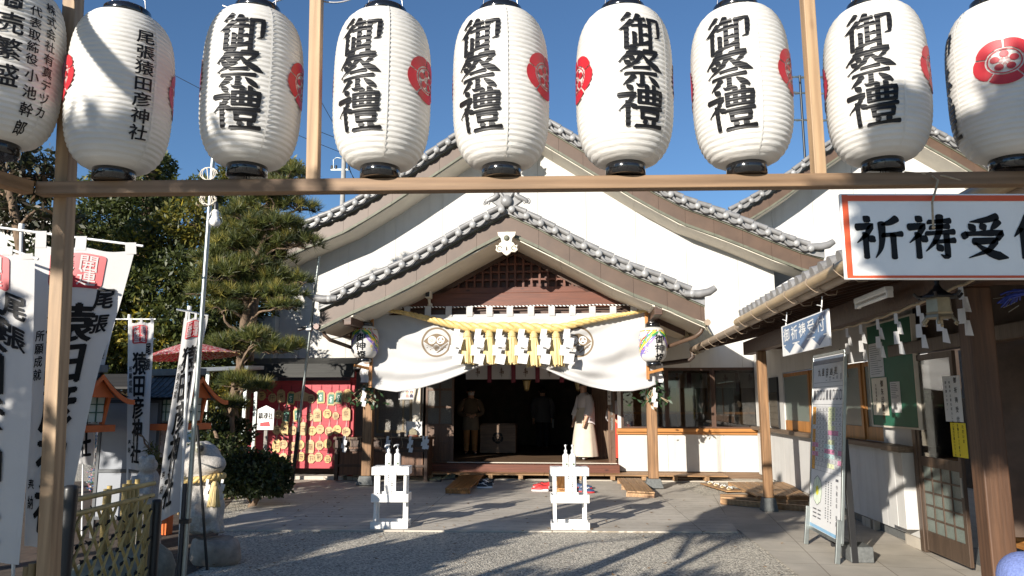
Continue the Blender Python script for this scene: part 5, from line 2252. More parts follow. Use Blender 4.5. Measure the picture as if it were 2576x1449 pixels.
def painted_lantern(px, y0, y1, side, label, turn):
 t_, b_ = S.pv(px, y0 + 6, VC - .22), S.pv(px, y1 - 6, VC - .22)
 H = t_.z - b_.z
 R = .255
 o = Vector((b_.x, b_.y, b_.z))
 t = thing('painted_lantern', label, 'lantern', o, S, 'painted lanterns on the porch posts')

 def rad_(z):
  e = abs(z / H * 2 - 1)
  return .13 + (R - .13) * (1 - e ** 3.2) ** .6 if e < 1 else .13

 prof = [(rad_(H * i / 96) - (.003 if i % 4 else 0), H * i / 96) for i in range(97)]
 mb = MB()
 mb.lathe(prof, o, 48)
 mb.build('paper_body', LPAPER, t)
 mb = MB()
 mb.lathe([(.13, -.075), (.135, -.07), (.135, .004), (.12, .004)], o, 24)
 mb.build('rim', LACQ, t)
 mb = MB()
 mb.lathe([(.12, H - .004), (.135, H - .004), (.135, H + .07), (.12, H + .075)], o, 24)
 mb.build('rim', LACQ, t)
 al = turn
 f = lambda a, b, e=.004: (o.x + (rad_(b) + e) * sin(al + a / R), o.y - (rad_(b) + e) * cos(al + a / R), o.z + b)
 mb = MB()
 for i, c in enumerate('御神燈'):
  write(mb, c, lambda a, b: f(a, b, .009), 0, H * .63 - i * .165, .185, .155, step=.03)
 mb.build('lettering', INK, t, normals=False)
 # painted picture: swags, clouds, waves and a peony band round a white text field
 rn = random.Random(9)
 parts = {k: MB() for k in COLS}
 for i in range(12):
  a0 = i * 2 * pi * R / 12
  for j, k in enumerate(('orange', 'green', 'yellow', 'red')):
   aa = a0 + j * .022
   poly(parts[k], [(aa, H * .87), (aa + .03, H * .87), (aa + .042, H * .905), (aa + .012, H * .905)], f)
 for s_ in (-1, 1):
  for j, (k, d0, d1) in enumerate((('violet', .0, .05), ('blue', .05, .075), ('yellow', .09, .15), ('green', .155, .20), ('red', .22, .25))):
   n = 16
   vs = []
   for i in range(n + 1):
    q = i / n
    a = s_ * (.02 + .42 * q)
    zc = H * (.80 - .72 * q ** .85)
    wv_ = .012 * sin(q * 16 + j * 2)
    vs += [(a, min(zc + d0 + wv_, H * .86)), (a, min(zc + d1 + wv_, H * .86))]
   parts[k].add([f(x, max(.05, y)) for x, y in vs], [(2 * i, 2 * i + 1, 2 * i + 3, 2 * i + 2) for i in range(n)])
  for i in range(34):
   a = s_ * rn.uniform(.20, .62)
   b = H * rn.uniform(.22, .82)
   k = rn.choice(['blue', 'violet', 'green', 'pink', 'red', 'yellow', 'blue', 'orange'])
   w_ = rn.uniform(.012, .03)
   annulus(parts[k], lambda x, y: f(x, y, .0055 + .00005 * i), a, b, w_ * .45, w_, rn.uniform(0, 180), rn.uniform(230, 360), 8)
  for i in range(6):
   a, b = s_ * (.28 + .055 * (i % 3)), H * (.20 + .07 * (i // 3))
   annulus(parts['blue'], lambda x, y: f(x, y, .0075), a, b, .022, .03, 10, 170, 8)
  for k, d in (('green', 0.), ('line', .009)):
   vs = [(s_ * .0, H * .86), (s_ * .05, H * .84), (s_ * .14, H * .76), (s_ * .15, H * .70), (s_ * .10, H * .71), (s_ * .03, H * .79)]
   if k == 'green':
    poly(parts[k], vs, lambda x, y: f(x, y, .007), step=.03)
   else:
    for i in range(3):
     poly(parts[k], [(s_ * (.03 + .03 * i), H * (.825 - .03 * i)), (s_ * (.038 + .03 * i), H * (.825 - .03 * i)), (s_ * (.075 + .03 * i), H * (.745 - .012 * i)), (s_ * (.067 + .03 * i), H * (.745 - .012 * i))], lambda x, y: f(x, y, .0085))
 for k, q in parts.items():
  if q.v:
   q.build('painted_' + k, COLS[k], t, normals=False)
 # bracket
 br = thing('lantern_bracket', 'orange wooden bracket behind the ' + ('left' if side < 0 else 'right') + ' painted lantern', 'bracket', o + Vector((0, .1, 0)), S)
 up = o.x - side * .10
 z0, z1 = S.pv(px, 975 if side < 0 else 955, VC - .1).z, S.pv(px, 782, VC - .1).z
 mb = MB()
 mb.bx(up - .028, up + .028, VC - .15, VC - .10, z0, z1)
 mb.build('upright', HONEY_Z, br, .004)
 for zz_ in (z1 - .06, b_.z - .2):
  mb = MB()
  mb.bar((up, VC - .10, zz_), (up + side * .26, VC - .33, zz_ + .06), .035, .05)
  mb.build('arm', HONEY_Y, br, .004)
 mb = MB()
 for s_ in (-1, 1):
  mb.tube([o + Vector((.12 * s_, 0, H + .05)), o + Vector((.04 * s_, .02, H + .16)), o + Vector((0, .03, H + .2))], .007, 5)
 mb.build('wire_bail', BLACKP, t)


painted_lantern(917, 815, 907, -1, 'painted festival lantern on the left porch post, over the wreath', rad(-3))
painted_lantern(1644, 818, 916, 1, 'painted festival lantern on the right porch post, text turned to one side', rad(22))

# ---- evergreen sprigs with paper on the posts
LEAFD = mat('glossy_leaf', (.022, .055, .018), .35, .4, 12, bump=.1)


def sprig(px, py, label, seed):
 c = S.pv(px, py, VP_ - .16)
 t = thing('evergreen_sprig', label, 'evergreen sprig', c, S, 'evergreen sprigs on the porch posts')
 rn = random.Random(seed)
 mb = MB()
 for i in range(70):
  a = Vector((rn.gauss(0, .11), rn.uniform(-.12, .06), rn.uniform(-.26, .14)))
  if a.z < -.08:
   a.x *= 1.6
  d = Vector((rn.uniform(-1, 1), rn.uniform(-.6, .2), rn.uniform(-1, .35))).normalized()
  w_ = d.cross(Vector((0, 1, .3))).normalized() * .022
  L_ = rn.uniform(.08, .13)
  p = c + a
  mb.add([p, p + d * L_ * .5 + w_, p + d * L_, p + d * L_ * .5 - w_], [(0, 1, 2, 3)])
 mb.build('leaves', LEAFD, t)
 mb = MB()
 for i in range(7):
  mb.tube([c + Vector((rn.gauss(0, .03), -.02, .12)), c + Vector((rn.gauss(0, .08), -.06, -.05)), c + Vector((rn.gauss(0, .15), -.07, -.2))], .006, 5)
 mb.tube([c + Vector((.10 * cos(q), .09 * sin(q) + .16, .1)) for q in [i * pi / 8 for i in range(17)]], .01, 5)
 mb.build('stems', ROPE, t)
 mb = shide(lambda a, z, o: (c.x + a * .8, c.y - .14 - o, c.z + .06 + z), 1.1, 3, seed)
 mb.single('paper_streamer', FOLD, label.replace('evergreen sprig', 'white paper zigzag').replace('tied to', 'on the sprig of'), 'paper streamer', c + Vector((0, -.14, .06)), S, 'paper streamers on the sprigs')


sprig(921, 985, 'evergreen sprig tied to the left porch post', 2)
sprig(1645, 985, 'evergreen sprig tied to the right porch post', 8)
# white paper/plastic wrap on the posts above the sprigs
for px, s_ in ((918, 'left'), (1655, 'right')):
 a, b = S.pv(px, 915, VP_ - .13), S.pv(px, 962, VP_ - .13)
 mb = MB()
 mb.grid(lambda p, q: (a.x + (p - .5) * .16 + .015 * sin(q * 9), a.y - .02 * sin(p * 7 + q * 5), lerp(b.z, a.z, q)), 6, 10)
 mb.single('paper_wrap', FOLD, f'crumpled white paper tied to the {s_} porch post under its lantern', 'paper', b, S)

# ---- small curtain with emblems across the entrance
ve_ = VW - .12
z0, z1 = S.pv(1300, 954, ve_).z, S.pv(1300, 918, ve_).z
small_curtain('emblem_curtain', 'narrow white curtain with brown emblems and crimson ribbons across the hall entrance', lambda a, z, o: (a, ve_ - o, z), S.pv(1172, 940, ve_).x, S.pv(1440, 940, ve_).x, z0, z1, (S.pv(1272, 940, ve_).x - S.pv(1212, 940, ve_).x), (um, ve_, z0))
small_curtain('emblem_curtain', 'white curtain with brown emblems seen behind the hall window glass', lambda a, z, o: (a, VW + .62 - o, z), uw0 + 1.0, uw1 + .1, zwt - .42, zwt, .52, (uw0 + 1.6, VW + .62, zwt - .4))
# brass lanterns just inside
for px, lab in ((1325, 'brass hanging lantern inside the hall, in the middle of the doorway'), (1455, 'brass hanging lantern inside the hall, half hidden by the curtain')):
 q = S.pv(px, 970, VW + 1.2)
 t = thing('brass_lantern', lab, 'lantern', q, S, 'brass lanterns inside the hall')
 mb = MB()
 mb.lathe([(.10, .13), (.11, .11), (.09, .10)], q, 6, smooth=False)
 for k in range(6):
  a = 2 * pi * k / 6
  mb.tube([q + Vector((.09 * cos(a), .09 * sin(a), .11)), q + Vector((.05 * cos(a), .05 * sin(a), -.10))], .006, 4)
 mb.lathe([(.06, -.11), (.05, -.09), (.02, -.13)], q, 6, smooth=False)
 mb.build('frame', mat('aged_brass', (.30, .21, .09), .4, .2, metal=.7), t)
 mb = MB()
 mb.lathe([(.045, -.09), (.082, .10)], q, 6, smooth=False)
 mb.build('glass_side', mat('amber_glass', (.55, .42, .18), .3, .1, bump=0), t)
 mb = MB()
 mb.tube([q + Vector((0, 0, .12)), q + Vector((0, 0, .75))], .004, 4)
 mb.build('chain', BLACKP, t)

# ---- security camera under the gable
q = S.pv(1079, 742, VP_ - .3)
t = thing('security_camera', 'cream security camera fixed under the porch gable on the left', 'security camera', q, S)
mb = MB()
mb.box(q + Vector((0, -.02, .03)), (.105, .22, .20))
mb.build('housing', CREAM, t, .015)
mb = MB()
mb.box(q + Vector((0, -.14, -.005)), (.075, .012, .09))
mb.build('lens_window', BLACKP, t, .004)
mb = MB()
mb.tube([q + Vector((0, .02, -.07)), q + Vector((0, .06, -.15)), q + Vector((0, .16, -.16))], [.03, .025, .03], 8)
mb.lathe([(.045, -.2), (.05, -.18), (.04, -.15)], q + Vector((0, .12, 0)), 10)
mb.build('bracket', CREAM, t)

# ---- corrugated sheet between porch and office
c0, c1, c2, c3 = S.pv(1736, 790, VP_ + .5), S.pv(1752, 768, VP_ + .9), S.pv(1800, 866, VP_ + 1.5), S.pv(1752, 892, VP_ + 1.0)
a0, a1 = S.pv(1700, 815, VP_ + .2), S.pv(1755, 780, VP_ + 1.6)
b1, b0 = S.pv(1805, 868, VP_ + 1.7), S.pv(1752, 893, VP_ + .3)
mb = MB()


def cg(p, q):
 x = (a0.lerp(a1, p)).lerp(b0.lerp(b1, p), q)
 nrm = (a1 - a0).cross(b0 - a0).normalized()
 return x + nrm * .016 * sin(p * 2 * pi * 12)


mb.grid(cg, 96, 4)
mb.single('corrugated_sheet', mat('fibreglass_sheet', (.52, .47, .34), .5, .2, 6, bump=.05, trl=.3, dirt=.35), 'slanting yellowish corrugated sheet joining porch and office eaves', 'roof sheet', b0, S)

# ================================================================ things standing before the hall
def sanitiser_stand(px0, px1, ytop, ybase, label, notice, curled):
 base = W.pz((px0 + px1) / 2, ybase - 4, .0)
 a, b = W.pv(px0, ybase, base.y), W.pv(px1, ybase, base.y)
 wd = (b.x - a.x) * .97
 H = W.pv((px0 + px1) / 2, ytop, base.y).z
 dp = .30
 y0 = base.y
 t = thing('sanitiser_stand', label, 'stand', (base.x, y0 + dp / 2, 0), W, 'white stands with hand sanitiser')
 x0, x1 = base.x - wd / 2, base.x + wd / 2
 for z0, z1 in ((.005, .10), (.335, .435), (H - .10, H)):
  mb = MB()
  mb.bx(x0, x1, y0, y0 + .012, z0, z1)
  mb.bx(x0, x1, y0 + dp - .012, y0 + dp, z0, z1)
  mb.bx(x0, x0 + .012, y0 + .014, y0 + dp - .014, z0, z1)
  mb.bx(x1 - .012, x1, y0 + .014, y0 + dp - .014, z0, z1)
  zt_ = z1 - .008 if z1 == H else z0 + .02
  mb.bx(x0 + .013, x1 - .013, y0 + .013, y0 + dp - .013, zt_, zt_ + .010)
  mb.build('tray', WHITEP, t, .006)
 for sx in (x0 + .05, x1 - .05):
  for sy in (y0 + .04, y0 + dp - .04):
   for z0, z1 in ((.10, .335), (.435, H - .1)):
    pass
   mb = MB()
   mb.bx(sx - .018, sx + .018, sy - .013, sy + .013, .03, H - .012)
   mb.build('leg', WHITEP, t, .005)
 n = thing('stand_notice', notice, 'notice', (base.x, y0, H - .2), W)
 nx = base.x + .005
 nw = .145
 z0, z1 = .437, H - .095 + .075
 f = lambda a, z, e=0.: (nx + a, y0 - .004 - e - (.012 * sin((z - z0) / (z1 - z0) * pi) if curled else .002), z)
 mb = MB()
 mb.grid(lambda p, q: f((p - .5) * nw, lerp(z0, z1, q)), 2, 8)
 mb.build('sheet', PAPER, n)
 mb = MB()
 g = lambda a, z: f(a, z, .002)
 column(mb, 'アルコール消毒してから', g, .022, z1 - .06, .0185, .0235, bold=.015, brushed=False)
 column(mb, 'ご参拝下さい', g, -.024, z1 - .06, .0185, .0235, bold=.015, brushed=False)
 mb.build('lettering', INK, n, normals=False)
 return base.x, y0 + dp / 2, H, t


def pump_bottle(x, y, z, rz, label, wide):
 t = thing('pump_bottle', label, 'bottle', (x, y, z), W, 'sanitiser bottles on the white stands')
 q = Vector((x, y, z))
 s = 1.12
 mb = MB()
 w_ = .036 * s
 mb.lathe([(w_ * .9, 0), (w_, .006), (w_, .115 * s), (w_ * .93, .13 * s), (w_ * .55, .142 * s), (.015, .15 * s), (.015, .158 * s)], q, 20, sy=.75)
 mb.build('bottle', WHITEP, t)
 mb = MB()
 mb.lathe([(.019, .156 * s), (.019, .182 * s), (.012, .186 * s), (.006, .19 * s), (.006, .225 * s)], q, 14)
 d = Vector((sin(rz), -cos(rz), 0))
 p = q + Vector((0, 0, .232 * s))
 if wide:
  mb.tube([p - d * .015, p + d * .02, p + d * .055 + Vector((0, 0, -.004)), p + d * .07 + Vector((0, 0, -.02))], [.010, .012, .009, .005], 8)
 else:
  mb.tube([p - d * .018, p + d * .015, p + d * .035 + Vector((0, 0, -.012))], [.014, .015, .008], 8)
 mb.build('pump', WHITEP, t)
 mb = MB()
 f = lambda a, b: (x + w_ * 1.02 * sin(a / w_), y - w_ * .78 * cos(a / w_), z + b)
 for k in range(3):
  poly(mb, [(-.024 + .008 * k, .05), (-.022 + .008 * k, .05), (-.022 + .008 * k, .12 - .01 * k), (-.024 + .008 * k, .12 - .01 * k)], f)
 mb.build('print', LINES, t, normals=False)
 mb = MB()
 poly(mb, circ(.010, .03, .011, 10, .014), f)
 mb.build('leaf_mark', mat('print_green', (.10, .16, .07), .6), t, normals=False)


x, y, H, _ = sanitiser_stand(929, 1027, 1175, 1338, 'white three tier stand with two bottles, left of the entrance', 'white sheet of vertical writing taped to the left stand', True)
for dx, lab in ((-.055, 'white pump bottle on the left stand, the left one'), (.058, 'white pump bottle on the left stand, the right one')):
 pump_bottle(x + dx + .01, y - .03, H + .006, rad(-35), lab, True)
mb = MB()
mb.bx(x - .11, x + .13, y - .09, y + .05, H + .0025, H + .006)
mb.single('paper_sheet', PAPER, 'thin white sheet under the bottles on the left stand', 'paper', (x, y, H), W)
x, y, H, _ = sanitiser_stand(1386, 1486, 1177, 1341, 'white three tier stand with two bottles, right of centre by the red shoes', 'white sheet of vertical writing taped to the right stand', False)
for dx, lab in ((-.035, 'white pump bottle on the right stand, the left one'), (.052, 'white pump bottle on the right stand, the right one')):
 pump_bottle(x + dx - .01, y - .03, H + .006, rad(-12), lab, False)
mb = MB()
mb.bx(x - .12, x + .12, y - .09, y + .05, H + .0025, H + .006)
mb.single('paper_sheet', PAPER, 'thin white sheet under the bottles on the right stand', 'paper', (x, y, H), W)

# ---- duckboards
def duckboard(corners, label, nb, z, h, m=PALLET_Y, lengthwise=True):
 """corners: near-left, near-right, far-right, far-left (picture), on the mats"""
 z = .022
 c = [S.pz(x, y, z + h) for x, y in corners]
 cen = sum(c, Vector()) / 4
 cen.z = z
 t = thing('duckboard', label, 'duckboard', cen, S, 'wooden duckboards before the hall')
 for i in range(nb):
  p0, p1 = i / nb + .008, (i + 1) / nb - .008
  a, b = c[0].lerp(c[1], p0), c[0].lerp(c[1], p1)
  a2, b2 = c[3].lerp(c[2], p0), c[3].lerp(c[2], p1)
  mb = MB()
  dz = Vector((0, 0, -.022))
  vs = [a, b, b2, a2]
  mb.add(vs + [q + dz for q in vs], [(0, 1, 2, 3), (7, 6, 5, 4), (0, 4, 5, 1), (1, 5, 6, 2), (2, 6, 7, 3), (3, 7, 4, 0)])
  mb.build('plank', m, t, .003)
 for k in (.04, .5, .96):
  a, b = c[0].lerp(c[3], k), c[1].lerp(c[2], k)
  mb = MB()
  zz_ = z + (h - .024) / 2
  mb.bar(Vector((a.x, a.y, zz_)), Vector((b.x, b.y, zz_)), .05, h - .026)
  mb.build('bearer', m, t)


duckboard([(1119, 1228), (1180, 1229), (1222, 1190), (1165, 1189)], 'brown duckboard between the dark shoes and the black trainers', 3, .036, .10, HONEY_Y)
duckboard([(1577, 1235), (1648, 1238), (1612, 1203), (1552, 1202)], 'pale duckboard of four planks at the foot of the right porch post', 3, .036, .10)
duckboard([(1402, 1228), (1440, 1229), (1436, 1190), (1400, 1189)], 'brown duckboard standing behind the right white stand', 3, .036, .10, HONEY_Y)
# wide platform in the corner
mb_t = thing('corner_platform', 'wide grey brown wooden platform of planks in the corner by the office post', 'platform', (S.pz(1930, 1240).x, S.pz(1930, 1240).y, 0), S)
c = [S.pz(1905, 1247, .16), S.pz(2031, 1246, .16), S.pz(1985, 1212, .16), S.pz(1830, 1212, .16)]
for i in range(7):
 p0, p1 = i / 7 + .006, (i + 1) / 7 - .006
 vs = [c[0].lerp(c[1], p0), c[0].lerp(c[1], p1), c[3].lerp(c[2], p1), c[3].lerp(c[2], p0)]
 mb = MB()
 dz = Vector((0, 0, -.025))
 mb.add(vs + [q + dz for q in vs], [(0, 1, 2, 3), (7, 6, 5, 4), (0, 4, 5, 1), (1, 5, 6, 2), (2, 6, 7, 3), (3, 7, 4, 0)])
 mb.build('plank', PALLET_Y, mb_t, .003)
for k in (.03, .5, .97):
 a, b = c[0].lerp(c[3], k), c[1].lerp(c[2], k)
 mb = MB()
 mb.bar(Vector((a.x, a.y, .115)), Vector((b.x, b.y, .115)), .06, .035)
 mb.build('bearer', PALLET_X, mb_t)
vs = [S.pz(1815, 1262, .05), S.pz(2030, 1280, .05), S.pz(2034, 1255, .05), S.pz(1812, 1250, .05)]
mb = MB()
for k in range(3):
 a, b = vs[0].lerp(vs[3], k / 2.), vs[1].lerp(vs[2], k / 2.)
 mb.bar(Vector((a.x, a.y, .055)), Vector((b.x, b.y, .055)), .10, .08)
mb.build('base_beam', PALLET_X, mb_t, .004)

# ---- footwear
def shoe(p, yaw, L_, mats, name, label, group=None, high=0., fr=S, half=False):
 """low shoe: sole, upper with an open top, laces, toe; p: heel centre on the ground"""
 t = thing(name, label, 'shoe', p, fr, group)
 c, s = cos(yaw), sin(yaw)
 P = lambda x, y, z: Vector((p[0] + x * c - y * s, p[1] + x * s + y * c, p[2] + z))
 wd = lambda q: L_ * (.13 + .06 * sin(min(1, q * 1.15) * pi) ** .8 + .03 * q) * (1 if q < .85 else max(.25, (1 - (q - .85) / .15 * .65)))
 mb = MB()
 n = 14
 sole = []
 for i in range(n + 1):
  q = i / n
  sole.append((q * L_, wd(q)))
 out = [(x, w_) for x, w_ in sole] + [(x, -w_) for x, w_ in reversed(sole)]
 mb.prism(out, lambda x, y: P(x, y, .002), lambda x, y: P(x, y, .028 + .012 * (x < L_ * .35)))
 mb.build('sole', mats[1], t, .004)
 mb = MB()
 hgt = lambda q: L_ * (.30 + high - .10 * sin(min(q / .5, 1) * pi) * .5) if q < .42 else L_ * lerp(.30 + high * .5, .13, min(1, (q - .42) / .45))
 rings = []
 for i in range(n + 1):
  q = i / n
  w_, h = wd(q) * .92, hgt(q) * (1 if q < .93 else .7)
  for j in range(9):
   th = pi * j / 8
   rings.append(P(q * L_, w_ * cos(th) * (1 if j in (0, 8) else .96), .026 + h * sin(th) ** .75))
 mb.add(rings, [(i * 9 + j, i * 9 + j + 1, (i + 1) * 9 + j + 1, (i + 1) * 9 + j) for i in range(n) for j in range(8)], 0, True)
 mb.add(rings[:9], [tuple(range(9))])
 mb.add(rings[-9:], [tuple(range(8, -1, -1))])
 mb.build('upper', mats[0], t)
 mb = MB()
 for i in range(5):
  q = .40 + .075 * i
  w_, h = wd(q) * .5, hgt(q)
  mb.tube([P(q * L_ - .01, -w_, .026 + h * .86), P(q * L_, 0, .034 + h), P(q * L_ - .01, w_, .026 + h * .86)], .005, 5)
 mb.build('laces', mats[2], t)
 mb = MB()
 op = [(x * L_, y) for x, y in ((.04, 0), (.08, .05 * L_), (.2, .075 * L_), (.33, .05 * L_), (.38, 0), (.33, -.05 * L_), (.2, -.075 * L_), (.08, -.05 * L_))]
 mb.prism(op, lambda x, y: P(x, y, .03 + hgt(.2) * .995), lambda x, y: P(x, y, .03 + hgt(.2) * 1.03))
 mb.build('opening', mats[3], t)
 mb = MB()
 for s_ in (-1, 1):
  mb.tube([P(q * L_, s_ * wd(q) * .97, .05 + .05 * sin((q - .3) * 3)) for q in (.25, .4, .55, .68)], [.002, .006, .008, .003], 5)
 mb.build('side_stripe', mats[2], t)
 return t


SHB, SHW, SHR, SHN, SHO = hexmat('shoe_black', (.02, .02, .022)), hexmat('shoe_white', (.75, .74, .72)), hexmat('shoe_red', (.55, .03, .03)), hexmat('shoe_navy', (.03, .06, .13)), hexmat('shoe_olive', (.06, .065, .03))
G_ = 'shoes left before the hall'
zp = .022
shoe(S.pz(1110, 1212, zp), rad(172), .27, (SHO, SHB, SHB, SHB), 'shoe', 'dark olive shoe, the nearer of the pair left of the brown duckboard', G_)
shoe(S.pz(1145, 1207, zp), rad(190), .27, (SHO, SHB, SHO, SHB), 'shoe', 'dark olive shoe, the farther of the pair left of the brown duckboard', G_, .05)
shoe(S.pz(1239, 1228, zp), rad(181), .29, (SHB, SHW, SHW, SHB), 'shoe', 'black trainer with white stripe and sole, right of the brown duckboard', G_)
shoe(S.pz(1242, 1219, zp), rad(176), .29, (SHB, SHW, SHW, SHB), 'shoe', 'black trainer half hidden behind the striped black one', G_)
shoe(S.pz(1380, 1236, zp), rad(178), .30, (SHR, SHW, SHR, SHB), 'shoe', 'bright red trainer with white sole left of the right stand', G_)
shoe(S.pz(1382, 1228, zp), rad(184), .30, (SHR, SHW, SHB, SHB), 'shoe', 'red trainer behind the bright red one', G_)
shoe(S.pz(1456, 1240, zp), rad(2), .27, (SHN, SHR, SHW, SHW), 'shoe', 'navy trainer with pink sole right of the right stand', G_)
shoe(S.pz(1452, 1230, zp), rad(4), .27, (SHN, SHR, SHW, SHB), 'shoe', 'white laced navy trainer behind the other navy one', G_)
q = S.pz(1393, 1212, zp)
mb = MB()
mb.lathe([(.09, 0), (.10, .05), (.085, .16), (.09, .22), (.07, .23)], q, 12, sy=.8)
mb.single('short_boot', SHB, 'dark cloth boot standing behind the red trainers', 'boot', q, S)
# straw sandals on a tray
tr = thing('sandal_tray', 'low wooden tray under the straw sandals by the corner platform', 'tray', S.pz(1810, 1224, zp), S)
mb = MB()
a, b = S.pz(1780, 1216, .045), S.pz(1848, 1236, .045)
mb.bar(a, b, .30, .02)
mb.build('board', PALLET_X, tr, .004)
for i in range(4):
 p = a.lerp(b, .12 + .24 * i) + Vector((0, 0, .012))
 mb = MB()
 t = thing('straw_sandal', f'pale straw sandal with white thong, {ords[i]} from the left on the tray', 'sandal', p, S, 'straw sandals on the tray')
 yaw = rad(68)
 P = lambda x, y, z: p + Vector((x * cos(yaw) - y * sin(yaw), x * sin(yaw) + y * cos(yaw), z))
 out = [(.125 * cos(k), .048 * sin(k) * (1.1 if cos(k) > 0 else .95)) for k in [2 * pi * j / 20 for j in range(20)]]
 mb.prism(out, lambda x, y: P(x, y, 0), lambda x, y: P(x, y, .018))
 mb.build('sole', mat('sandal_straw', (.60, .46, .24), .7, .25, 40), t, .004)
 mb = MB()
 for s_ in (-1, 1):
  mb.tube([P(.06, 0, .02), P(.035, s_ * .022, .042), P(-.01, s_ * .038, .03), P(-.03, s_ * .044, .012)], .009, 6)
 mb.build('thong', WHITEP, t)

# ---- wooden offertory counter left of the entrance
vo = S.pz(990, 1210, .036).y
oc0, oc1 = S.pv(843, 1100, vo), S.pv(1076, 1100, vo)
zt_ = oc0.z
oc = thing('offertory_counter', 'dark weathered wooden counter with panelled front behind the left porch post', 'counter', ((oc0.x + oc1.x) / 2, vo, .036), S)
OW = wood('counter_wood', (.075, .036, .018), 'x', .5, dirt=.4)
OWZ = wood('counter_panel', (.15, .065, .028), 'z', .5, .5, dirt=.3)
mb = MB()
mb.bx(oc0.x - .03, oc1.x + .02, vo - .03, vo + .62, zt_ - .05, zt_)
mb.build('top', OW, oc, .008)
mb = MB()
for z0, z1 in ((zt_ - .19, zt_ - .052), (.60, .65), (.30, .35)):
 mb.bx(oc0.x + .07, oc1.x - .07, vo + .01, vo + .05, z0, z1)
mb.build('rail', OW, oc, .004)
for k in range(4):
 u = lerp(oc0.x + .035, oc1.x - .035, k / 3)
 mb = MB()
 mb.bx(u - .035, u + .035, vo, vo + .07, .036, zt_ - .052)
 mb.build('leg', OW, oc, .005)
for k in range(3):
 a = lerp(oc0.x + .07, oc1.x - .07, k / 3) + .03
 b = lerp(oc0.x + .07, oc1.x - .07, (k + 1) / 3) - .03
 mb = MB()
 mb.bx(a, b, vo + .03, vo + .045, .14, zt_ - .19)
 mb.build('panel', OWZ, oc)
mb = MB()
for u in (oc0.x + .02, oc1.x - .04):
 mb.bx(u, u + .02, vo + .072, vo + .6, .12, zt_ - .052)
mb.build('side', OW, oc)
# cord with streamers in front of it
mb = MB()
zc = S.pv(960, 1098, vo).z
pts = [(lerp(oc0.x, oc1.x, i / 30), vo - .04, zc - .012 - .02 * abs(sin(i * pi / 10))) for i in range(31)]
mb.tube(pts, .006, 5)
for k in range(9):
 u = lerp(oc0.x + .1, oc1.x - .1, k / 8)
 mb.tube([(u, vo - .045, zc - .02), (u + .03, vo - .05, zc - .14), (u + .015, vo - .05, zc - .22 - .03 * (k % 2))], .005, 5)
mb.single('straw_garland', ROPE, 'thin straw cord with hanging strands along the front of the dark counter', 'cord', pts[15], S)
for i, px in enumerate((867, 976, 1033, 1066, 1074)):
 a = S.pv(px, 1098, vo - .06)
 mb = shide(lambda x, z, o: (a.x + x, a.y - o, a.z + z), 1.0 if i < 3 else .8, 3, 40 + i)
 mb.single('paper_streamer', FOLD, f'white zigzag paper streamer, {ords[i]} from the left on the dark counter', 'paper streamer', a, S, 'paper streamers on the counter')
# things on the counter
q = S.pv(1040, 1086, vo + .25)
z0 = zt_ + .0
t = thing('card_display', 'white card with a small mound shaped sign on a brown stand on the counter', 'card', (q.x, vo + .25, z0), S)
mb = MB()
mb.bx(q.x - .16, q.x + .16, vo + .30, vo + .306, z0 + .03, z0 + .31)
mb.build('card', PAPER, t)
mb = MB()
fk = lambda a, b: (q.x + a, vo + .297, z0 + .03 + b)
column(mb, 'おみくじ', fk, .11, .22, .03, .04, bold=.02, brushed=False)
mb.build('lettering', INK, t, normals=False)
mb = MB()
mb.prism([(-.09, 0), (.09, 0), (.095, .05), (.06, .10), (.015, .125), (0, .15), (-.015, .125), (-.06, .10), (-.095, .05)], lambda a, b: (q.x - .01 + a, vo + .22, z0 + .045 + b), lambda a, b: (q.x - .01 + a, vo + .25, z0 + .045 + b))
mb.build('mound', mat('carved_mound', (.22, .19, .12), .7, .5, 30, bump=.4), t, .005)
mb = MB()
mb.lathe([(.12, 0), (.13, .02), (.11, .045)], (q.x - .01, vo + .24, z0), 16, sy=.5)
mb.build('stand', REDWOOD_X, t)
for px, wd, lab in ((975, .16, 'small wooden name plate lying on the counter'), (1012, .09, 'little framed card beside the white card on the counter')):
 q = S.pv(px, 1078, vo + .2)
 mb = MB()
 mb.bx(q.x - wd / 2, q.x + wd / 2, vo + .2, vo + .23, z0 + .002, z0 + .10)
 mb.single('name_plate', wood('plate_' + str(px), (.16, .09, .05), 'x', .5), lab, 'plate', (q.x, vo + .2, z0), S, bevel=.006)
q = S.pv(1022, 992, VW - .03)
t = thing('etiquette_poster', 'small white poster with two drawn figures under the curtain edge', 'poster', q, S)
pw_, ph_ = .34, .22
mb = MB()
mb.bx(q.x - pw_ / 2, q.x + pw_ / 2, VW - .03, VW - .026, q.z - ph_ / 2, q.z + ph_ / 2)
mb.build('sheet', PAPER, t)
fp = lambda a, b, e=0.: (q.x + a, VW - .034 - e, q.z + b)
mb = MB()
poly(mb, circ(.02, .04, .032, 14), fp)
poly(mb, circ(.115, .04, .032, 14), fp)
mb.build('faces', mat('drawn_skin', (.70, .42, .30), .6, bump=0), t, normals=False)
mb = MB()
fq = lambda a, b: fp(a, b, .002)
annulus(mb, fq, .02, .045, .022, .036, 10, 170, 10)
annulus(mb, fq, .115, .045, .022, .036, -20, 200, 10)
poly(mb, [(.075, -.07), (.155, -.07), (.15, -.01), (.115, .01), (.08, -.01)], fq)
mb.build('hair_and_coat', mat('drawn_dark', (.05, .04, .08), .6, bump=0), t, normals=False)
mb = MB()
poly(mb, [(-.02, -.07), (.06, -.07), (.05, -.01), (.02, .008), (-.01, -.01)], fq)
mb.build('drawn_dress', mat('drawn_pink', (.65, .25, .22), .6, bump=0), t, normals=False)
textlines(t, fp, -.15, -.04, -.06, .08, 6)
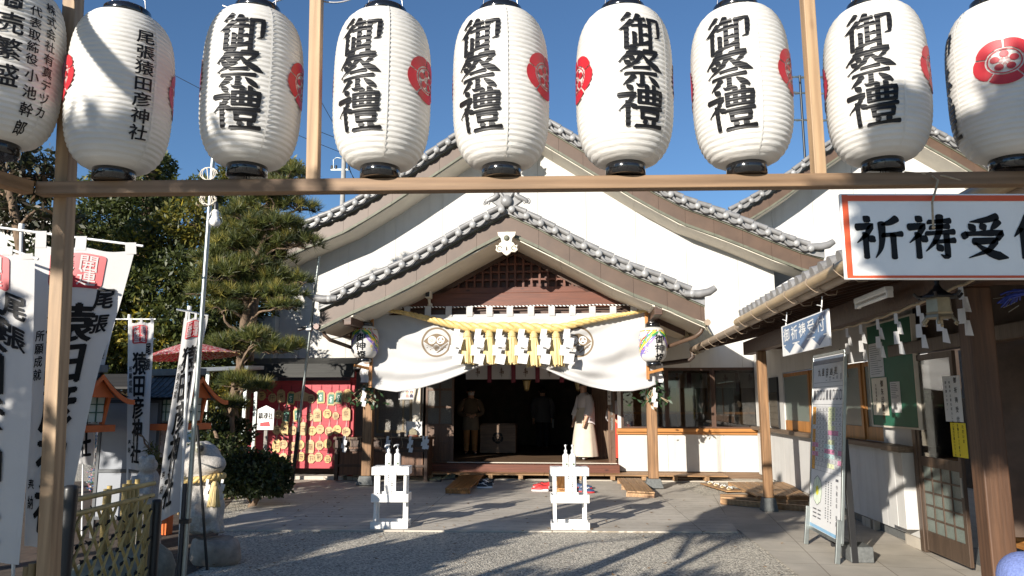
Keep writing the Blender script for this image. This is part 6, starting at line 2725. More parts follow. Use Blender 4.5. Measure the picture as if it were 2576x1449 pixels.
# name strip on the right door post
q = S.pv(1533, 985, VW - .06)
paper_on('name_strip', 'narrow white strip of vertical writing on the right door post', 'strip', lambda a, z: (q.x + a, VW + .03, q.z + z), -.035, .035, -.28, .3, PAPER, [('おはらい受付', .5, .88, .055, .085)])

# ================================================================ votive plaque board on the left
vb_ = S.pz(760, 1192, .1).y - .25
bL, bR = S.pv(633, 1050, vb_).x, S.pv(879, 1050, vb_).x
zB0, zB1 = S.pv(760, 1178, vb_).z, S.pv(760, 957, vb_).z
eb = thing('plaque_board', 'red wooden board under a dark little roof, hung with votive plaques', 'plaque board', ((bL + bR) / 2, vb_, 0), S)
mb = MB()
n = 5
for i in range(n):
 mb.bx(bL, bR, vb_, vb_ + .04, lerp(zB0, zB1, i / n), lerp(zB0, zB1, (i + 1) / n) - .005)
mb.build('boards', REDP, eb, .002)
for u in (bL - .02, bR + .03):
 mb = MB()
 mb.bx(u - .05, u + .05, vb_ + .042, vb_ + .14, .0, S.pv(760, 935, vb_).z)
 mb.build('post', REDP, eb, .006)
zr0, zr1 = S.pv(760, 952, vb_ - .35).z, S.pv(760, 918, vb_ + .1).z
mb = MB()
zr0, zr1 = S.pv(760, 951, vb_ - .40).z, S.pv(760, 915, vb_ - .40).z
mb.bx(bL - .25, bR + .2, vb_ - .42, vb_ - .38, zr0 + .015, lerp(zr0, zr1, .55))
mb.bx(bL - .25, bR + .2, vb_ - .37, vb_ - .33, lerp(zr0, zr1, .45), zr1)
mb.prism([(vb_ - .33, zr1 - .04), (vb_ - .33, zr1 - .005), (vb_ + .3, zr1 + .16), (vb_ + .3, zr1 + .12)], lambda y_, z_: (bL - .25, y_, z_), lambda y_, z_: (bR + .2, y_, z_))
mb.build('roof', wood('black_boards', (.035, .035, .032), 'x', .7, dirt=.4), eb)
mb = MB()
mb.bx(bL - .1, bR + .1, vb_ + .0, vb_ + .09, zB1 + .26, zB1 + .34)
mb.build('crossbar', DARKWOOD_X, eb, .004)
mb = MB()
mb.bx(bL - .3, bR + .25, vb_ - .1, vb_ + .3, .0, .09)
mb.build('footing', PAVE, eb)
PLQ = wood('plaque_wood', (.58, .40, .20), 'x', .6, .25, 8, .1)
PLQ2 = wood('plaque_wood_new', (.64, .44, .17), 'x', .55, .25, 8, .1)
GRNP = mat('plaque_green', (.035, .16, .095), .5, .25, 20, bump=0)
rows_ = [
 (1000, [(660, 'o'), (685, 'o'), (705, 'h'), (733, 'g'), (757, 'w'), (784, 'o'), (807, 'g'), (831, 'g'), (853, 'g'), (873, 'h')], 968),
 (1045, [(700, 'o'), (722, 'g'), (748, 'g'), (777, 's'), (799, 'h'), (822, 'o'), (846, 's'), (871, 'h')], 1010),
 (1082, [(697, 'o'), (715, 'h'), (739, 'o'), (762, 'h'), (783, 'o'), (806, 'o'), (827, 'o'), (850, 'o'), (871, 'o')], 1050),
 (1120, [(693, 'h'), (714, 'o'), (738, 'o'), (757, 'o'), (780, 'h'), (802, 'o'), (825, 'o'), (847, 'o'), (866, 'o')], 1090),
 (1153, [(712, 'h'), (736, 'o'), (758, 'o'), (782, 'o'), (803, 'o'), (824, 's'), (847, 'o'), (866, 'o')], 1128)]
SHAPE = dict(o='octagonal', h='tall', g='green', w='wide', s='small')
for ri, (yy, lst, yt) in enumerate(rows_):
 for ci, (px, k) in enumerate(lst):
  q = S.pv(px + (ci * 7 + ri * 3) % 5 - 2, yy + (ci * 5 + ri * 11) % 9 - 4, vb_ - .02)
  zt2 = S.pv(px, yt, vb_).z
  t = thing('votive_plaque', f'{SHAPE[k]} votive plaque on the red board, {ords[ci]} from the left in the {ords[ri]} row', 'votive plaque', q, S, 'votive plaques on the red board')
  r = .094 if k != 's' else .078
  if k in 'os':
   out = [(r * cos(rad(22.5 + 45 * i)), r * 1.06 * sin(rad(22.5 + 45 * i))) for i in range(8)]
  elif k == 'w':
   out = [(-.16, -.09), (.16, -.09), (.16, .06), (0, .13), (-.16, .06)]
  else:
   out = [(-.075, -.13), (.075, -.13), (.085, -.08), (.085, .09), (.04, .14), (-.04, .14), (-.085, .09), (-.085, -.08)]
  rn = random.Random(ri * 20 + ci)
  tl = rn.uniform(-.09, .09)
  rot = lambda a, b: (a * cos(tl) - b * sin(tl), a * sin(tl) + b * cos(tl))
  mb = MB()
  mb.prism([rot(*p) for p in out], lambda a, b: (q.x + a, vb_ - .022, q.z + b), lambda a, b: (q.x + a, vb_ - .008, q.z + b))
  mb.build('plate', PLQ2 if (ri + ci) % 3 == 0 else PLQ, t)
  mb = MB()
  f = lambda a, b: (q.x + rot(a, b)[0], vb_ - .0245, q.z + rot(a, b)[1])
  if k == 'g':
   poly(mb, [(-.06, -.10), (.06, -.10), (.06, .10), (-.06, .10)], f)
   mb.build('picture', GRNP, t, normals=False)
   mb = MB()
   f = lambda a, b: (q.x + rot(a, b)[0], vb_ - .0265, q.z + rot(a, b)[1])
   annulus(mb, f, 0, .02, .018, .03, 20, 320, 10)
   annulus(mb, f, 0, -.045, .012, .022, 0, 330, 8)
   mb.build('print', WHITEP, t, normals=False)
  else:
   for (a0, a1, b0, b1) in ((-.05, .05, .045, .055), (-.05, -.038, -.04, .045), (-.05, .045, -.05, -.04), (-.01, .05, .0, .012), (.03, .042, -.03, .03), (-.06, -.055, -.05, .05), (.045, .05, -.06, .03), (-.02, -.012, -.05, .06), (-.03, .03, -.02, -.012), (.005, .012, -.06, .05)):
    if rn.random() < .45:
     continue
    poly(mb, [(a0, b0), (a1, b0), (a1, b1), (a0, b1)], f)
   poly(mb, [(-.03, -.006), (.03, -.006), (.03, .003), (-.03, .003)], f)
   mb.build('print', EMB, t, normals=False)
  mb = MB()
  mb.tube([(q.x - .012, vb_ - .02, q.z + .10), (q.x, vb_ - .016, zt2 if k != 'w' else q.z + .2), (q.x + .012, vb_ - .02, q.z + .10)], .0045, 4)
  mb.build('cord', WHITEP if ri != 0 else RIB, t)
# sign before the board
q = S.pv(668, 1052, vb_ - 1.6)
t = thing('shrine_sign', 'white sign with three characters and a red arrow on a post by the red board', 'sign', (q.x, vb_ - 1.6, 0), S)
hw, hh_ = .16, .215
mb = MB()
mb.prism([(-hw, -hh_), (hw, -hh_), (hw, hh_ * .75), (0, hh_ * 1.1), (-hw, hh_ * .75)], lambda a, b: (q.x + a, vb_ - 1.6, q.z + b), lambda a, b: (q.x + a, vb_ - 1.57, q.z + b))
mb.build('panel', WHITEP, t, .003)
mb = MB()
f = lambda a, b: (q.x + a, vb_ - 1.603, q.z + b)
for i, c_ in enumerate('鎮魂社'):
 write(mb, c_, f, -.098 + .098 * i, .045, .095, .13, bold=.03, brushed=False)
mb.build('lettering', INK, t, normals=False)
mb = MB()
poly(mb, [(-.10, -.15), (.10, -.15), (.075, -.06), (-.10, -.085)], f)
mb.build('arrow', RED, t, normals=False)
mb = MB()
mb.bx(q.x - .03, q.x + .03, vb_ - 1.568, vb_ - 1.52, 0, q.z + .1)
mb.build('post', wood('grey_post', (.32, .30, .27), 'z', .7), t)
# leaning steel pole with a small floodlight, and its dark foot
p0, p1 = S.pz(733, 1228, .02), S.pv(803, 645, -1.0)
d = p1 - p0
t = thing('leaning_pole', 'slim leaning galvanised pole with a dark foot in front of the red board', 'pole', p0, S)
mb = MB()
mb.tube([p0 + d * .22, p1], .024, 10)
for k in (.35, .52, .7, .86):
 mb.tube([p0 + d * k, p0 + d * (k + .012)], .028, 10)
mb.build('shaft', STEEL, t)
mb = MB()
mb.tube([p0, p0 + d * .24], .035, 10)
mb.build('foot', BLACKP, t)
q = p0 + d * .685
t = thing('floodlight', 'small floodlight head clamped to the leaning pole', 'floodlight', q, S)
mb = MB()
for s_ in (-1, 1):
 mb.box(q + Vector((s_ * .13, -.06, .0)), (.16, .10, .05), R=Matrix.Rotation(rad(14 * s_), 3, 'Y'))
mb.build('lamp_head', BLACKP, t, .008)
mb = MB()
mb.box(q + Vector((0, -.06, .0)), (.10, .09, .08))
mb.build('clamp', WHITEP, t, .006)
mb = MB()
mb.tube([q + Vector((.2, -.05, 0)), q + Vector((.35, 0, -.2)), q + Vector((.55, .1, -.16)), q + Vector((.75, .3, -.02))], .008, 5)
mb.build('cable', BLACKP, t)
# ================================================================ left side: banners, fence, statue, lanterns
POLEW = mat('banner_pole', (.72, .72, .70), .35, .05, bump=0)


def nobori(label, D, left, right, pole, bar_, text=True, wave=.03, seed=0, dd=0., tabs=(.08, .5, .93), nv=96):
 """left / right: picture outlines of the cloth's two long edges, top to bottom; pole: top and foot; bar_: ends of the crossbar"""
 A = spline([tuple(W.pv(x, y, D)) for x, y in left], 8)
 B = spline([tuple(W.pv(x, y, D + dd)) for x, y in right], 8)
 base = W.pv(*pole[1], D)
 t = thing('banner', label, 'banner', (base.x, D, 0), W, 'white shrine banners on poles')

 def at(c, q):
  q = min(max(q, 0), 1) * (len(c) - 1)
  i = min(int(q), len(c) - 2)
  return Vector(c[i]).lerp(Vector(c[i + 1]), q - i)

 def f(s_, q, e=0.):
  p = at(A, q).lerp(at(B, q), s_)
  o = wave * (sin(s_ * 5.2 + q * 5 + seed) * (.3 + .7 * q) + .5 * sin(s_ * 11 - q * 7 + seed) * q) * min(1, s_ * 3 + .15)
  return (p.x, p.y + o - e, p.z - .018 * sin(s_ * pi * 2) ** 2 * (1 - q) ** 6)

 mb = MB()
 mb.grid(lambda a, b: f(a, b), 44, nv)
 cl_ = mb.build('cloth', CLOTH, t)
 p0, p1 = W.pv(*bar_[0], D), W.pv(*bar_[1], D + dd * .9)
 for a in tabs:
  q = Vector(f(a, .005))
  k = min(max((q.x - p0.x) / (p1.x - p0.x), 0), 1)
  u = p0.lerp(p1, k)
  w_ = (B[0][0] - A[0][0]) * .055
  tb = MB()
  tb.add([q + Vector((-w_, -.004, -.015)), q + Vector((w_, -.004, -.015)), u + Vector((w_, -.012, .012)), u + Vector((-w_, -.012, .012))], [(0, 1, 2, 3)])
  tb.build('tab', CLOTH, cl_)
 mb = MB()
 r = .011
 mb.tube([p0, p1], r * .8, 8)
 mb.build('crossbar', POLEW, t)
 mb = MB()
 tp = W.pv(*pole[0], D)
 d_ = (base - tp)
 ft = base + d_ * ((base.z - 0) / (tp.z - base.z) if base.z > 0 else 0)
 mb.tube([tp + Vector((0, .02, 0)), Vector((ft.x, D + .02, max(0, ft.z)))], r, 8)
 mb.tube([tp + Vector((0, .02, -.02)), tp + Vector((0, .02, .03))], r * 1.7, 8)
 mb.build('pole', POLEW, t)
 if text:
  asp = .6 / 1.8
  ink, red, wh = MB(), MB(), MB()
  g = lambda e: (lambda a, b: f(a, b, e))
  # seal
  pts = []
  for cx, cy, a0 in ((.70, .155, 0), (.22, .155, 90), (.22, .052, 180), (.70, .052, 270)):
   pts += [(cx + .05 * cos(rad(a0 + k)) * 1.0, cy + .05 * asp * sin(rad(a0 + k))) for k in (0, 30, 60, 90)]
  poly(red, pts, g(.008), step=.03)
  W_ = lambda mb_, ch_, a, b, s_, bold, e, br=None: write(mb_, ch_, lambda x, y: f(x, 2 * b - y, e), a, b, s_, s_ * asp, bold=bold, brushed=br, step=.02)
  for i, ch_ in enumerate('開運'):
   W_(wh, ch_, .585, .076 + i * .056, .21, .010, .013, False)
  for i, ch_ in enumerate('隆盛'):
   W_(wh, ch_, .345, .076 + i * .056, .21, .010, .013, False)
  for i, ch_ in enumerate('尾張'):
   W_(ink, ch_, .81, .205 + .095 * i, .235, .045, .010, False)
  for i, ch_ in enumerate('猿田彦神社'):
   write(ink, ch_, lambda x, y: f(x, .62 + .142 * i - y, .010), .47, .325, .56, .150, bold=.045, brushed=False, step=.02)
  for i, ch_ in enumerate('所願成就'):
   W_(ink, ch_, .12, .33 + .045 * i, .12, .03, .010, False)
  for i, ch_ in enumerate('奉納'):
   W_(ink, ch_, .12, .80 + .045 * i, .12, .03, .010, False)
  red.build('seal', RED, cl_, normals=False)
  wh.build('seal_writing', CLOTH, cl_, normals=False)
  ink.build('lettering', INK, cl_, normals=False)
 return t


nobori('big white banner cut by the left edge of the picture', 4.6, [(-150, 575), (-158, 900), (-175, 1405)], [(88, 648), (80, 900), (70, 1150), (56, 1418)], ((-150, 540), (-190, 1449)), ((-165, 560), (96, 652)), wave=.02, seed=1, tabs=(.5, .72, .93))
nobori('big white banner with red seal behind the rack corner post', 5.05, [(88, 614), (80, 850), (70, 1100), (60, 1374)], [(337, 632), (296, 780), (246, 945), (195, 1190), (156, 1384)], ((49, 572), (28, 1449)), ((-20, 570), (360, 619)), wave=.03, seed=2, tabs=(.06, .47, .97))
nobori('twisted white banner crossing the bare steel pole', 6.25, [(463, 800), (446, 930), (416, 1110), (388, 1320)], [(523, 796), (502, 905), (474, 1090), (450, 1288)], ((474, 778), (452, 1300)), ((444, 778), (524, 794)), wave=.035, seed=3, dd=.05, tabs=(.1, .5, .95))
nobori('white banner in front of the grey board', 8.75, [(324, 810), (322, 930), (320, 1060), (319, 1178)], [(387, 808), (384, 930), (377, 1060), (366, 1186)], ((323, 797), (318, 1240)), ((279, 803), (392, 803)), wave=.03, seed=4)
nobori('white banner mostly hidden behind the big one with the red seal', 8.9, [(214, 815), (208, 930), (202, 1050), (198, 1165)], [(290, 810), (268, 900), (243, 1010), (234, 1172)], ((213, 797), (205, 1250)), ((205, 803), (294, 803)), wave=.04, seed=5)

# ---- bare steel pole with coiled wire and a bulb
DS = 5.5
p0, p1 = W.pz(462, 1449 + 78, 0), W.pv(537, 380, DS)
p0 = W.pv(462, 1449, DS)
d = (p1 - p0) / (p1.z - p0.z)
foot = p0 - d * p0.z
t = thing('steel_pole', 'tall bare galvanised steel pole rising past the banners', 'pole', foot, W)
mb = MB()
mb.tube([foot, foot + d * 4.6], .0175, 12)
mb.build('shaft', STEEL, t)
mb = MB()
mb.tube([foot + Vector((-.03, -.005, 0)), foot + Vector((-.03, -.005, .98)) + d * .0], .016, 6)
mb.build('stake', mat('dark_iron', (.06, .06, .065), .5, .3, metal=.5), t)
mb = MB()
for z in (.25, .72):
 mb.box(foot + d * z + Vector((-.012, -.01, 0)), (.07, .05, .03))
mb.build('clamp', BLACKP, t)
q = W.pv(541, 553, DS - .06)
mb = MB()
mb.ball(q + Vector((0, 0, -.012)), .040, n=16)
mb.lathe([(.030, .015), (.024, .03), (.026, .06), (.02, .075)], q, 14)
bt = thing('hanging_bulb', 'white light bulb hanging in a wire cage from the steel pole', 'light bulb', q, W)
mb.build('bulb', mat('milk_glass', (.80, .79, .75), .25, .03, bump=0), bt)
mb = MB()
mb.lathe([(.016, .07), (.018, .12), (.01, .14)], q, 10)
mb.build('socket', BLACKP, bt)
mb = MB()
for k in range(4):
 a = k * pi / 2 + .4
 mb.tube([q + Vector((.03 * cos(a), .03 * sin(a), .06)), q + Vector((.052 * cos(a), .052 * sin(a), -.01)), q + Vector((.02 * cos(a), .02 * sin(a), -.06))], .0025, 4)
mb.build('wire_cage', WIRE, bt)
q2 = W.pv(528, 505, DS)
mb = MB()
pts = []
for i in range(60):
 a = i * .45
 pts.append(q2 + Vector((.05 * cos(a) * (1 + .3 * sin(i)), -.03 + .02 * sin(i * .7), .045 * sin(a) * (1 + .2 * cos(i * 2)))))
pts += [q2 + Vector((.02, -.02, -.03)), q + Vector((0, 0, .15))]
mb.tube(pts, .004, 5)
for a in (.3, -.5):
 pass
mb.single('wire_coil', CREAM, 'coil of pale cable tied to the steel pole above the bulb', 'cable', q2, W)
q3 = W.pv(528, 440, DS)
mb = MB()
pts = [q3 + Vector((.07 * cos(i * .5) * (1 - i / 60), -.03, .05 * sin(i * .5))) for i in range(30)]
mb.tube(pts + [q2], .004, 5)
mb.single('wire_coil', CREAM, 'coil of pale cable tied to the steel pole over the beam', 'cable', q3, W)
# black stake in front of the statue
a, b = W.pv(496, 1070, 7.25), W.pz(521, 1434, 0.)
mb = MB()
mb.tube([b, a], .014, 8)
mb.single('black_stake', BLACKP, 'thin black stake leaning in front of the stone frog', 'stake', b, W)

# ---- bamboo fence
fa, fb = Vector((-2.66, 4.55, 0)), Vector((-2.50, 5.45, 0))
fa.x = (235 - 1288) / 1860 * 4.6
fb.x = (408 - 1288) / 1860 * 5.45
fe = (fb - fa)
fn = fe.cross(Vector((0, 0, 1))).normalized()
fen = thing('bamboo_fence', 'yellow bamboo lattice fence bound with black cord between dark posts', 'fence', fa, W)
CORDB = mat('black_cord', (.012, .011, .01), .8, .2, bump=.1)


def bamboo(mb, p0, p1, r, n=8):
 p0, p1 = Vector(p0), Vector(p1)
 L_ = (p1 - p0).length
 k = max(2, int(L_ / .28))
 pts, rs = [], []
 for i in range(k):
  for q, s_ in ((.0, 1.12), (.04, 1.), (.96, 1.)):
   pts.append(p0.lerp(p1, (i + q) / k))
   rs.append(r * s_)
 mb.tube(pts + [p1], rs + [r], n)


for z in (.985, .90):
 mb = MB()
 bamboo(mb, fa + Vector((0, 0, z)) - fe * .02, fb + Vector((0, 0, z)) + fe * .03, .017)
 mb.build('rail', BAMBOO, fen)
for k, (p, r, m_, h) in enumerate(((fa - fe * .06 + fn * .0, .042, BLACKP, 1.07), (fb + fe * .10, .036, BLACKP, .86))):
 mb = MB()
 mb.lathe([(r, 0), (r, h - .02), (r * .9, h), (r * .5, h + .006)], p, 16)
 mb.build('post', m_, fen)
for p, r, h in ((fa + fe * .03 - fn * .03, .026, 1.02), (fb - fe * .0 - fn * .02, .024, .84), (fa - fe * .10 - fn * .10, .028, .70), (fa - fe * .10 - fn * .16, .022, .64), (fa - fe * .08 - fn * .20, .024, .62)):
 mb = MB()
 bamboo(mb, p, p + Vector((0, 0, h)), r)
 mb.build('bamboo_post', BAMBOOD if h < .8 else BAMBOO, fen)
nL = 7
LL = fe.length
dirs = fe.normalized()
ties = MB()
for s_ in (-1, 1):
 lat = MB()
 for i in range(-7, 14):
  a0 = i * LL / nL
  # slanted stick from the ground line to the rail, clipped to the fence
  h = .90
  run = .58
  x0, x1 = (a0, a0 + run) if s_ > 0 else (a0 + run, a0)
  q0, q1 = 0., 1.
  lo_, hi_ = min(x0, x1), max(x0, x1)
  if hi_ < 0 or lo_ > LL:
   continue
  ts = [0, 1]
  for edge in (0, LL):
   k = (edge - x0) / (x1 - x0)
   if 0 < k < 1:
    ts.append(k)
  ts = [k for k in sorted(ts) if -1e-6 <= x0 + (x1 - x0) * k <= LL + 1e-6]
  if len(ts) < 2 or ts[-1] - ts[0] < .06:
   continue
  p = fa + dirs * (x0 + (x1 - x0) * ts[0]) + Vector((0, 0, h * ts[0])) + fn * .008 * s_
  q = fa + dirs * (x0 + (x1 - x0) * ts[-1]) + Vector((0, 0, h * ts[-1])) + fn * .008 * s_
  lat.tube([p, q], .0095, 6)
 lat.build('lattice', BAMBOO, fen)
rn = random.Random(2)
for i in range(0, nL * 2 + 1):
 for j in range(0, 15):
  a = i * LL / nL / 2
  z = j * .9 / .58 * LL / nL / 2
  if z > .9 or (i + j) % 2:
   continue
  c_ = fa + dirs * a + Vector((0, 0, z))
  ties.ball(c_, .017, n=6)
  for k in range(2):
   e_ = Vector((rn.uniform(-.03, .03), rn.uniform(-.02, .02), rn.uniform(-.03, .03)))
   ties.tube([c_, c_ + e_], .004, 4)
ties.build('cord_ties', CORDB, fen)
# taller bamboo uprights bundled behind the fence
rn = random.Random(5)
for i, px in enumerate((297, 305, 342, 352, 361, 372, 385)):
 q = W.pz(px, 1500, 0)
 q = Vector(((px - 1288) / 1860 * (6.0 + .05 * i), 6.0 + .05 * i, 0))
 mb = MB()
 bamboo(mb, q, q + Vector((0, 0, rn.uniform(.78, .95))), .020)
 mb.single('bamboo_upright', BAMBOO, f'cut bamboo upright behind the lattice fence, {ords[i]} from the left', 'bamboo', q, W, 'bamboo uprights behind the fence')
# rocks behind the fence
for i, (px, py, s_, lab) in enumerate(((330, 1449, .36, 'mossy grey boulder behind the bamboo lattice fence'), (262, 1475, .25, 'smaller grey boulder behind the bamboo lattice, near its left post'))):
 q = Vector(((px - 1288) / 1860 * 5.9, 5.9, 0))
 mb = MB()
 rn = random.Random(i)
 vs = []
 mb.ball(q + Vector((0, .15, s_ * .5)), s_, n=18, sx=1.1, sy=.8, sz=.75)
 mb.v = [(x + .05 * sin(7 * y + 3 * z + i), y + .04 * sin(9 * x + z * 5), max(0, z + .05 * sin(6 * x + 4 * y))) for x, y, z in mb.v]
 mb.single('boulder', mat('mossy_rock', (.20, .20, .16), .9, .5, 7, bump=.8, dirt=.5), lab, 'boulder', q, W)

# ---- stone frog on its rock
qb = W.pz(519, 1428, 0)
rk_ = MB()
rk_.lathe([(.22, 0), (.25, .05), (.25, .17), (.235, .215), (.20, .235)], (qb.x, qb.y + .2, 0), 30, sx=1.0, sy=.85)
rk_.v = [(x + .022 * sin(11 * y + 9 * z) + .012 * sin(23 * z + 5 * x), y + .02 * sin(10 * x + 8 * z), z + .008 * sin(14 * x + 11 * y) * (z > .1)) for x, y, z in rk_.v]
rk_.single('rock_pedestal', ROCK, 'rough brown rock under the stone frog', 'rock', (qb.x, qb.y + .2, 0), W)
zf = .233
D7 = qb.y + .2
C = lambda px, py, dy: W.pv(px, py, D7 + dy)
frog = thing('stone_frog', 'pale granite frog statue with big round eyes sitting on a rock', 'statue', (C(512, 1340, 0).x, D7, zf), W)
m_ = MB()
m_.ball(C(510, 1262, .04), .185, n=24, sx=1.0, sy=.92, sz=1.5)         # trunk
m_.ball(C(506, 1312, .05), .20, n=20, sx=1.05, sy=.9, sz=.62)           # haunches
m_.ball(C(504, 1158, .03), .195, n=28, sx=1.05, sy=.95, sz=.98)         # head
m_.ball(C(520, 1168, .01), .165, n=28, sx=1.15, sy=.9, sz=.74)          # muzzle running to the mouth
m_.ball(C(538, 1170, .0), .10, n=20, sx=1.2, sy=.9, sz=.62)
m_.ball(C(500, 1128, -.13), .072, n=18)                                   # eye sockets
m_.ball(C(517, 1126, .13), .070, n=18)
m_.ball(C(507, 1205, .03), .15, n=20, sz=.7)
for dy, px in ((-.11, 540), (.10, 552)):                                  # front legs
 m_.tube([C(px - 16, 1238, dy + .03), C(px - 2, 1276, dy), C(px - 4, 1312, dy - .01), C(px, 1334, dy - .02)], [.085, .066, .052, .055], 12)
 for k in (-1, 0, 1):
  m_.tube([C(px, 1335, dy - .02), C(px + 13, 1338, dy - .02 + .045 * k)], [.028, .016], 8)
for dy in (-.13, .14):                                                    # hind legs
 m_.tube([C(488, 1318, dy), C(505, 1284, dy * 1.15), C(515, 1300, dy * 1.2), C(500, 1332, dy * 1.2), C(524, 1337, dy * 1.3)], [.09, .085, .075, .05, .035], 12)
fb_ = m_.build('body', GRANITE, frog)
rm = fb_.modifiers.new('merge', 'REMESH')
rm.mode = 'VOXEL'
rm.voxel_size = .014
rm.use_smooth_shade = True
sm_ = fb_.modifiers.new('smooth', 'SMOOTH')
sm_.iterations = 6
mb = MB()
pts = [C(560 - i * 5.0, 1172 + 6 * sin(i * .42), -.02 - .155 * sin(min(1, i / 8) * pi * .55)) for i in range(12)]
mb.tube(pts, .006, 6)
mb.build('mouth_line', DARKSTONE, frog)
for px, py, dy, sy in ((501, 1127, -.175, -1), (521, 1125, .175, 1)):
 mb = MB()
 mb.ball(C(px + 1, py, dy), .052, n=18)
 e_ = mb.build('eye', mat('eye_stone', (.30, .29, .22), .35, .2, 30, bump=0), frog)
 mb = MB()
 mb.ball(C(px + 3, py + 1, dy + sy * .022), .036, n=14)
 mb.build('pupil', BLACKP, e_)
# its straw collar
cen = C(507, 1203, .02)
col_ = thing('straw_collar', 'twisted straw rope collar round the neck of the stone frog', 'sacred rope', cen, W)
for k in range(3):
 mb = MB()
 pts = []
 for i in range(73):
  a = 2 * pi * i / 72
  th = a * 9 + k * 2 * pi / 3
  r = .185 + .016 * cos(th)
  pts.append(cen + Vector((r * cos(a) * 1.08, r * sin(a), .016 * sin(th) + .02 * cos(a))))
 mb.tube(pts, .021, 8)
 mb.build('strand', STRAW, col_)
tassel(C(540, 1214, -.16), .23, .06, 'straw_tassel', 'straw tassel hanging from the frog\'s collar', 'tassel', None, W)
for px, lab in ((523, 'white paper zigzag hanging left of the tassel on the frog'), (560, 'white paper zigzag hanging right of the tassel on the frog')):
 p = C(px, 1208, -.17 if px < 540 else -.08)
 mb = shide(lambda a, z, o: (p.x + a * .8, p.y - o, p.z + z), .62, 3, px)
 mb.single('paper_streamer', FOLD, lab, 'paper streamer', p, W, 'paper streamers on the frog collar')
# a second small carved stone behind the banner
q = Vector(((396 - 1288) / 1860 * 8.3, 8.3, 0))
t = thing('small_stone_frog', 'small pale stone frog statue half hidden behind the twisted banner', 'statue', q, W)
mb = MB()
zz_ = lambda py: 1.55 - (py - 1016) / 1860 * 8.3
mb.ball((q.x, 8.3, zz_(1205)), .13, n=16, sz=1.2)
mb.ball((q.x + .02, 8.25, zz_(1165)), .10, n=16, sz=.9)
mb.ball((q.x - .02, 8.2, zz_(1150)), .045, n=12)
mb.ball((q.x + .07, 8.2, zz_(1148)), .045, n=12)
mb.tube([(q.x - .08, 8.2, zz_(1190)), (q.x - .09, 8.15, zz_(1215)), (q.x - .06, 8.12, zz_(1232))], [.05, .04, .045], 8)
mb.tube([(q.x + .08, 8.2, zz_(1190)), (q.x + .1, 8.15, zz_(1215)), (q.x + .08, 8.12, zz_(1232))], [.05, .04, .045], 8)
mb.lathe([(.17, 0), (.18, .05), (.16, zz_(1230)), (.14, zz_(1222))], (q.x, 8.3, 0), 14)
o_ = mb.build('body', GRANITE, t)
rm = o_.modifiers.new('merge', 'REMESH')
rm.mode = 'VOXEL'
rm.voxel_size = .016
rm.use_smooth_shade = True

# ---- grey display board
Dg = 8.95
a, b = W.pv(262, 1014, Dg), W.pv(387, 1180, Dg)
t = thing('grey_board', 'blank grey display board in a dark frame behind the banners', 'board', ((a.x + b.x) / 2, Dg, 0), W)
mb = MB()
mb.bx(a.x, b.x, Dg, Dg + .02, b.z, a.z)
mb.bx(a.x, b.x, Dg, Dg + .02, .25, b.z - .045)
mb.build('panel', mat('board_grey', (.27, .285, .31), .35, .06, 3, bump=0), t)
mb = MB()
for x in (a.x - .04, b.x):
 mb.bx(x, x + .04, Dg - .01, Dg + .035, 0, a.z + .04)
for z in (a.z, b.z - .042, .21):
 mb.bx(a.x, b.x, Dg - .01, Dg + .035, z, z + .04)
mb.build('frame', mat('board_frame', (.08, .085, .09), .4, .15, metal=.3), t, .004)
# white handwritten notice
a, b = W.pv(388, 1052, 9.3), W.pv(424, 1150, 9.3)
t = thing('handwritten_notice', 'white handwritten notice on a stake beside the orange garden lantern', 'notice', ((a.x + b.x) / 2, 9.3, 0), W)
mb = MB()
mb.bx(a.x, b.x, 9.3, 9.315, b.z, a.z)
mb.build('sheet', WHITEP, t)
mb = MB()
mb.bx((a.x + b.x) / 2 - .02, (a.x + b.x) / 2 + .02, 9.317, 9.35, 0, a.z)
mb.build('stake', DARKWOOD_Z, t)
mb = MB()
f = lambda x, z: (x, 9.296, z)
column(mb, 'ふれてください', f, b.x - .045, a.z - .05, .05, .058, bold=0, brushed=False)
column(mb, 'なでかえる', f, b.x - .115, a.z - .08, .045, .058, bold=0, brushed=False)
mb.build('lettering', LINES, t, normals=False)


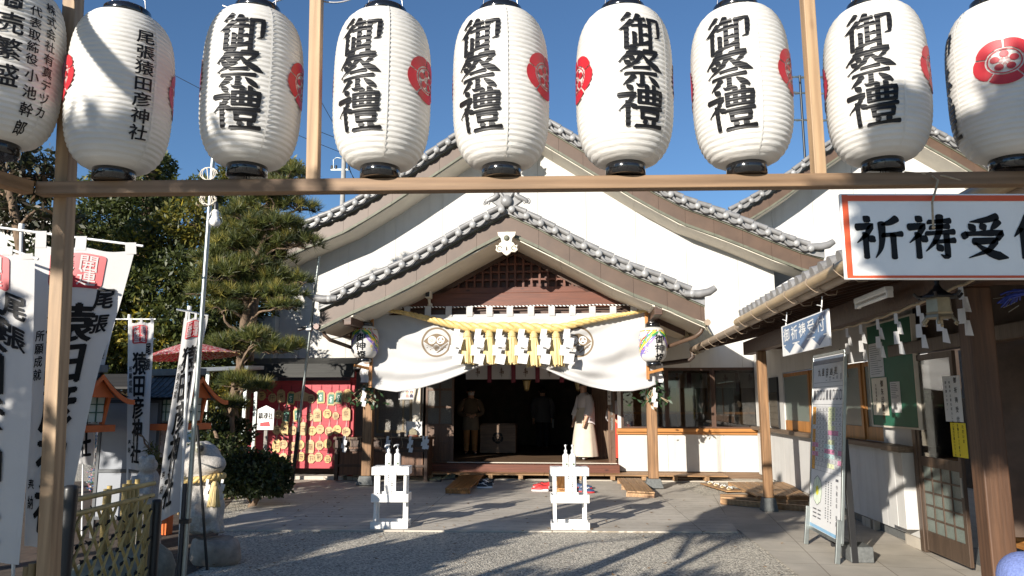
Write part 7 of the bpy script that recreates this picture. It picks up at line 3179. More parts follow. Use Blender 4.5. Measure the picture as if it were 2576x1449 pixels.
# ---- vermilion garden lanterns with curved roofs
def garden_lantern(px, D, label, yaw):
 q = Vector(((px - 1288) / 1860 * D, D, 0))
 z = lambda py: 1.55 - (py - 1016) / 1860 * 9.2      # heights read at the nearer one
 t = thing('garden_lantern', label, 'garden lantern', q, W, 'vermilion garden lanterns', rz=yaw)
 Q = lambda x, y, zz_: (q.x + x, q.y + y, zz_)
 # curved roof: ridge along x, gables at both ends
 L_, wv_ = .40, .42
 zr, ze = z(945), z(1004)
 prof = lambda s_: ze + (zr - ze) * (1 - s_) ** 1.7 + .015 * s_ ** 4
 mb = MB()
 mb.grid(lambda a, b: Q(lerp(-L_, L_, a), (b * 2 - 1) * wv_, prof(abs(b * 2 - 1))), 8, 24)
 mb.grid(lambda a, b: Q(lerp(-L_, L_, a), (b * 2 - 1) * wv_, prof(abs(b * 2 - 1)) - .03), 8, 24)
 for i in range(1, 8):
  x = lerp(-L_, L_, i / 8)
  mb.tube([Q(x, (b / 12 * 2 - 1) * wv_, prof(abs(b / 12 * 2 - 1)) + .004) for b in range(13)], .010, 5)
 for s_ in (-1, 1):
  for k in range(1, 6):
   yy_ = s_ * wv_ * k / 6
   mb.tube([Q(-L_, yy_, prof(k / 6) + .003), Q(L_, yy_, prof(k / 6) + .003)], .005, 4)
 rf_ = mb.build('roof', mat('slate_roof', (.075, .085, .095), .5, .3, 9, bump=.1), t)
 mb = MB()
 mb.bx(q.x - L_ - .03, q.x + L_ + .03, q.y - .05, q.y + .05, zr - .01, zr + .075)
 mb.build('ridge', mat('slate_ridge', (.10, .115, .125), .5, .3), rf_, .01)
 for e in (-1, 1):
  mb = MB()
  for s_ in (-1, 1):
   for i in range(10):
    b0, b1 = i / 10, (i + 1) / 10
    x = e * (L_ + .012)
    mb.prism([(s_ * b0 * wv_, prof(b0) - .03), (s_ * b1 * wv_, prof(b1) - .03), (s_ * b1 * wv_, prof(b1) - .085), (s_ * b0 * wv_, prof(b0) - .085)], lambda y_, z_: Q(x, y_, z_), lambda y_, z_: Q(x + e * .02, y_, z_))
  mb.build('bargeboard', ORANGEP, t)
  mb = MB()
  mb.prism([(-wv_ * .5, prof(.5) - .08), (wv_ * .5, prof(.5) - .08), (0, zr - .05)], lambda y_, z_: Q(e * (L_ - .06), y_, z_), lambda y_, z_: Q(e * (L_ - .04), y_, z_))
  mb.build('gable_board', ORANGEP, t)
 z0, z1 = z(1063), z(1000)
 for sx in (-1, 1):
  for sy in (-1, 1):
   mb = MB()
   mb.bar(Q(sx * .20, sy * .20, z0), Q(sx * .24, sy * .24, z1 + .05), .04, .04)
   mb.build('corner_post', ORANGEP, t, .003)
 mb = MB()
 for sx, sy in ((1, 0), (-1, 0), (0, 1), (0, -1)):
  mb.box(Q(sx * .21, sy * .21, (z0 + z1) / 2 + .02), (.02 if sx else .38, .02 if sy else .38, z1 - z0 - .02))
 pn = mb.build('paper_panel', mat('green_white_paper', (.52, .58, .50), .7, .1, bump=0), t)
 mb = MB()
 for sx, sy in ((1, 0), (-1, 0), (0, 1), (0, -1)):
  for k in (-.1, 0, .1):
   mb.box(Q(sx * .223 + (k if not sx else 0), sy * .223 + (k if not sy else 0), (z0 + z1) / 2 + .02), (.012, .012, z1 - z0 - .02))
  for k in (-.04, .05):
   mb.box(Q(sx * .225, sy * .225, (z0 + z1) / 2 + .02 + k), (.012 if sx else .38, .012 if sy else .38, .012))
 mb.build('muntins', mat('dark_green_wood', (.03, .10, .06), .5), pn)
 mb = MB()
 mb.bx(q.x - .30, q.x + .30, q.y - .30, q.y + .30, z(1079), z(1063) - .002)
 mb.build('tray', ORANGEP, t, .006)
 mb = MB()
 mb.bx(q.x - .045, q.x + .045, q.y - .045, q.y + .045, 0, z(1080))
 mb.build('post', ORANGEP, t, .005)
 return t


garden_lantern(452, 9.2, 'vermilion garden lantern with grey roof behind the stone frog', rad(-24))
garden_lantern(202, 8.4, 'vermilion garden lantern mostly hidden behind the big banner', rad(-24))

# ---- red parasol
Dq = 10.8
c_ = W.pv(478, 859, Dq)
t = thing('paper_parasol', 'open red paper parasol with white lace pattern under the pine', 'parasol', (c_.x, Dq, 0), W)
Rp, hp_ = .68, .22
tl = Matrix.Rotation(rad(-5), 3, 'Y')
mb = MB()
vs, n = [], 44
PARA = mat('parasol_paper', (.50, .02, .03), .55, .15, 10, bump=.05, trl=.25)
pn = PARA.node_tree
vo = pn.nodes.new('ShaderNodeTexVoronoi')
vo.feature = 'DISTANCE_TO_EDGE'
vo.inputs['Scale'].default_value = 17
rr = pn.nodes.new('ShaderNodeValToRGB')
rr.color_ramp.elements[0].position = .05
rr.color_ramp.elements[1].position = .10
rr.color_ramp.elements[0].color = (.75, .60, .55, 1)
rr.color_ramp.elements[1].color = (.48, .02, .03, 1)
pn.links.new([q for q in pn.nodes if q.type == 'TEX_COORD'][0].outputs['Object'], vo.inputs['Vector'])
pn.links.new(vo.outputs['Distance'], rr.inputs[0])
pn.links.new(rr.outputs[0], pn.nodes['Principled BSDF'].inputs['Base Color'])
mb.grid(lambda a, b: Vector((c_.x, Dq, c_.z)) + tl @ Vector((b * Rp * cos(a * 2 * pi), b * Rp * sin(a * 2 * pi), -hp_ * b ** 1.15 - .008 * b * abs(sin(a * 22 * pi)))), 88, 8)
mb.build('canopy', PARA, t, normals=False)
mb = MB()
for i in range(44):
 a = 2 * pi * i / 44
 mb.tube([Vector((c_.x, Dq, c_.z)) + tl @ Vector((.05 * cos(a), .05 * sin(a), -.03)), Vector((c_.x, Dq, c_.z)) + tl @ Vector((Rp * 1.02 * cos(a), Rp * 1.02 * sin(a), -hp_ - .012))], .005, 4)
mb.build('ribs', BAMBOO, t)
mb = MB()
mb.tube([(c_.x, Dq, 0), (c_.x, Dq, c_.z + .04)], .018, 8)
mb.build('pole', BAMBOOD, t)

# ---- small plaque shelter behind the garden lanterns
Dh = 11.2
a, b = W.pv(268, 950, Dh), W.pv(432, 950, Dh)
t = thing('plaque_rack', 'low dark roofed rack with hanging plaques behind the garden lanterns', 'rack', ((a.x + b.x) / 2, Dh, 0), W)
mb = MB()
z0 = W.pv(340, 966, Dh).z
mb.prism([(-.45, -.10), (0, .10), (.45, -.10), (.45, -.13), (0, .06), (-.45, -.13)], lambda y_, z_: (a.x - .1, Dh + y_, z0 + z_ + .05), lambda y_, z_: (b.x + .1, Dh + y_, z0 + z_ + .05))
mb.build('roof', wood('black_roof_boards', (.03, .028, .025), 'x', .7), t)
mb = MB()
for x in (a.x, b.x):
 mb.bx(x - .04, x + .04, Dh - .04, Dh + .04, 0, z0)
mb.bx(a.x - .05, b.x + .05, Dh - .03, Dh + .03, z0 - .16, z0 - .10)
mb.build('frame', DARKWOOD_Z, t)
for i in range(6):
 px = 292 + i * 15
 q = W.pv(px, 1000, Dh - .06)
 mb = MB()
 r = .055
 mb.prism([(-r, -.07), (r, -.07), (r, .04), (0, .085), (-r, .04)], lambda x, z: (q.x + x, Dh - .07, q.z + z), lambda x, z: (q.x + x, Dh - .055, q.z + z))
 mb.single('votive_plaque', PLQ, f'small house shaped plaque on the dark rack behind the banners, {ords[i]} from the left', 'votive plaque', q, W, 'plaques on the dark rack')
# garland of paper cranes beside the hidden banner
rn = random.Random(6)
t = thing('crane_garland', 'hanging garland of small folded paper cranes in many colours by the banner', 'garland', W.pv(246, 1000, 9.4), W)
for k, (cn, cc_) in enumerate((('blue', (.10, .2, .45)), ('green', (.15, .4, .25)), ('pink', (.6, .25, .3)), ('pale', (.6, .6, .55)))):
 mb = MB()
 for i in range(90):
  py = rn.uniform(985, 1235)
  q = W.pv(rn.gauss(250 - (py - 985) * .08, 6), py, 9.4 + rn.uniform(-.05, .05))
  s_ = .028
  r_ = Matrix.Rotation(rn.uniform(0, 6), 3, 'Z') @ Matrix.Rotation(rn.uniform(-1, 1), 3, 'X')
  mb.add([q + r_ @ Vector(v_) * s_ for v_ in ((-1, 0, .5), (0, -.25, -.3), (1, 0, .5), (0, .25, -.3), (0, 0, .8))], [(0, 1, 3), (1, 2, 3), (1, 4, 3)])
 mb.build('cranes_' + cn, hexmat('crane_' + cn, cc_), t)
# flat metal roof edge and storage cabinet by the hall corner
a, b = W.pv(500, 925, 13.6), W.pv(625, 920, 14.1)
t = thing('flat_shelter', 'small shelter with a thin flat grey metal roof behind the pine trunk', 'shelter', ((a.x + b.x) / 2, 14, 0), W)
mb = MB()
mb.add([(a.x, 13.6, a.z), (b.x, 14.1, b.z), (b.x, 15.0, b.z + .04), (a.x, 15, a.z + .04), (a.x, 13.6, a.z - .07), (b.x, 14.1, b.z - .07), (b.x, 15.0, b.z - .03), (a.x, 15, a.z - .03)], [(0, 1, 2, 3), (7, 6, 5, 4), (0, 4, 5, 1), (1, 5, 6, 2), (2, 6, 7, 3), (3, 7, 4, 0)])
mb.build('roof', mat('zinc_roof', (.42, .46, .50), .4, .1, metal=.3), t, .004)
mb = MB()
for x, y in ((a.x + .1, 13.8), (b.x - .1, 14.3), (a.x + .1, 14.9), (b.x - .1, 14.9)):
 mb.bx(x - .03, x + .03, y - .03, y + .03, 0, a.z - .06)
mb.build('posts', STEEL, t)
q0, q1 = W.pv(630, 794, 16.3), W.pv(678, 1100, 16.3)
t = thing('steel_cabinet', 'tall grey steel cabinet standing at the hall corner behind the pine', 'cabinet', ((q0.x + q1.x) / 2, 16.3, 0), W)
mb = MB()
mb.bx(q0.x, q1.x, 16.3, 16.8, 0, q0.z)
mb.build('body', mat('cabinet_grey', (.36, .39, .40), .5, .08, dirt=.15), t, .01)
mb = MB()
mb.bx(q0.x + .03, q1.x - .03, 16.285, 16.298, .1, q0.z - .06)
mb.build('door', mat('cabinet_door', (.40, .43, .44), .45, .06), t, .004)
# white house far left behind the trees
q0, q1 = W.pv(-120, 560, 26), W.pv(150, 640, 26)
t = thing('white_house', 'white house wall glimpsed between the trees at far left', 'house', (q0.x, 27, 0), W)
mb = MB()
mb.bx(q0.x - 4, q1.x, 26, 33, 0, q0.z - .2)
mb.build('wall', PLASTER, t)
mb = MB()
mb.prism([(q0.x - 4.3, q0.z - .2), (q1.x + .4, q0.z - .2), ((q0.x + q1.x) / 2 - 2, q0.z + 1.2)], lambda x, z: (x, 25.6, z), lambda x, z: (x, 33.4, z))
mb.build('roof', TILE, t)
mb = MB()
for k in range(3):
 x = lerp(q0.x, q1.x - 1.4, k / 2)
 mb.bx(x, x + 1.0, 25.97, 25.995, 2.6, 3.8)
mb.build('window', BLACKP, t)
# utility pole with wires over the trees
q = W.pv(866, 384, 42)
t = thing('utility_pole', 'grey concrete utility pole with a transformer arm beyond the hall', 'utility pole', (q.x, 42, 0), W)
mb = MB()
mb.tube([(q.x, 42, 0), (q.x, 42, q.z)], [.19, .13], 12)
mb.build('pole', mat('concrete_pole', (.32, .31, .29), .8, .15), t)
mb = MB()
mb.bar((q.x - .75, 42, q.z - 1.05), (q.x + .3, 42, q.z - 1.05), .08, .1)
mb.bar((q.x - .1, 42, q.z - .45), (q.x + .35, 42, q.z - .45), .06, .08)
mb.tube([(q.x - .6, 42, q.z - .95), (q.x - .62, 42, q.z - .45), (q.x - .45, 42, q.z - .3), (q.x - .15, 42, q.z - .35)], .03, 6)
mb.build('crossarm', STEEL, t)
mb = MB()
for x, z in ((-.7, -.9), (-.45, -.9), (.28, -.35), (.3, -.95)):
 mb.lathe([(.06, -.12), (.09, -.05), (.05, .0), (.08, .06), (.04, .12)], (q.x + x, 42, q.z + z), 8)
mb.build('insulators', BLACKP, t)
for i, (x0, y0, x1, y1, sg) in enumerate(((440, 190, 900, 400, 12), (805, 250, 905, 420, 4), (790, 325, 905, 365, 3), (880, 430, 960, 560, 4), (874, 410, 935, 560, 3))):
 a, b = W.pv(x0, y0, 40), W.pv(x1, y1, 44)
 mb = MB()
 mb.tube([a.lerp(b, k / 16) + Vector((0, 0, -sg * .02 * sin(pi * k / 16))) for k in range(17)], .018, 5)
 mb.single('overhead_wire', BLACKP, f'thin dark overhead wire in the sky near the utility pole, {ords[i]} of five', 'wire', a, W, 'overhead wires')
# ================================================================ trees, shrubs
def leafmat(name, col, var=.35, trl=.35):
 m = mat(name, col, .5, var, 1.7, bump=0, trl=trl)
 return m


LEAVES = [leafmat('leaf_dark', (.036, .052, .015)), leafmat('leaf_green', (.078, .095, .022)), leafmat('leaf_olive', (.19, .17, .028)), leafmat('leaf_yellow', (.46, .36, .035))]  # olive and yellow: leaf colour plus sunlight put into the tint
LEAVESB = [leafmat('leaf_brownish', (.09, .055, .03)), leafmat('leaf_dull_green', (.045, .05, .02)), leafmat('leaf_grey', (.14, .115, .08))]
NEEDLE = [leafmat('needle_dark', (.038, .054, .016), trl=.15), leafmat('needle_green', (.10, .115, .026), trl=.15), leafmat('needle_yellow', (.23, .20, .04), trl=.15)]


def quads(V, F, M, name, mats, parent):
 """V (n,3) F (m,k) M (m,) numpy -> one mesh"""
 off = np.array(ORG[parent])
 me = bpy.data.meshes.new(name)
 k = F.shape[1]
 me.vertices.add(len(V))
 me.vertices.foreach_set('co', (V - off).astype(np.float32).ravel())
 me.loops.add(F.size)
 me.loops.foreach_set('vertex_index', F.astype(np.int32).ravel())
 me.polygons.add(len(F))
 me.polygons.foreach_set('loop_start', np.arange(0, F.size, k, dtype=np.int32))
 me.polygons.foreach_set('loop_total', np.full(len(F), k, dtype=np.int32))
 for m in mats:
  me.materials.append(m)
 me.polygons.foreach_set('material_index', M.astype(np.int32))
 me.update()
 me.validate()
 o = bpy.data.objects.new(name, me)
 COL.objects.link(o)
 o.parent = parent
 ORG[o] = ORG[parent]
 return o


def leaf_cloud(rs, clumps, n, size, probs, shape=.38, shell=.45, droop=.2):
 """clumps: (x,y,z, rx,ry,rz); leaves as bent kites spread through each clump, denser near its skin"""
 cl = np.array(clumps, float)
 vol = (cl[:, 3] * cl[:, 4] * cl[:, 5]) ** .66
 idx = rs.choice(len(cl), n, p=vol / vol.sum())
 d = rs.normal(size=(n, 3))
 d /= np.linalg.norm(d, axis=1)[:, None]
 r = shell + (1 - shell) * rs.random(n) ** .6
 r *= 1 + .16 * np.sin(d[:, 0] * 7 + idx) * np.cos(d[:, 2] * 6 + idx * 2)
 c = cl[idx, :3] + d * cl[idx, 3:] * r[:, None]
 ax = rs.normal(size=(n, 3)) + d * .8
 ax[:, 2] -= droop
 ax /= np.linalg.norm(ax, axis=1)[:, None]
 w_ = np.cross(ax, rs.normal(size=(n, 3)))
 w_ /= np.linalg.norm(w_, axis=1)[:, None]
 s_ = size * (.6 + .8 * rs.random(n))[:, None]
 V = np.empty((n, 4, 3))
 V[:, 0] = c
 V[:, 1] = c + ax * s_ * .5 + w_ * s_ * shape * .5
 V[:, 2] = c + ax * s_
 V[:, 3] = c + ax * s_ * .5 - w_ * s_ * shape * .5
 F = np.arange(n * 4).reshape(n, 4)
 # clump-wise tint so that light and dark masses form
 pb = np.array(probs)
 cum = np.cumsum(pb / pb.sum())
 bias = rs.random(len(cl))[idx] * .45 + rs.random(n) * .55
 M = np.minimum(np.searchsorted(cum, bias), len(pb) - 1)
 return V.reshape(-1, 3), F, M


def limbs(parent, trunk, targets, r0, seed=0, m=BARK):
 rn = random.Random(seed)
 mb = MB()
 k = len(trunk)
 pts = spline([(*p, lerp(r0, r0 * .35, i / (k - 1))) for i, p in enumerate(trunk)], 6)
 pts = [(p[0] + rn.uniform(-.02, .02), p[1] + rn.uniform(-.02, .02), p[2], p[3]) for p in pts]
 mb.tube([p[:3] for p in pts], [p[3] * rn.uniform(.9, 1.1) for p in pts], 9)
 tr = mb.build('trunk', m, parent)
 br = MB()
 for q in targets:
  q = Vector(q)
  best = min(pts[2:], key=lambda p: (Vector(p[:3]) - q).length + abs(p[2] - (q.z - .4)) * .8)
  a = Vector(best[:3])
  mid = a.lerp(q, .5) + Vector((rn.uniform(-.15, .15), rn.uniform(-.15, .15), rn.uniform(-.05, .25)))
  r = best[3] * .45
  sp = spline([tuple(a), tuple(mid), tuple(q)], 5)
  br.tube([(x + rn.uniform(-.02, .02), y, z + rn.uniform(-.02, .02)) for x, y, z in sp], [lerp(r, .012, i / (len(sp) - 1)) for i in range(len(sp))], 6)
 br.build('limbs', m, tr)
 return tr


def broadleaf(name, label, clpix, D, base, n, size, probs, mats, r0=.16, seed=0, shape=.38, cat='tree', depth=1.0, shell=.4):
 """clpix: crown clumps as (px, py, rx_px, ry_px, dy)"""
 rs = np.random.RandomState(seed)
 q = W.pv(*base, D)
 t = thing(name, label, cat, (q.x, D, 0), W)
 cl = []
 for px, py, rx, ry, dy in clpix:
  c = W.pv(px, py, D + dy)
  s_ = (D + dy) / 1860
  cl.append((c.x, c.y, c.z, rx * s_, (rx + ry) * .5 * s_ * depth, ry * s_))
 top = max(cl, key=lambda c: c[2])
 zs = sorted(c[2] for c in cl)
 trunk = [(q.x, D, 0), (q.x + .1, D, zs[0] * .5), (lerp(q.x, top[0], .5), D, zs[len(zs) // 2]), (top[0], top[1], top[2])]
 limbs(t, trunk, [c[:3] for c in cl], r0, seed)
 V, F, M = leaf_cloud(rs, cl, n, size, probs, shape, shell)
 quads(V, F, M, 'crown', mats, t)
 return t


def pine(name, label, pads, D, trunkpix, r0, seed=0, nt=900):
 rs = np.random.RandomState(seed)
 base = W.pv(*trunkpix[0], D)
 t = thing(name, label, 'tree', (base.x, D, 0), W)
 tr = [tuple(W.pv(x, y, D)) for x, y in trunkpix]
 tr[0] = (tr[0][0], D, 0)
 cl = []
 for px, py, rx, ry, dy in pads:
  c = W.pv(px, py, D + dy)
  s_ = (D + dy) / 1860
  cl.append((c.x, c.y, c.z, rx * s_, rx * s_ * .8, ry * s_))
 limbs(t, tr, [(c[0], c[1], c[2] - c[5] * .5) for c in cl], r0, seed)
 cl = np.array(cl)
 area = cl[:, 3] * cl[:, 4]
 idx = rs.choice(len(cl), nt, p=area / area.sum())
 d = rs.normal(size=(nt, 3))
 d /= np.linalg.norm(d, axis=1)[:, None]
 d[:, 2] = np.abs(d[:, 2]) * 1.25 - .45
 c = cl[idx, :3] + d * cl[idx, 3:] * (.3 + .9 * rs.random(nt) ** .6)[:, None]
 # each tuft: a fan of needles
 k = 26
 up = np.stack([d[:, 0] * .5, d[:, 1] * .5, np.full(nt, .75)], 1)
 ax = np.repeat(up, k, 0) + rs.normal(size=(nt * k, 3)) * .62
 ax /= np.linalg.norm(ax, axis=1)[:, None]
 w_ = np.cross(ax, rs.normal(size=(nt * k, 3)))
 w_ /= np.linalg.norm(w_, axis=1)[:, None]
 L_ = (.13 + .09 * rs.random(nt * k))[:, None]
 c0 = np.repeat(c, k, 0)
 V = np.stack([c0 - w_ * .0055, c0 + w_ * .0055, c0 + ax * L_], 1).reshape(-1, 3)
 F = np.arange(nt * k * 3).reshape(-1, 3)
 tint = np.clip(rs.normal(.9, .55, nt) + d[:, 2] * .6, 0, 2.4)  # pad tops yellower, undersides darker: sunlight and shade put into the colour
 M = np.repeat(np.round(tint).astype(int).clip(0, 2), k)
 quads(V, F, M, 'crown', NEEDLE, t)
 # twigs under the pads
 mb = MB()
 rn = random.Random(seed)
 for q in cl:
  for i in range(7):
   a = Vector(q[:3]) + Vector((0, 0, -q[5] * .4))
   b = a + Vector((rn.uniform(-1, 1) * q[3], rn.uniform(-1, 1) * q[4], rn.uniform(-.3, .5) * q[5]))
   mb.tube([a, a.lerp(b, .5) + Vector((0, 0, rn.uniform(-.05, .05))), b], [.018, .013, .006], 5)
 mb.build('twigs', BARK, t)
 return t


# the pine in front of the hall's left end
pads = [(725, 440, 62, 26, .2), (670, 478, 60, 24, -.2), (745, 520, 55, 22, .1), (620, 540, 55, 26, .0), (690, 565, 70, 26, -.2), (745, 610, 62, 24, .0), (600, 620, 70, 28, .2),
  (560, 690, 72, 30, -.2), (640, 668, 60, 26, .1), (515, 735, 46, 20, -.3), (700, 740, 62, 24, -.1), (745, 705, 34, 18, .1), (610, 742, 62, 24, -.1), (560, 775, 48, 20, -.2),
  (715, 770, 40, 14, -.2), (650, 600, 70, 34, .1), (590, 580, 50, 30, .2), (720, 575, 50, 28, .2), (680, 640, 60, 34, .2), (540, 650, 50, 24, .1), (640, 710, 60, 30, .2), (690, 700, 50, 26, .1), (660, 510, 60, 30, .1), (610, 480, 40, 24, .2), (700, 480, 60, 24, .1)]
pine('pine_tree', 'pine tree with layered needle pads in front of the white hall wall', pads, 13.0, [(588, 1112), (584, 1050), (596, 960), (609, 880), (615, 800), (623, 730), (648, 640), (680, 560), (705, 450)], .10, 3, 2100)
# low pine boughs nearer the red board
pads = [(640, 850, 46, 20, .0), (690, 880, 38, 14, .0), (575, 870, 50, 22, .2), (650, 975, 30, 12, -.2), (600, 960, 40, 20, -.1), (585, 1020, 30, 16, -.2), (735, 870, 24, 9, .1)]
pine('pine_tree', 'low bent pine whose boughs reach over the top of the red plaque board', pads, 12.6, [(590, 1140), (586, 1060), (592, 980), (606, 910), (640, 862)], .05, 4, 480)
# dark evergreens
broadleaf('evergreen_tree', 'dense dark evergreen with yellow lit leaves behind the small banners', [(480, 560, 90, 60, 0), (400, 600, 90, 60, .5), (330, 640, 90, 60, 0), (470, 680, 90, 55, -.3), (380, 720, 110, 60, -.3), (300, 760, 100, 60, 0), (460, 800, 100, 60, -.4), (350, 850, 120, 60, -.3), (480, 900, 110, 60, -.2), (280, 900, 100, 70, .2), (420, 980, 110, 60, 0), (520, 1000, 70, 60, 0), (510, 480, 50, 40, .5), (560, 900, 60, 70, .5), (560, 1020, 50, 60, .6), (545, 800, 50, 60, .8)],
          14.6, (430, 1120), 34000, .12, (.22, .36, .28, .14), LEAVES, .17, 11)
broadleaf('evergreen_tree', 'tall dark evergreen whose top shows beneath the second lantern', [(330, 440, 70, 50, 0), (400, 420, 45, 38, .3), (280, 480, 80, 50, .3), (360, 510, 90, 50, 0), (250, 560, 90, 60, .2), (430, 490, 50, 40, .4), (300, 620, 100, 60, .6), (240, 680, 90, 70, .4)],
          16.2, (320, 1110), 16000, .13, (.35, .36, .22, .07), LEAVES, .2, 12)
broadleaf('evergreen_tree', 'yellow green bushy tree top between the third lantern and the steel pole', [(600, 440, 60, 34, 0), (660, 430, 56, 30, .3), (570, 500, 50, 40, 0), (720, 420, 44, 22, .5), (560, 590, 60, 50, .4), (620, 590, 60, 60, .8), (660, 660, 70, 60, 1.0), (600, 700, 80, 60, .8), (640, 760, 60, 50, 1.), (590, 820, 70, 60, .8)],
          15.4, (600, 1110), 19000, .11, (.25, .38, .27, .10), LEAVES, .14, 13)
broadleaf('bare_leaved_tree', 'thin brownish leaved tree with sky showing through at far left', [(40, 400, 110, 50, 0), (-30, 470, 110, 50, .4), (100, 470, 80, 36, .2), (40, 540, 110, 40, .2), (-60, 380, 80, 50, 0), (150, 560, 60, 40, .3)],
          12.5, (40, 1110), 3600, .15, (.4, .4, .2), LEAVESB, .12, 14, shell=.15)
broadleaf('evergreen_tree', 'dark green tree low at the far left behind the big banners', [(130, 640, 90, 60, 0), (60, 720, 110, 70, .2), (180, 740, 90, 70, .2), (-30, 700, 90, 70, .2), (120, 840, 140, 80, .2), (0, 860, 120, 80, .2), (190, 900, 100, 80, .3), (60, 980, 160, 80, .2), (200, 1020, 110, 70, .2)],
          13.6, (80, 1110), 15000, .14, (.45, .33, .18, .04), LEAVES, .16, 15)
# clipped shrub before the red board, ground plants
broadleaf('clipped_shrub', 'low dark clipped shrub in front of the red board', [(610, 1165, 60, 34, 0), (665, 1170, 62, 34, .1), (580, 1190, 55, 40, 0), (640, 1200, 70, 36, -.2), (700, 1190, 34, 34, .2), (560, 1140, 40, 40, .4), (600, 1222, 60, 26, -.2), (660, 1226, 60, 22, -.2), (700, 1218, 34, 24, .1), (560, 1215, 40, 34, .1)],
          11.6, (630, 1250), 9000, .075, (.62, .28, .08, .02), LEAVES, .05, 16, .5, 'shrub')
broadleaf('clipped_shrub', 'dark shrub behind the stone frog', [(540, 1080, 50, 50, .4), (570, 1120, 50, 40, .2), (520, 1140, 50, 40, .4), (600, 1090, 40, 40, .6)], 12.4, (560, 1230), 3000, .09, (.7, .25, .05), LEAVES, .05, 17, .5, 'shrub')
broadleaf('young_plant', 'small green plant by the small stone frog', [(388, 1150, 12, 16, 0), (398, 1165, 12, 12, 0), (380, 1130, 10, 12, 0)], 8.6, (390, 1250), 160, .06, (.2, .4, .4), LEAVES, .012, 18, .3, 'plant')
# ---- unseen trees added to throw the long shadows
def shade_caster(name, label, x, y, h, cl, n, size, seed, thin=False):
 rs = np.random.RandomState(seed)
 t = thing(name, label, 'tree', (x, y, 0), W)
 limbs(t, [(x, y, 0), (x + .1, y, h * .4), (x, y + .1, h * .7), (x, y, h)], [c[:3] for c in cl], .14, seed)
 V, F, M = leaf_cloud(rs, cl, n, size, (.5, .35, .15), .4, .3)
 quads(V, F, M, 'crown', LEAVES[:3], t)
# ---- unseen trees, added and shaped to shade the yard, banners and sign
shade_caster('left_shade_caster', 'leafy tree added out of view behind left to shade beam, banners and gravel', -5.4, -.9, 3.4,
           [(-4.2, -1.1, 3.85, .75, .45, .24), (-5.55, 1.15, 2.5, .5, .5, 1.0), (-4.6, -.6, 2.1, .7, .7, .7), (-3.6, -1.2, 2.55, .6, .5, .4), (-6.3, .1, 2.3, .8, .8, .7), (-7.2, 1.4, 2.2, .7, .7, .6), (-5.6, -.3, 2.1, .6, .6, .5)], 14000, .15, 31)
shade_caster('left_shade_caster', 'leafy tree added beyond the left edge to shade the mats', -7.4, 3.6, 4.0,
           [(-7.4, 3.2, 3.1, .9, .9, .9), (-6.7, 4.8, 3.0, .9, .9, .8), (-6.7, 3.1, 2.4, .5, .5, .6), (-9.2, 2.6, 4.0, 1., 1., .8)], 7000, .16, 32)
shade_caster('sign_shade_caster', 'small tree added behind the viewer to shade the hanging sign', .4, -2.3, 4.3,
           [(-1.25, -2.05, 4.12, .55, .4, .42), (-.6, -2.05, 4.25, .6, .4, .5), (.1, -2.1, 4.1, .6, .4, .45)], 9000, .17, 33)

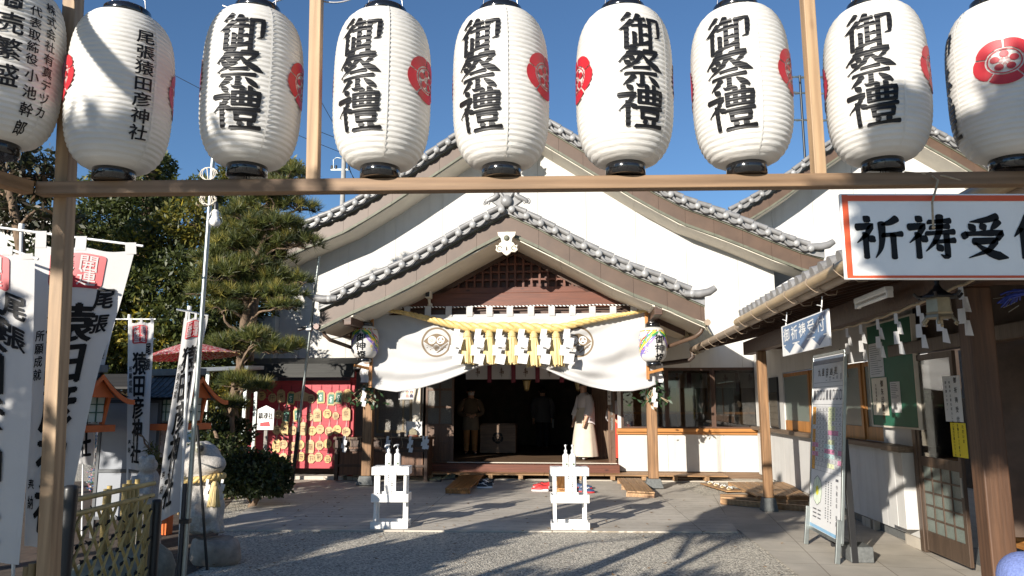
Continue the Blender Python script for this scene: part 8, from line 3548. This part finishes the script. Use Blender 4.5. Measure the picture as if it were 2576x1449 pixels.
# ================================================================ people
def person(name, label, fr, foot, yaw, H, joints, parts_fn, skin_=SKIN, group=None):
 """joints: body graph in units of height (x right of the person, y forward, z up), with radii; one skinned surface"""
 t = thing(name, label, 'person', foot, fr, group)
 c, s = cos(yaw), sin(yaw)

 def T_(x, y, z):
  x, y, z = x * H, y * H, z * H
  return Vector((foot[0] + x * c - y * s, foot[1] + x * s + y * c, foot[2] + z))

 J, Ed, Rd = [], [], []
 ix = {}

 def jt(k, x, y, z, r, to=None, r2=None):
  ix[k] = len(J)
  J.append(T_(x, y, z) - Vector(foot))
  Rd.append((r * H, (r2 or r) * H))
  if to:
   Ed.append((ix[to], ix[k]))

 jt('pelvis', 0, 0, .53, .085, None, .065)
 jt('waist', 0, 0, .61, .072, 'pelvis', .055)
 jt('chest', 0, .005, .72, .085, 'waist', .06)
 jt('collar', 0, .0, .80, .055, 'chest', .045)
 jt('neck', 0, .005, .85, .034, 'collar')
 jt('skull', 0, .012, .905, .052, 'neck', .058)
 jt('crown', 0, .006, .965, .050, 'skull', .056)
 for sx, nm in ((-1, 'l'), (1, 'r')):
  sh, el, wr, kn, an, toe = joints[nm]
  jt('sh' + nm, sx * .105, 0, .795, .036, 'collar')
  jt('el' + nm, *el, .027, 'sh' + nm)
  jt('wr' + nm, *wr, .018, 'el' + nm)
  d = (Vector(wr) - Vector(el)).normalized()
  side = d.cross(Vector((0, 1, 0))).normalized()
  if side.length < .5:
   side = Vector((1, 0, 0))
  pl = Vector(wr) + d * .035
  jt('pa' + nm, *pl, .022, 'wr' + nm, .014)
  for k in range(4):
   o = side * (k - 1.5) * .0115
   f1 = pl + d * .028 + o
   f2 = f1 + d * (.018 + .004 * (k in (1, 2))) + Vector((0, .006, -.004))
   jt(f'f{k}{nm}', *f1, .0062, 'pa' + nm)
   jt(f'g{k}{nm}', *f2, .0052, f'f{k}{nm}')
  th = Vector(wr) + d * .026 - side * .020 * sx + Vector((0, .012, 0))
  jt('th' + nm, *th, .0068, 'wr' + nm)
  jt('hip' + nm, sx * .055, 0, .50, .058, 'pelvis')
  jt('kn' + nm, *kn, .040, 'hip' + nm)
  jt('an' + nm, *an, .024, 'kn' + nm)
  jt('toe' + nm, *toe, .024, 'an' + nm, .018)
 me = bpy.data.meshes.new('body')
 me.from_pydata([tuple(p) for p in J], Ed, [])
 o = bpy.data.objects.new('body_build', me)
 COL.objects.link(o)
 sk = o.modifiers.new('skin', 'SKIN')
 sk.use_smooth_shade = True
 for v, r in zip(me.skin_vertices[0].data, Rd):
  v.radius = r
 me.skin_vertices[0].data[0].use_root = True
 sub = o.modifiers.new('sub', 'SUBSURF')
 sub.levels = sub.render_levels = 1
 dg = bpy.context.evaluated_depsgraph_get()
 dg.update()
 me2 = bpy.data.meshes.new_from_object(o.evaluated_get(dg))
 me2.materials.clear()
 me2.materials.append(skin_)
 bpy.data.objects.remove(o)
 b = bpy.data.objects.new('body', me2)
 COL.objects.link(b)
 b.parent = t
 ORG[b] = ORG[t]
 # face
 def face(hair=True, hairm=HAIR, mask=False, longh=False):
  mb = MB()
  mb.ball(T_(0, .068, .918), .012 * H, n=10, sx=.8, sz=1.3)
  mb.build('nose', skin_, t)
  mb = MB()
  for sx in (-1, 1):
   mb.ball(T_(sx * .022, .058, .932), .007 * H, n=8)
  mb.build('eyes', BLACKP, t)
  mb = MB()
  for sx in (-1, 1):
   mb.ball(T_(sx * .056, .0, .925), .014 * H, n=8, sx=.5, sz=1.4)
  mb.build('ears', skin_, t)
  if mask:
   mb = MB()
   mb.grid(lambda a, b_: T_(.05 * sin((a - .5) * 2.4), .018 + .058 * cos((a - .5) * 2.4), lerp(.872, .925, b_)), 10, 4)
   mb.build('mask', CLOTH, t)
  else:
   mb = MB()
   mb.ball(T_(0, .062, .893), .010 * H, n=8, sx=1.6, sz=.4)
   mb.build('mouth', RIB, t)
  if hair:
   mb = MB()
   mb.grid(lambda a, b_: T_(.061 * sin(a * 2 * pi) * sin(b_ * (1.55 if .22 > abs(a - .5) else 2.25)), -.004 - .066 * cos(a * 2 * pi) * sin(b_ * (1.55 if .22 > abs(a - .5) else 2.25)), .935 + .062 * cos(b_ * (1.5 if .22 > abs(a - .5) else 2.2))), 24, 8)
   mb.build('hair', hairm, t)

 parts_fn(t, T_, face)
 return t


def robe(t, T_, name, m, rings, n=28, folds=0., k=9, seed=0):
 """garment as stacked oval rings: (z, rx, ry, cx, cy)"""
 rings = spline(rings, 4)
 rn = random.Random(seed)
 ph = [rn.uniform(0, 6) for _ in range(3)]
 zt_, zb_ = max(r[0] for r in rings), min(r[0] for r in rings)

 def f(a, b):
  q = b * (len(rings) - 1)
  i = min(int(q), len(rings) - 2)
  z, rx, ry, cx, cy = [lerp(x, y, q - i) for x, y in zip(rings[i], rings[i + 1])]
  dn = (zt_ - z) / (zt_ - zb_)
  w_ = 1 + folds * dn * (sin(a * 2 * pi * k + ph[0]) + .5 * sin(a * 2 * pi * (k * 2 + 1) + ph[1]))
  return T_(cx + rx * w_ * cos(a * 2 * pi), cy + ry * w_ * sin(a * 2 * pi), z)

 mb = MB()
 mb.grid(f, n, len(rings) - 1)
 return mb.build(name, m, t)


def sleeve(t, T_, m, pts, rs, name='sleeve', flat=1.):
 mb = MB()
 sp = spline([(*p, r) for p, r in zip(pts, rs)], 4)
 H_ = (T_(0, 0, 1) - T_(0, 0, 0)).length
 mb.tube([T_(*p[:3]) for p in sp], [p[3] * H_ for p in sp], 12, flat=flat)
 return mb.build(name, m, t)


def hand_pose(l, r, legs=None):
 L_ = legs or {'l': [(-.06, .01, .28), (-.062, -.01, .045), (-.075, .08, .022)], 'r': [(.06, .01, .28), (.062, -.01, .045), (.075, .08, .022)]}
 return {'l': (None, *l, *L_['l']), 'r': (None, *r, *L_['r'])}


GREYB = mat('olive_brown_cloth', (.11, .08, .052), .85, .15, 8, bump=.1)
TAN = mat('tan_trousers', (.30, .15, .055), .85, .15, 8, bump=.1)
APRON = mat('apron_cloth', (.17, .14, .105), .85, .15, 8, bump=.1)
COATG = mat('grey_coat', (.085, .085, .095), .85, .15, 8, bump=.1)
PANTS = mat('black_trousers', (.02, .02, .024), .85, .15, 8, bump=.1)
WROBE = mat('white_robe', (.68, .63, .62), .85, .05, 8, bump=.08)
WHAK = mat('ivory_hakama', (.56, .50, .40), .85, .06, 8, bump=.08)
REDH = mat('scarlet_hakama', (.55, .04, .02), .8, .1, 8, bump=.08)
BLUEC = mat('blue_fleece', (.16, .21, .45), .95, .25, 90, bump=.6, bscale=140)


def woman(t, T_, face):
 face(mask=True)
 robe(t, T_, 'jacket', GREYB, [(.835, .045, .045, 0, 0), (.80, .115, .062, 0, 0), (.72, .112, .078, 0, .005), (.60, .105, .075, 0, .005), (.52, .115, .082, 0, .005)], folds=.015)
 robe(t, T_, 'apron', APRON, [(.60, .108, .080, 0, .006), (.50, .120, .088, 0, .006), (.36, .130, .092, 0, .01)], folds=.03)
 for sx in (-1, 1):
  sleeve(t, T_, GREYB, [(sx * .10, 0, .80), (sx * .155, .0, .70), (sx * .165, .015, .61), (sx * .07, .10, .575)], [.045, .045, .038, .028])
  sleeve(t, T_, TAN, [(sx * .055, 0, .46), (sx * .06, .012, .28), (sx * .062, -.008, .055)], [.062, .048, .040], 'trouser_leg')
  mb = MB()
  mb.ball(T_(sx * .068, .03, .018), .045, n=12, sx=1, sy=2.1, sz=.55)
  mb.build('shoe', BLACKP, t)
 mb = MB()
 mb.box(T_(-.10, .08, .585), (.05, .03, .012))
 mb.build('apron_tag', PAPER, t)


q = S.pz(1183, 1143, ZF)
person('person', 'person in olive jacket and apron with clasped hands and tan trousers inside the doorway', S, q, rad(195), 1.66,
       hand_pose(((-.165, .01, .61), (-.03, .125, .575)), ((.165, .01, .61), (.03, .125, .575))), woman)


def oldman(t, T_, face):
 face()
 robe(t, T_, 'coat', COATG, [(.845, .05, .05, 0, 0), (.80, .125, .070, 0, 0), (.72, .130, .09, 0, 0), (.60, .125, .09, 0, 0), (.42, .135, .095, 0, 0)], folds=.02)
 for sx in (-1, 1):
  sleeve(t, T_, COATG, [(sx * .115, 0, .80), (sx * .155, -.01, .70), (sx * .16, 0, .60), (sx * .15, .03, .50)], [.052, .05, .045, .038])
  sleeve(t, T_, PANTS, [(sx * .055, 0, .46), (sx * .06, .012, .28), (sx * .062, -.008, .03)], [.065, .052, .045], 'trouser_leg')
 mb = MB()
 mb.box(T_(.17, .02, .40), (.06, .2, .26))
 mb.tube([T_(.17, .05, .47), T_(.155, .03, .52), T_(.17, -.03, .47)], .008, 6)
 mb.build('handbag', BLACKP, t)


q = S.pz(1366, 1128, ZF)
person('person', 'person seen from behind in a long dark grey coat, deep inside the hall', S, q, rad(8), 1.72,
       hand_pose(((-.16, .0, .60), (-.152, .04, .47)), ((.16, .0, .60), (.155, .04, .49))), oldman)


def priest(t, T_, face):
 face()
 robe(t, T_, 'robe', WROBE, [(.85, .042, .042, 0, 0), (.80, .12, .066, 0, 0), (.72, .118, .085, 0, 0), (.60, .110, .085, 0, 0), (.54, .115, .088, 0, 0)], folds=.012)
 robe(t, T_, 'hakama', WHAK, [(.645, .108, .088, 0, 0), (.55, .125, .10, 0, .0), (.35, .155, .135, 0, 0), (.15, .18, .16, 0, 0), (.045, .19, .17, 0, 0)], 40, folds=.035, k=9)
 robe(t, T_, 'waist_band', WHAK, [(.655, .112, .092, 0, 0), (.615, .114, .094, 0, 0)])
 mb = MB()
 for s_ in (-1, 1):
  mb.ball(T_(.0 + .012 * s_, .10, .628), .022, n=8, sx=1.3, sz=.8)
 mb.tube([T_(.0, .10, .62), T_(.01, .115, .57), T_(.012, .12, .53)], .012, 6, flat=.5)
 mb.build('belt_bow', WHAK, t)
 for sx in (-1, 1):
  sleeve(t, T_, WROBE, [(sx * .105, 0, .80), (sx * .15, .0, .70), (sx * .165, .02, .60), (sx * .17, .045, .545)], [.05, .055, .062, .058])
  mb = MB()
  mb.grid(lambda a, b: T_(sx * (.165 + .012 * sin(a * 6)), lerp(-.06, .09, a), lerp(.66 - .04 * a, .44 + .03 * sin(a * 3), b)), 8, 6)
  mb.build('sleeve_drape', WROBE, t)
  mb = MB()
  mb.ball(T_(sx * .06, .05, .02), .042, n=12, sx=1, sy=2.3, sz=.6)
  mb.build('tabi', CLOTH, t)


q = S.pz(1472, 1156, ZF)
person('person', 'person in white robe and ivory pleated trousers standing in the doorway', S, q, rad(118), 1.76,
       hand_pose(((-.165, .03, .60), (-.165, .08, .485)), ((.165, .03, .60), (.165, .07, .485))), priest)


def miko(t, T_, face):
 face()
 robe(t, T_, 'robe', WROBE, [(.85, .042, .042, 0, 0), (.80, .11, .06, 0, 0), (.72, .11, .08, 0, 0), (.58, .10, .08, 0, 0)], folds=.012)
 robe(t, T_, 'hakama', REDH, [(.64, .10, .085, 0, 0), (.45, .13, .12, 0, 0), (.15, .165, .15, 0, 0), (.05, .17, .155, 0, 0)], 36, folds=.03)
 for sx in (-1, 1):
  sleeve(t, T_, WROBE, [(sx * .10, 0, .80), (sx * .15, .0, .70), (sx * .16, .03, .60), (sx * .10, .09, .56)], [.048, .052, .058, .05])


q = S.pz(1541, 1157, ZF)
q = Vector((q.x + .2, VW + .75, ZF))
person('person', 'person in scarlet skirt half hidden behind the right door leaf', S, q, rad(160), 1.58,
       hand_pose(((-.16, .03, .60), (-.06, .11, .56)), ((.16, .03, .60), (.06, .11, .56))), miko)


def child(t, T_, face):
 face()
 mb = MB()
 c_ = T_(0, .0, .90)
 mb.ball(c_, .112, n=26, sx=1.0, sy=1.05, sz=1.0)
 mb.build('cap', BLUEC, t)
 robe(t, T_, 'jacket', PANTS, [(.82, .06, .06, 0, 0), (.76, .13, .09, 0, 0), (.62, .15, .11, 0, 0), (.45, .15, .11, 0, 0)], folds=.02)
 for sx in (-1, 1):
  sleeve(t, T_, PANTS, [(sx * .12, 0, .77), (sx * .18, .0, .65), (sx * .19, .03, .52)], [.06, .06, .05])
  sleeve(t, T_, PANTS, [(sx * .06, 0, .47), (sx * .065, .01, .28), (sx * .065, -.005, .03)], [.08, .07, .06], 'trouser_leg')


q = W.pv(2584, 1449, 3.25)
hc = W.pv(2584, 1455, 3.25).z
Hc_ = (hc) / .905
person('person', 'small child in a fuzzy blue cap at the bottom right corner', W, Vector((q.x, 3.25, 0)), rad(20), Hc_,
       hand_pose(((-.19, .02, .58), (-.19, .05, .47)), ((.19, .02, .58), (.19, .05, .47))), child)

# ---- furniture dimly seen inside the hall
q = S.pz(1252, 1143, ZF)
t = thing('offering_box', 'low brown offering box with a dark emblem inside the hall', 'offering box', q, S)
mb = MB()
mb.bx(q.x - .45, q.x + .45, q.y, q.y + .5, ZF + .03, ZF + .72)
mb.build('body', wood('box_wood', (.16, .10, .06), 'x', .5), t, .01)
mb = MB()
for i in range(6):
 mb.bx(q.x - .42, q.x + .42, q.y + .04 + .075 * i, q.y + .075 + .075 * i, ZF + .722, ZF + .75)
mb.build('grille', DW, t)
mb = MB()
crest(mb, lambda a, b: (q.x + a, q.y - .003, ZF + .4 + b), 0, 0, .14)
mb.build('emblem', INK, t, normals=False)
q = S.pz(1338, 1118, ZF)
t = thing('altar_table', 'wide low altar table with white cloth deep inside the hall', 'table', q, S)
mb = MB()
mb.bx(q.x - 1.6, q.x + 1.2, q.y + .6, q.y + 1.2, ZF + .5, ZF + .56)
for x in (-1.5, 1.1):
 mb.bx(q.x + x - .04, q.x + x + .04, q.y + .65, q.y + 1.15, ZF, ZF + .498)
mb.build('frame', REDWOOD_X, t)
mb = MB()
mb.bx(q.x - .5, q.x - .2, q.y + .58, q.y + .598, ZF + .2, ZF + .8)
mb.build('cloth', CLOTH, t)
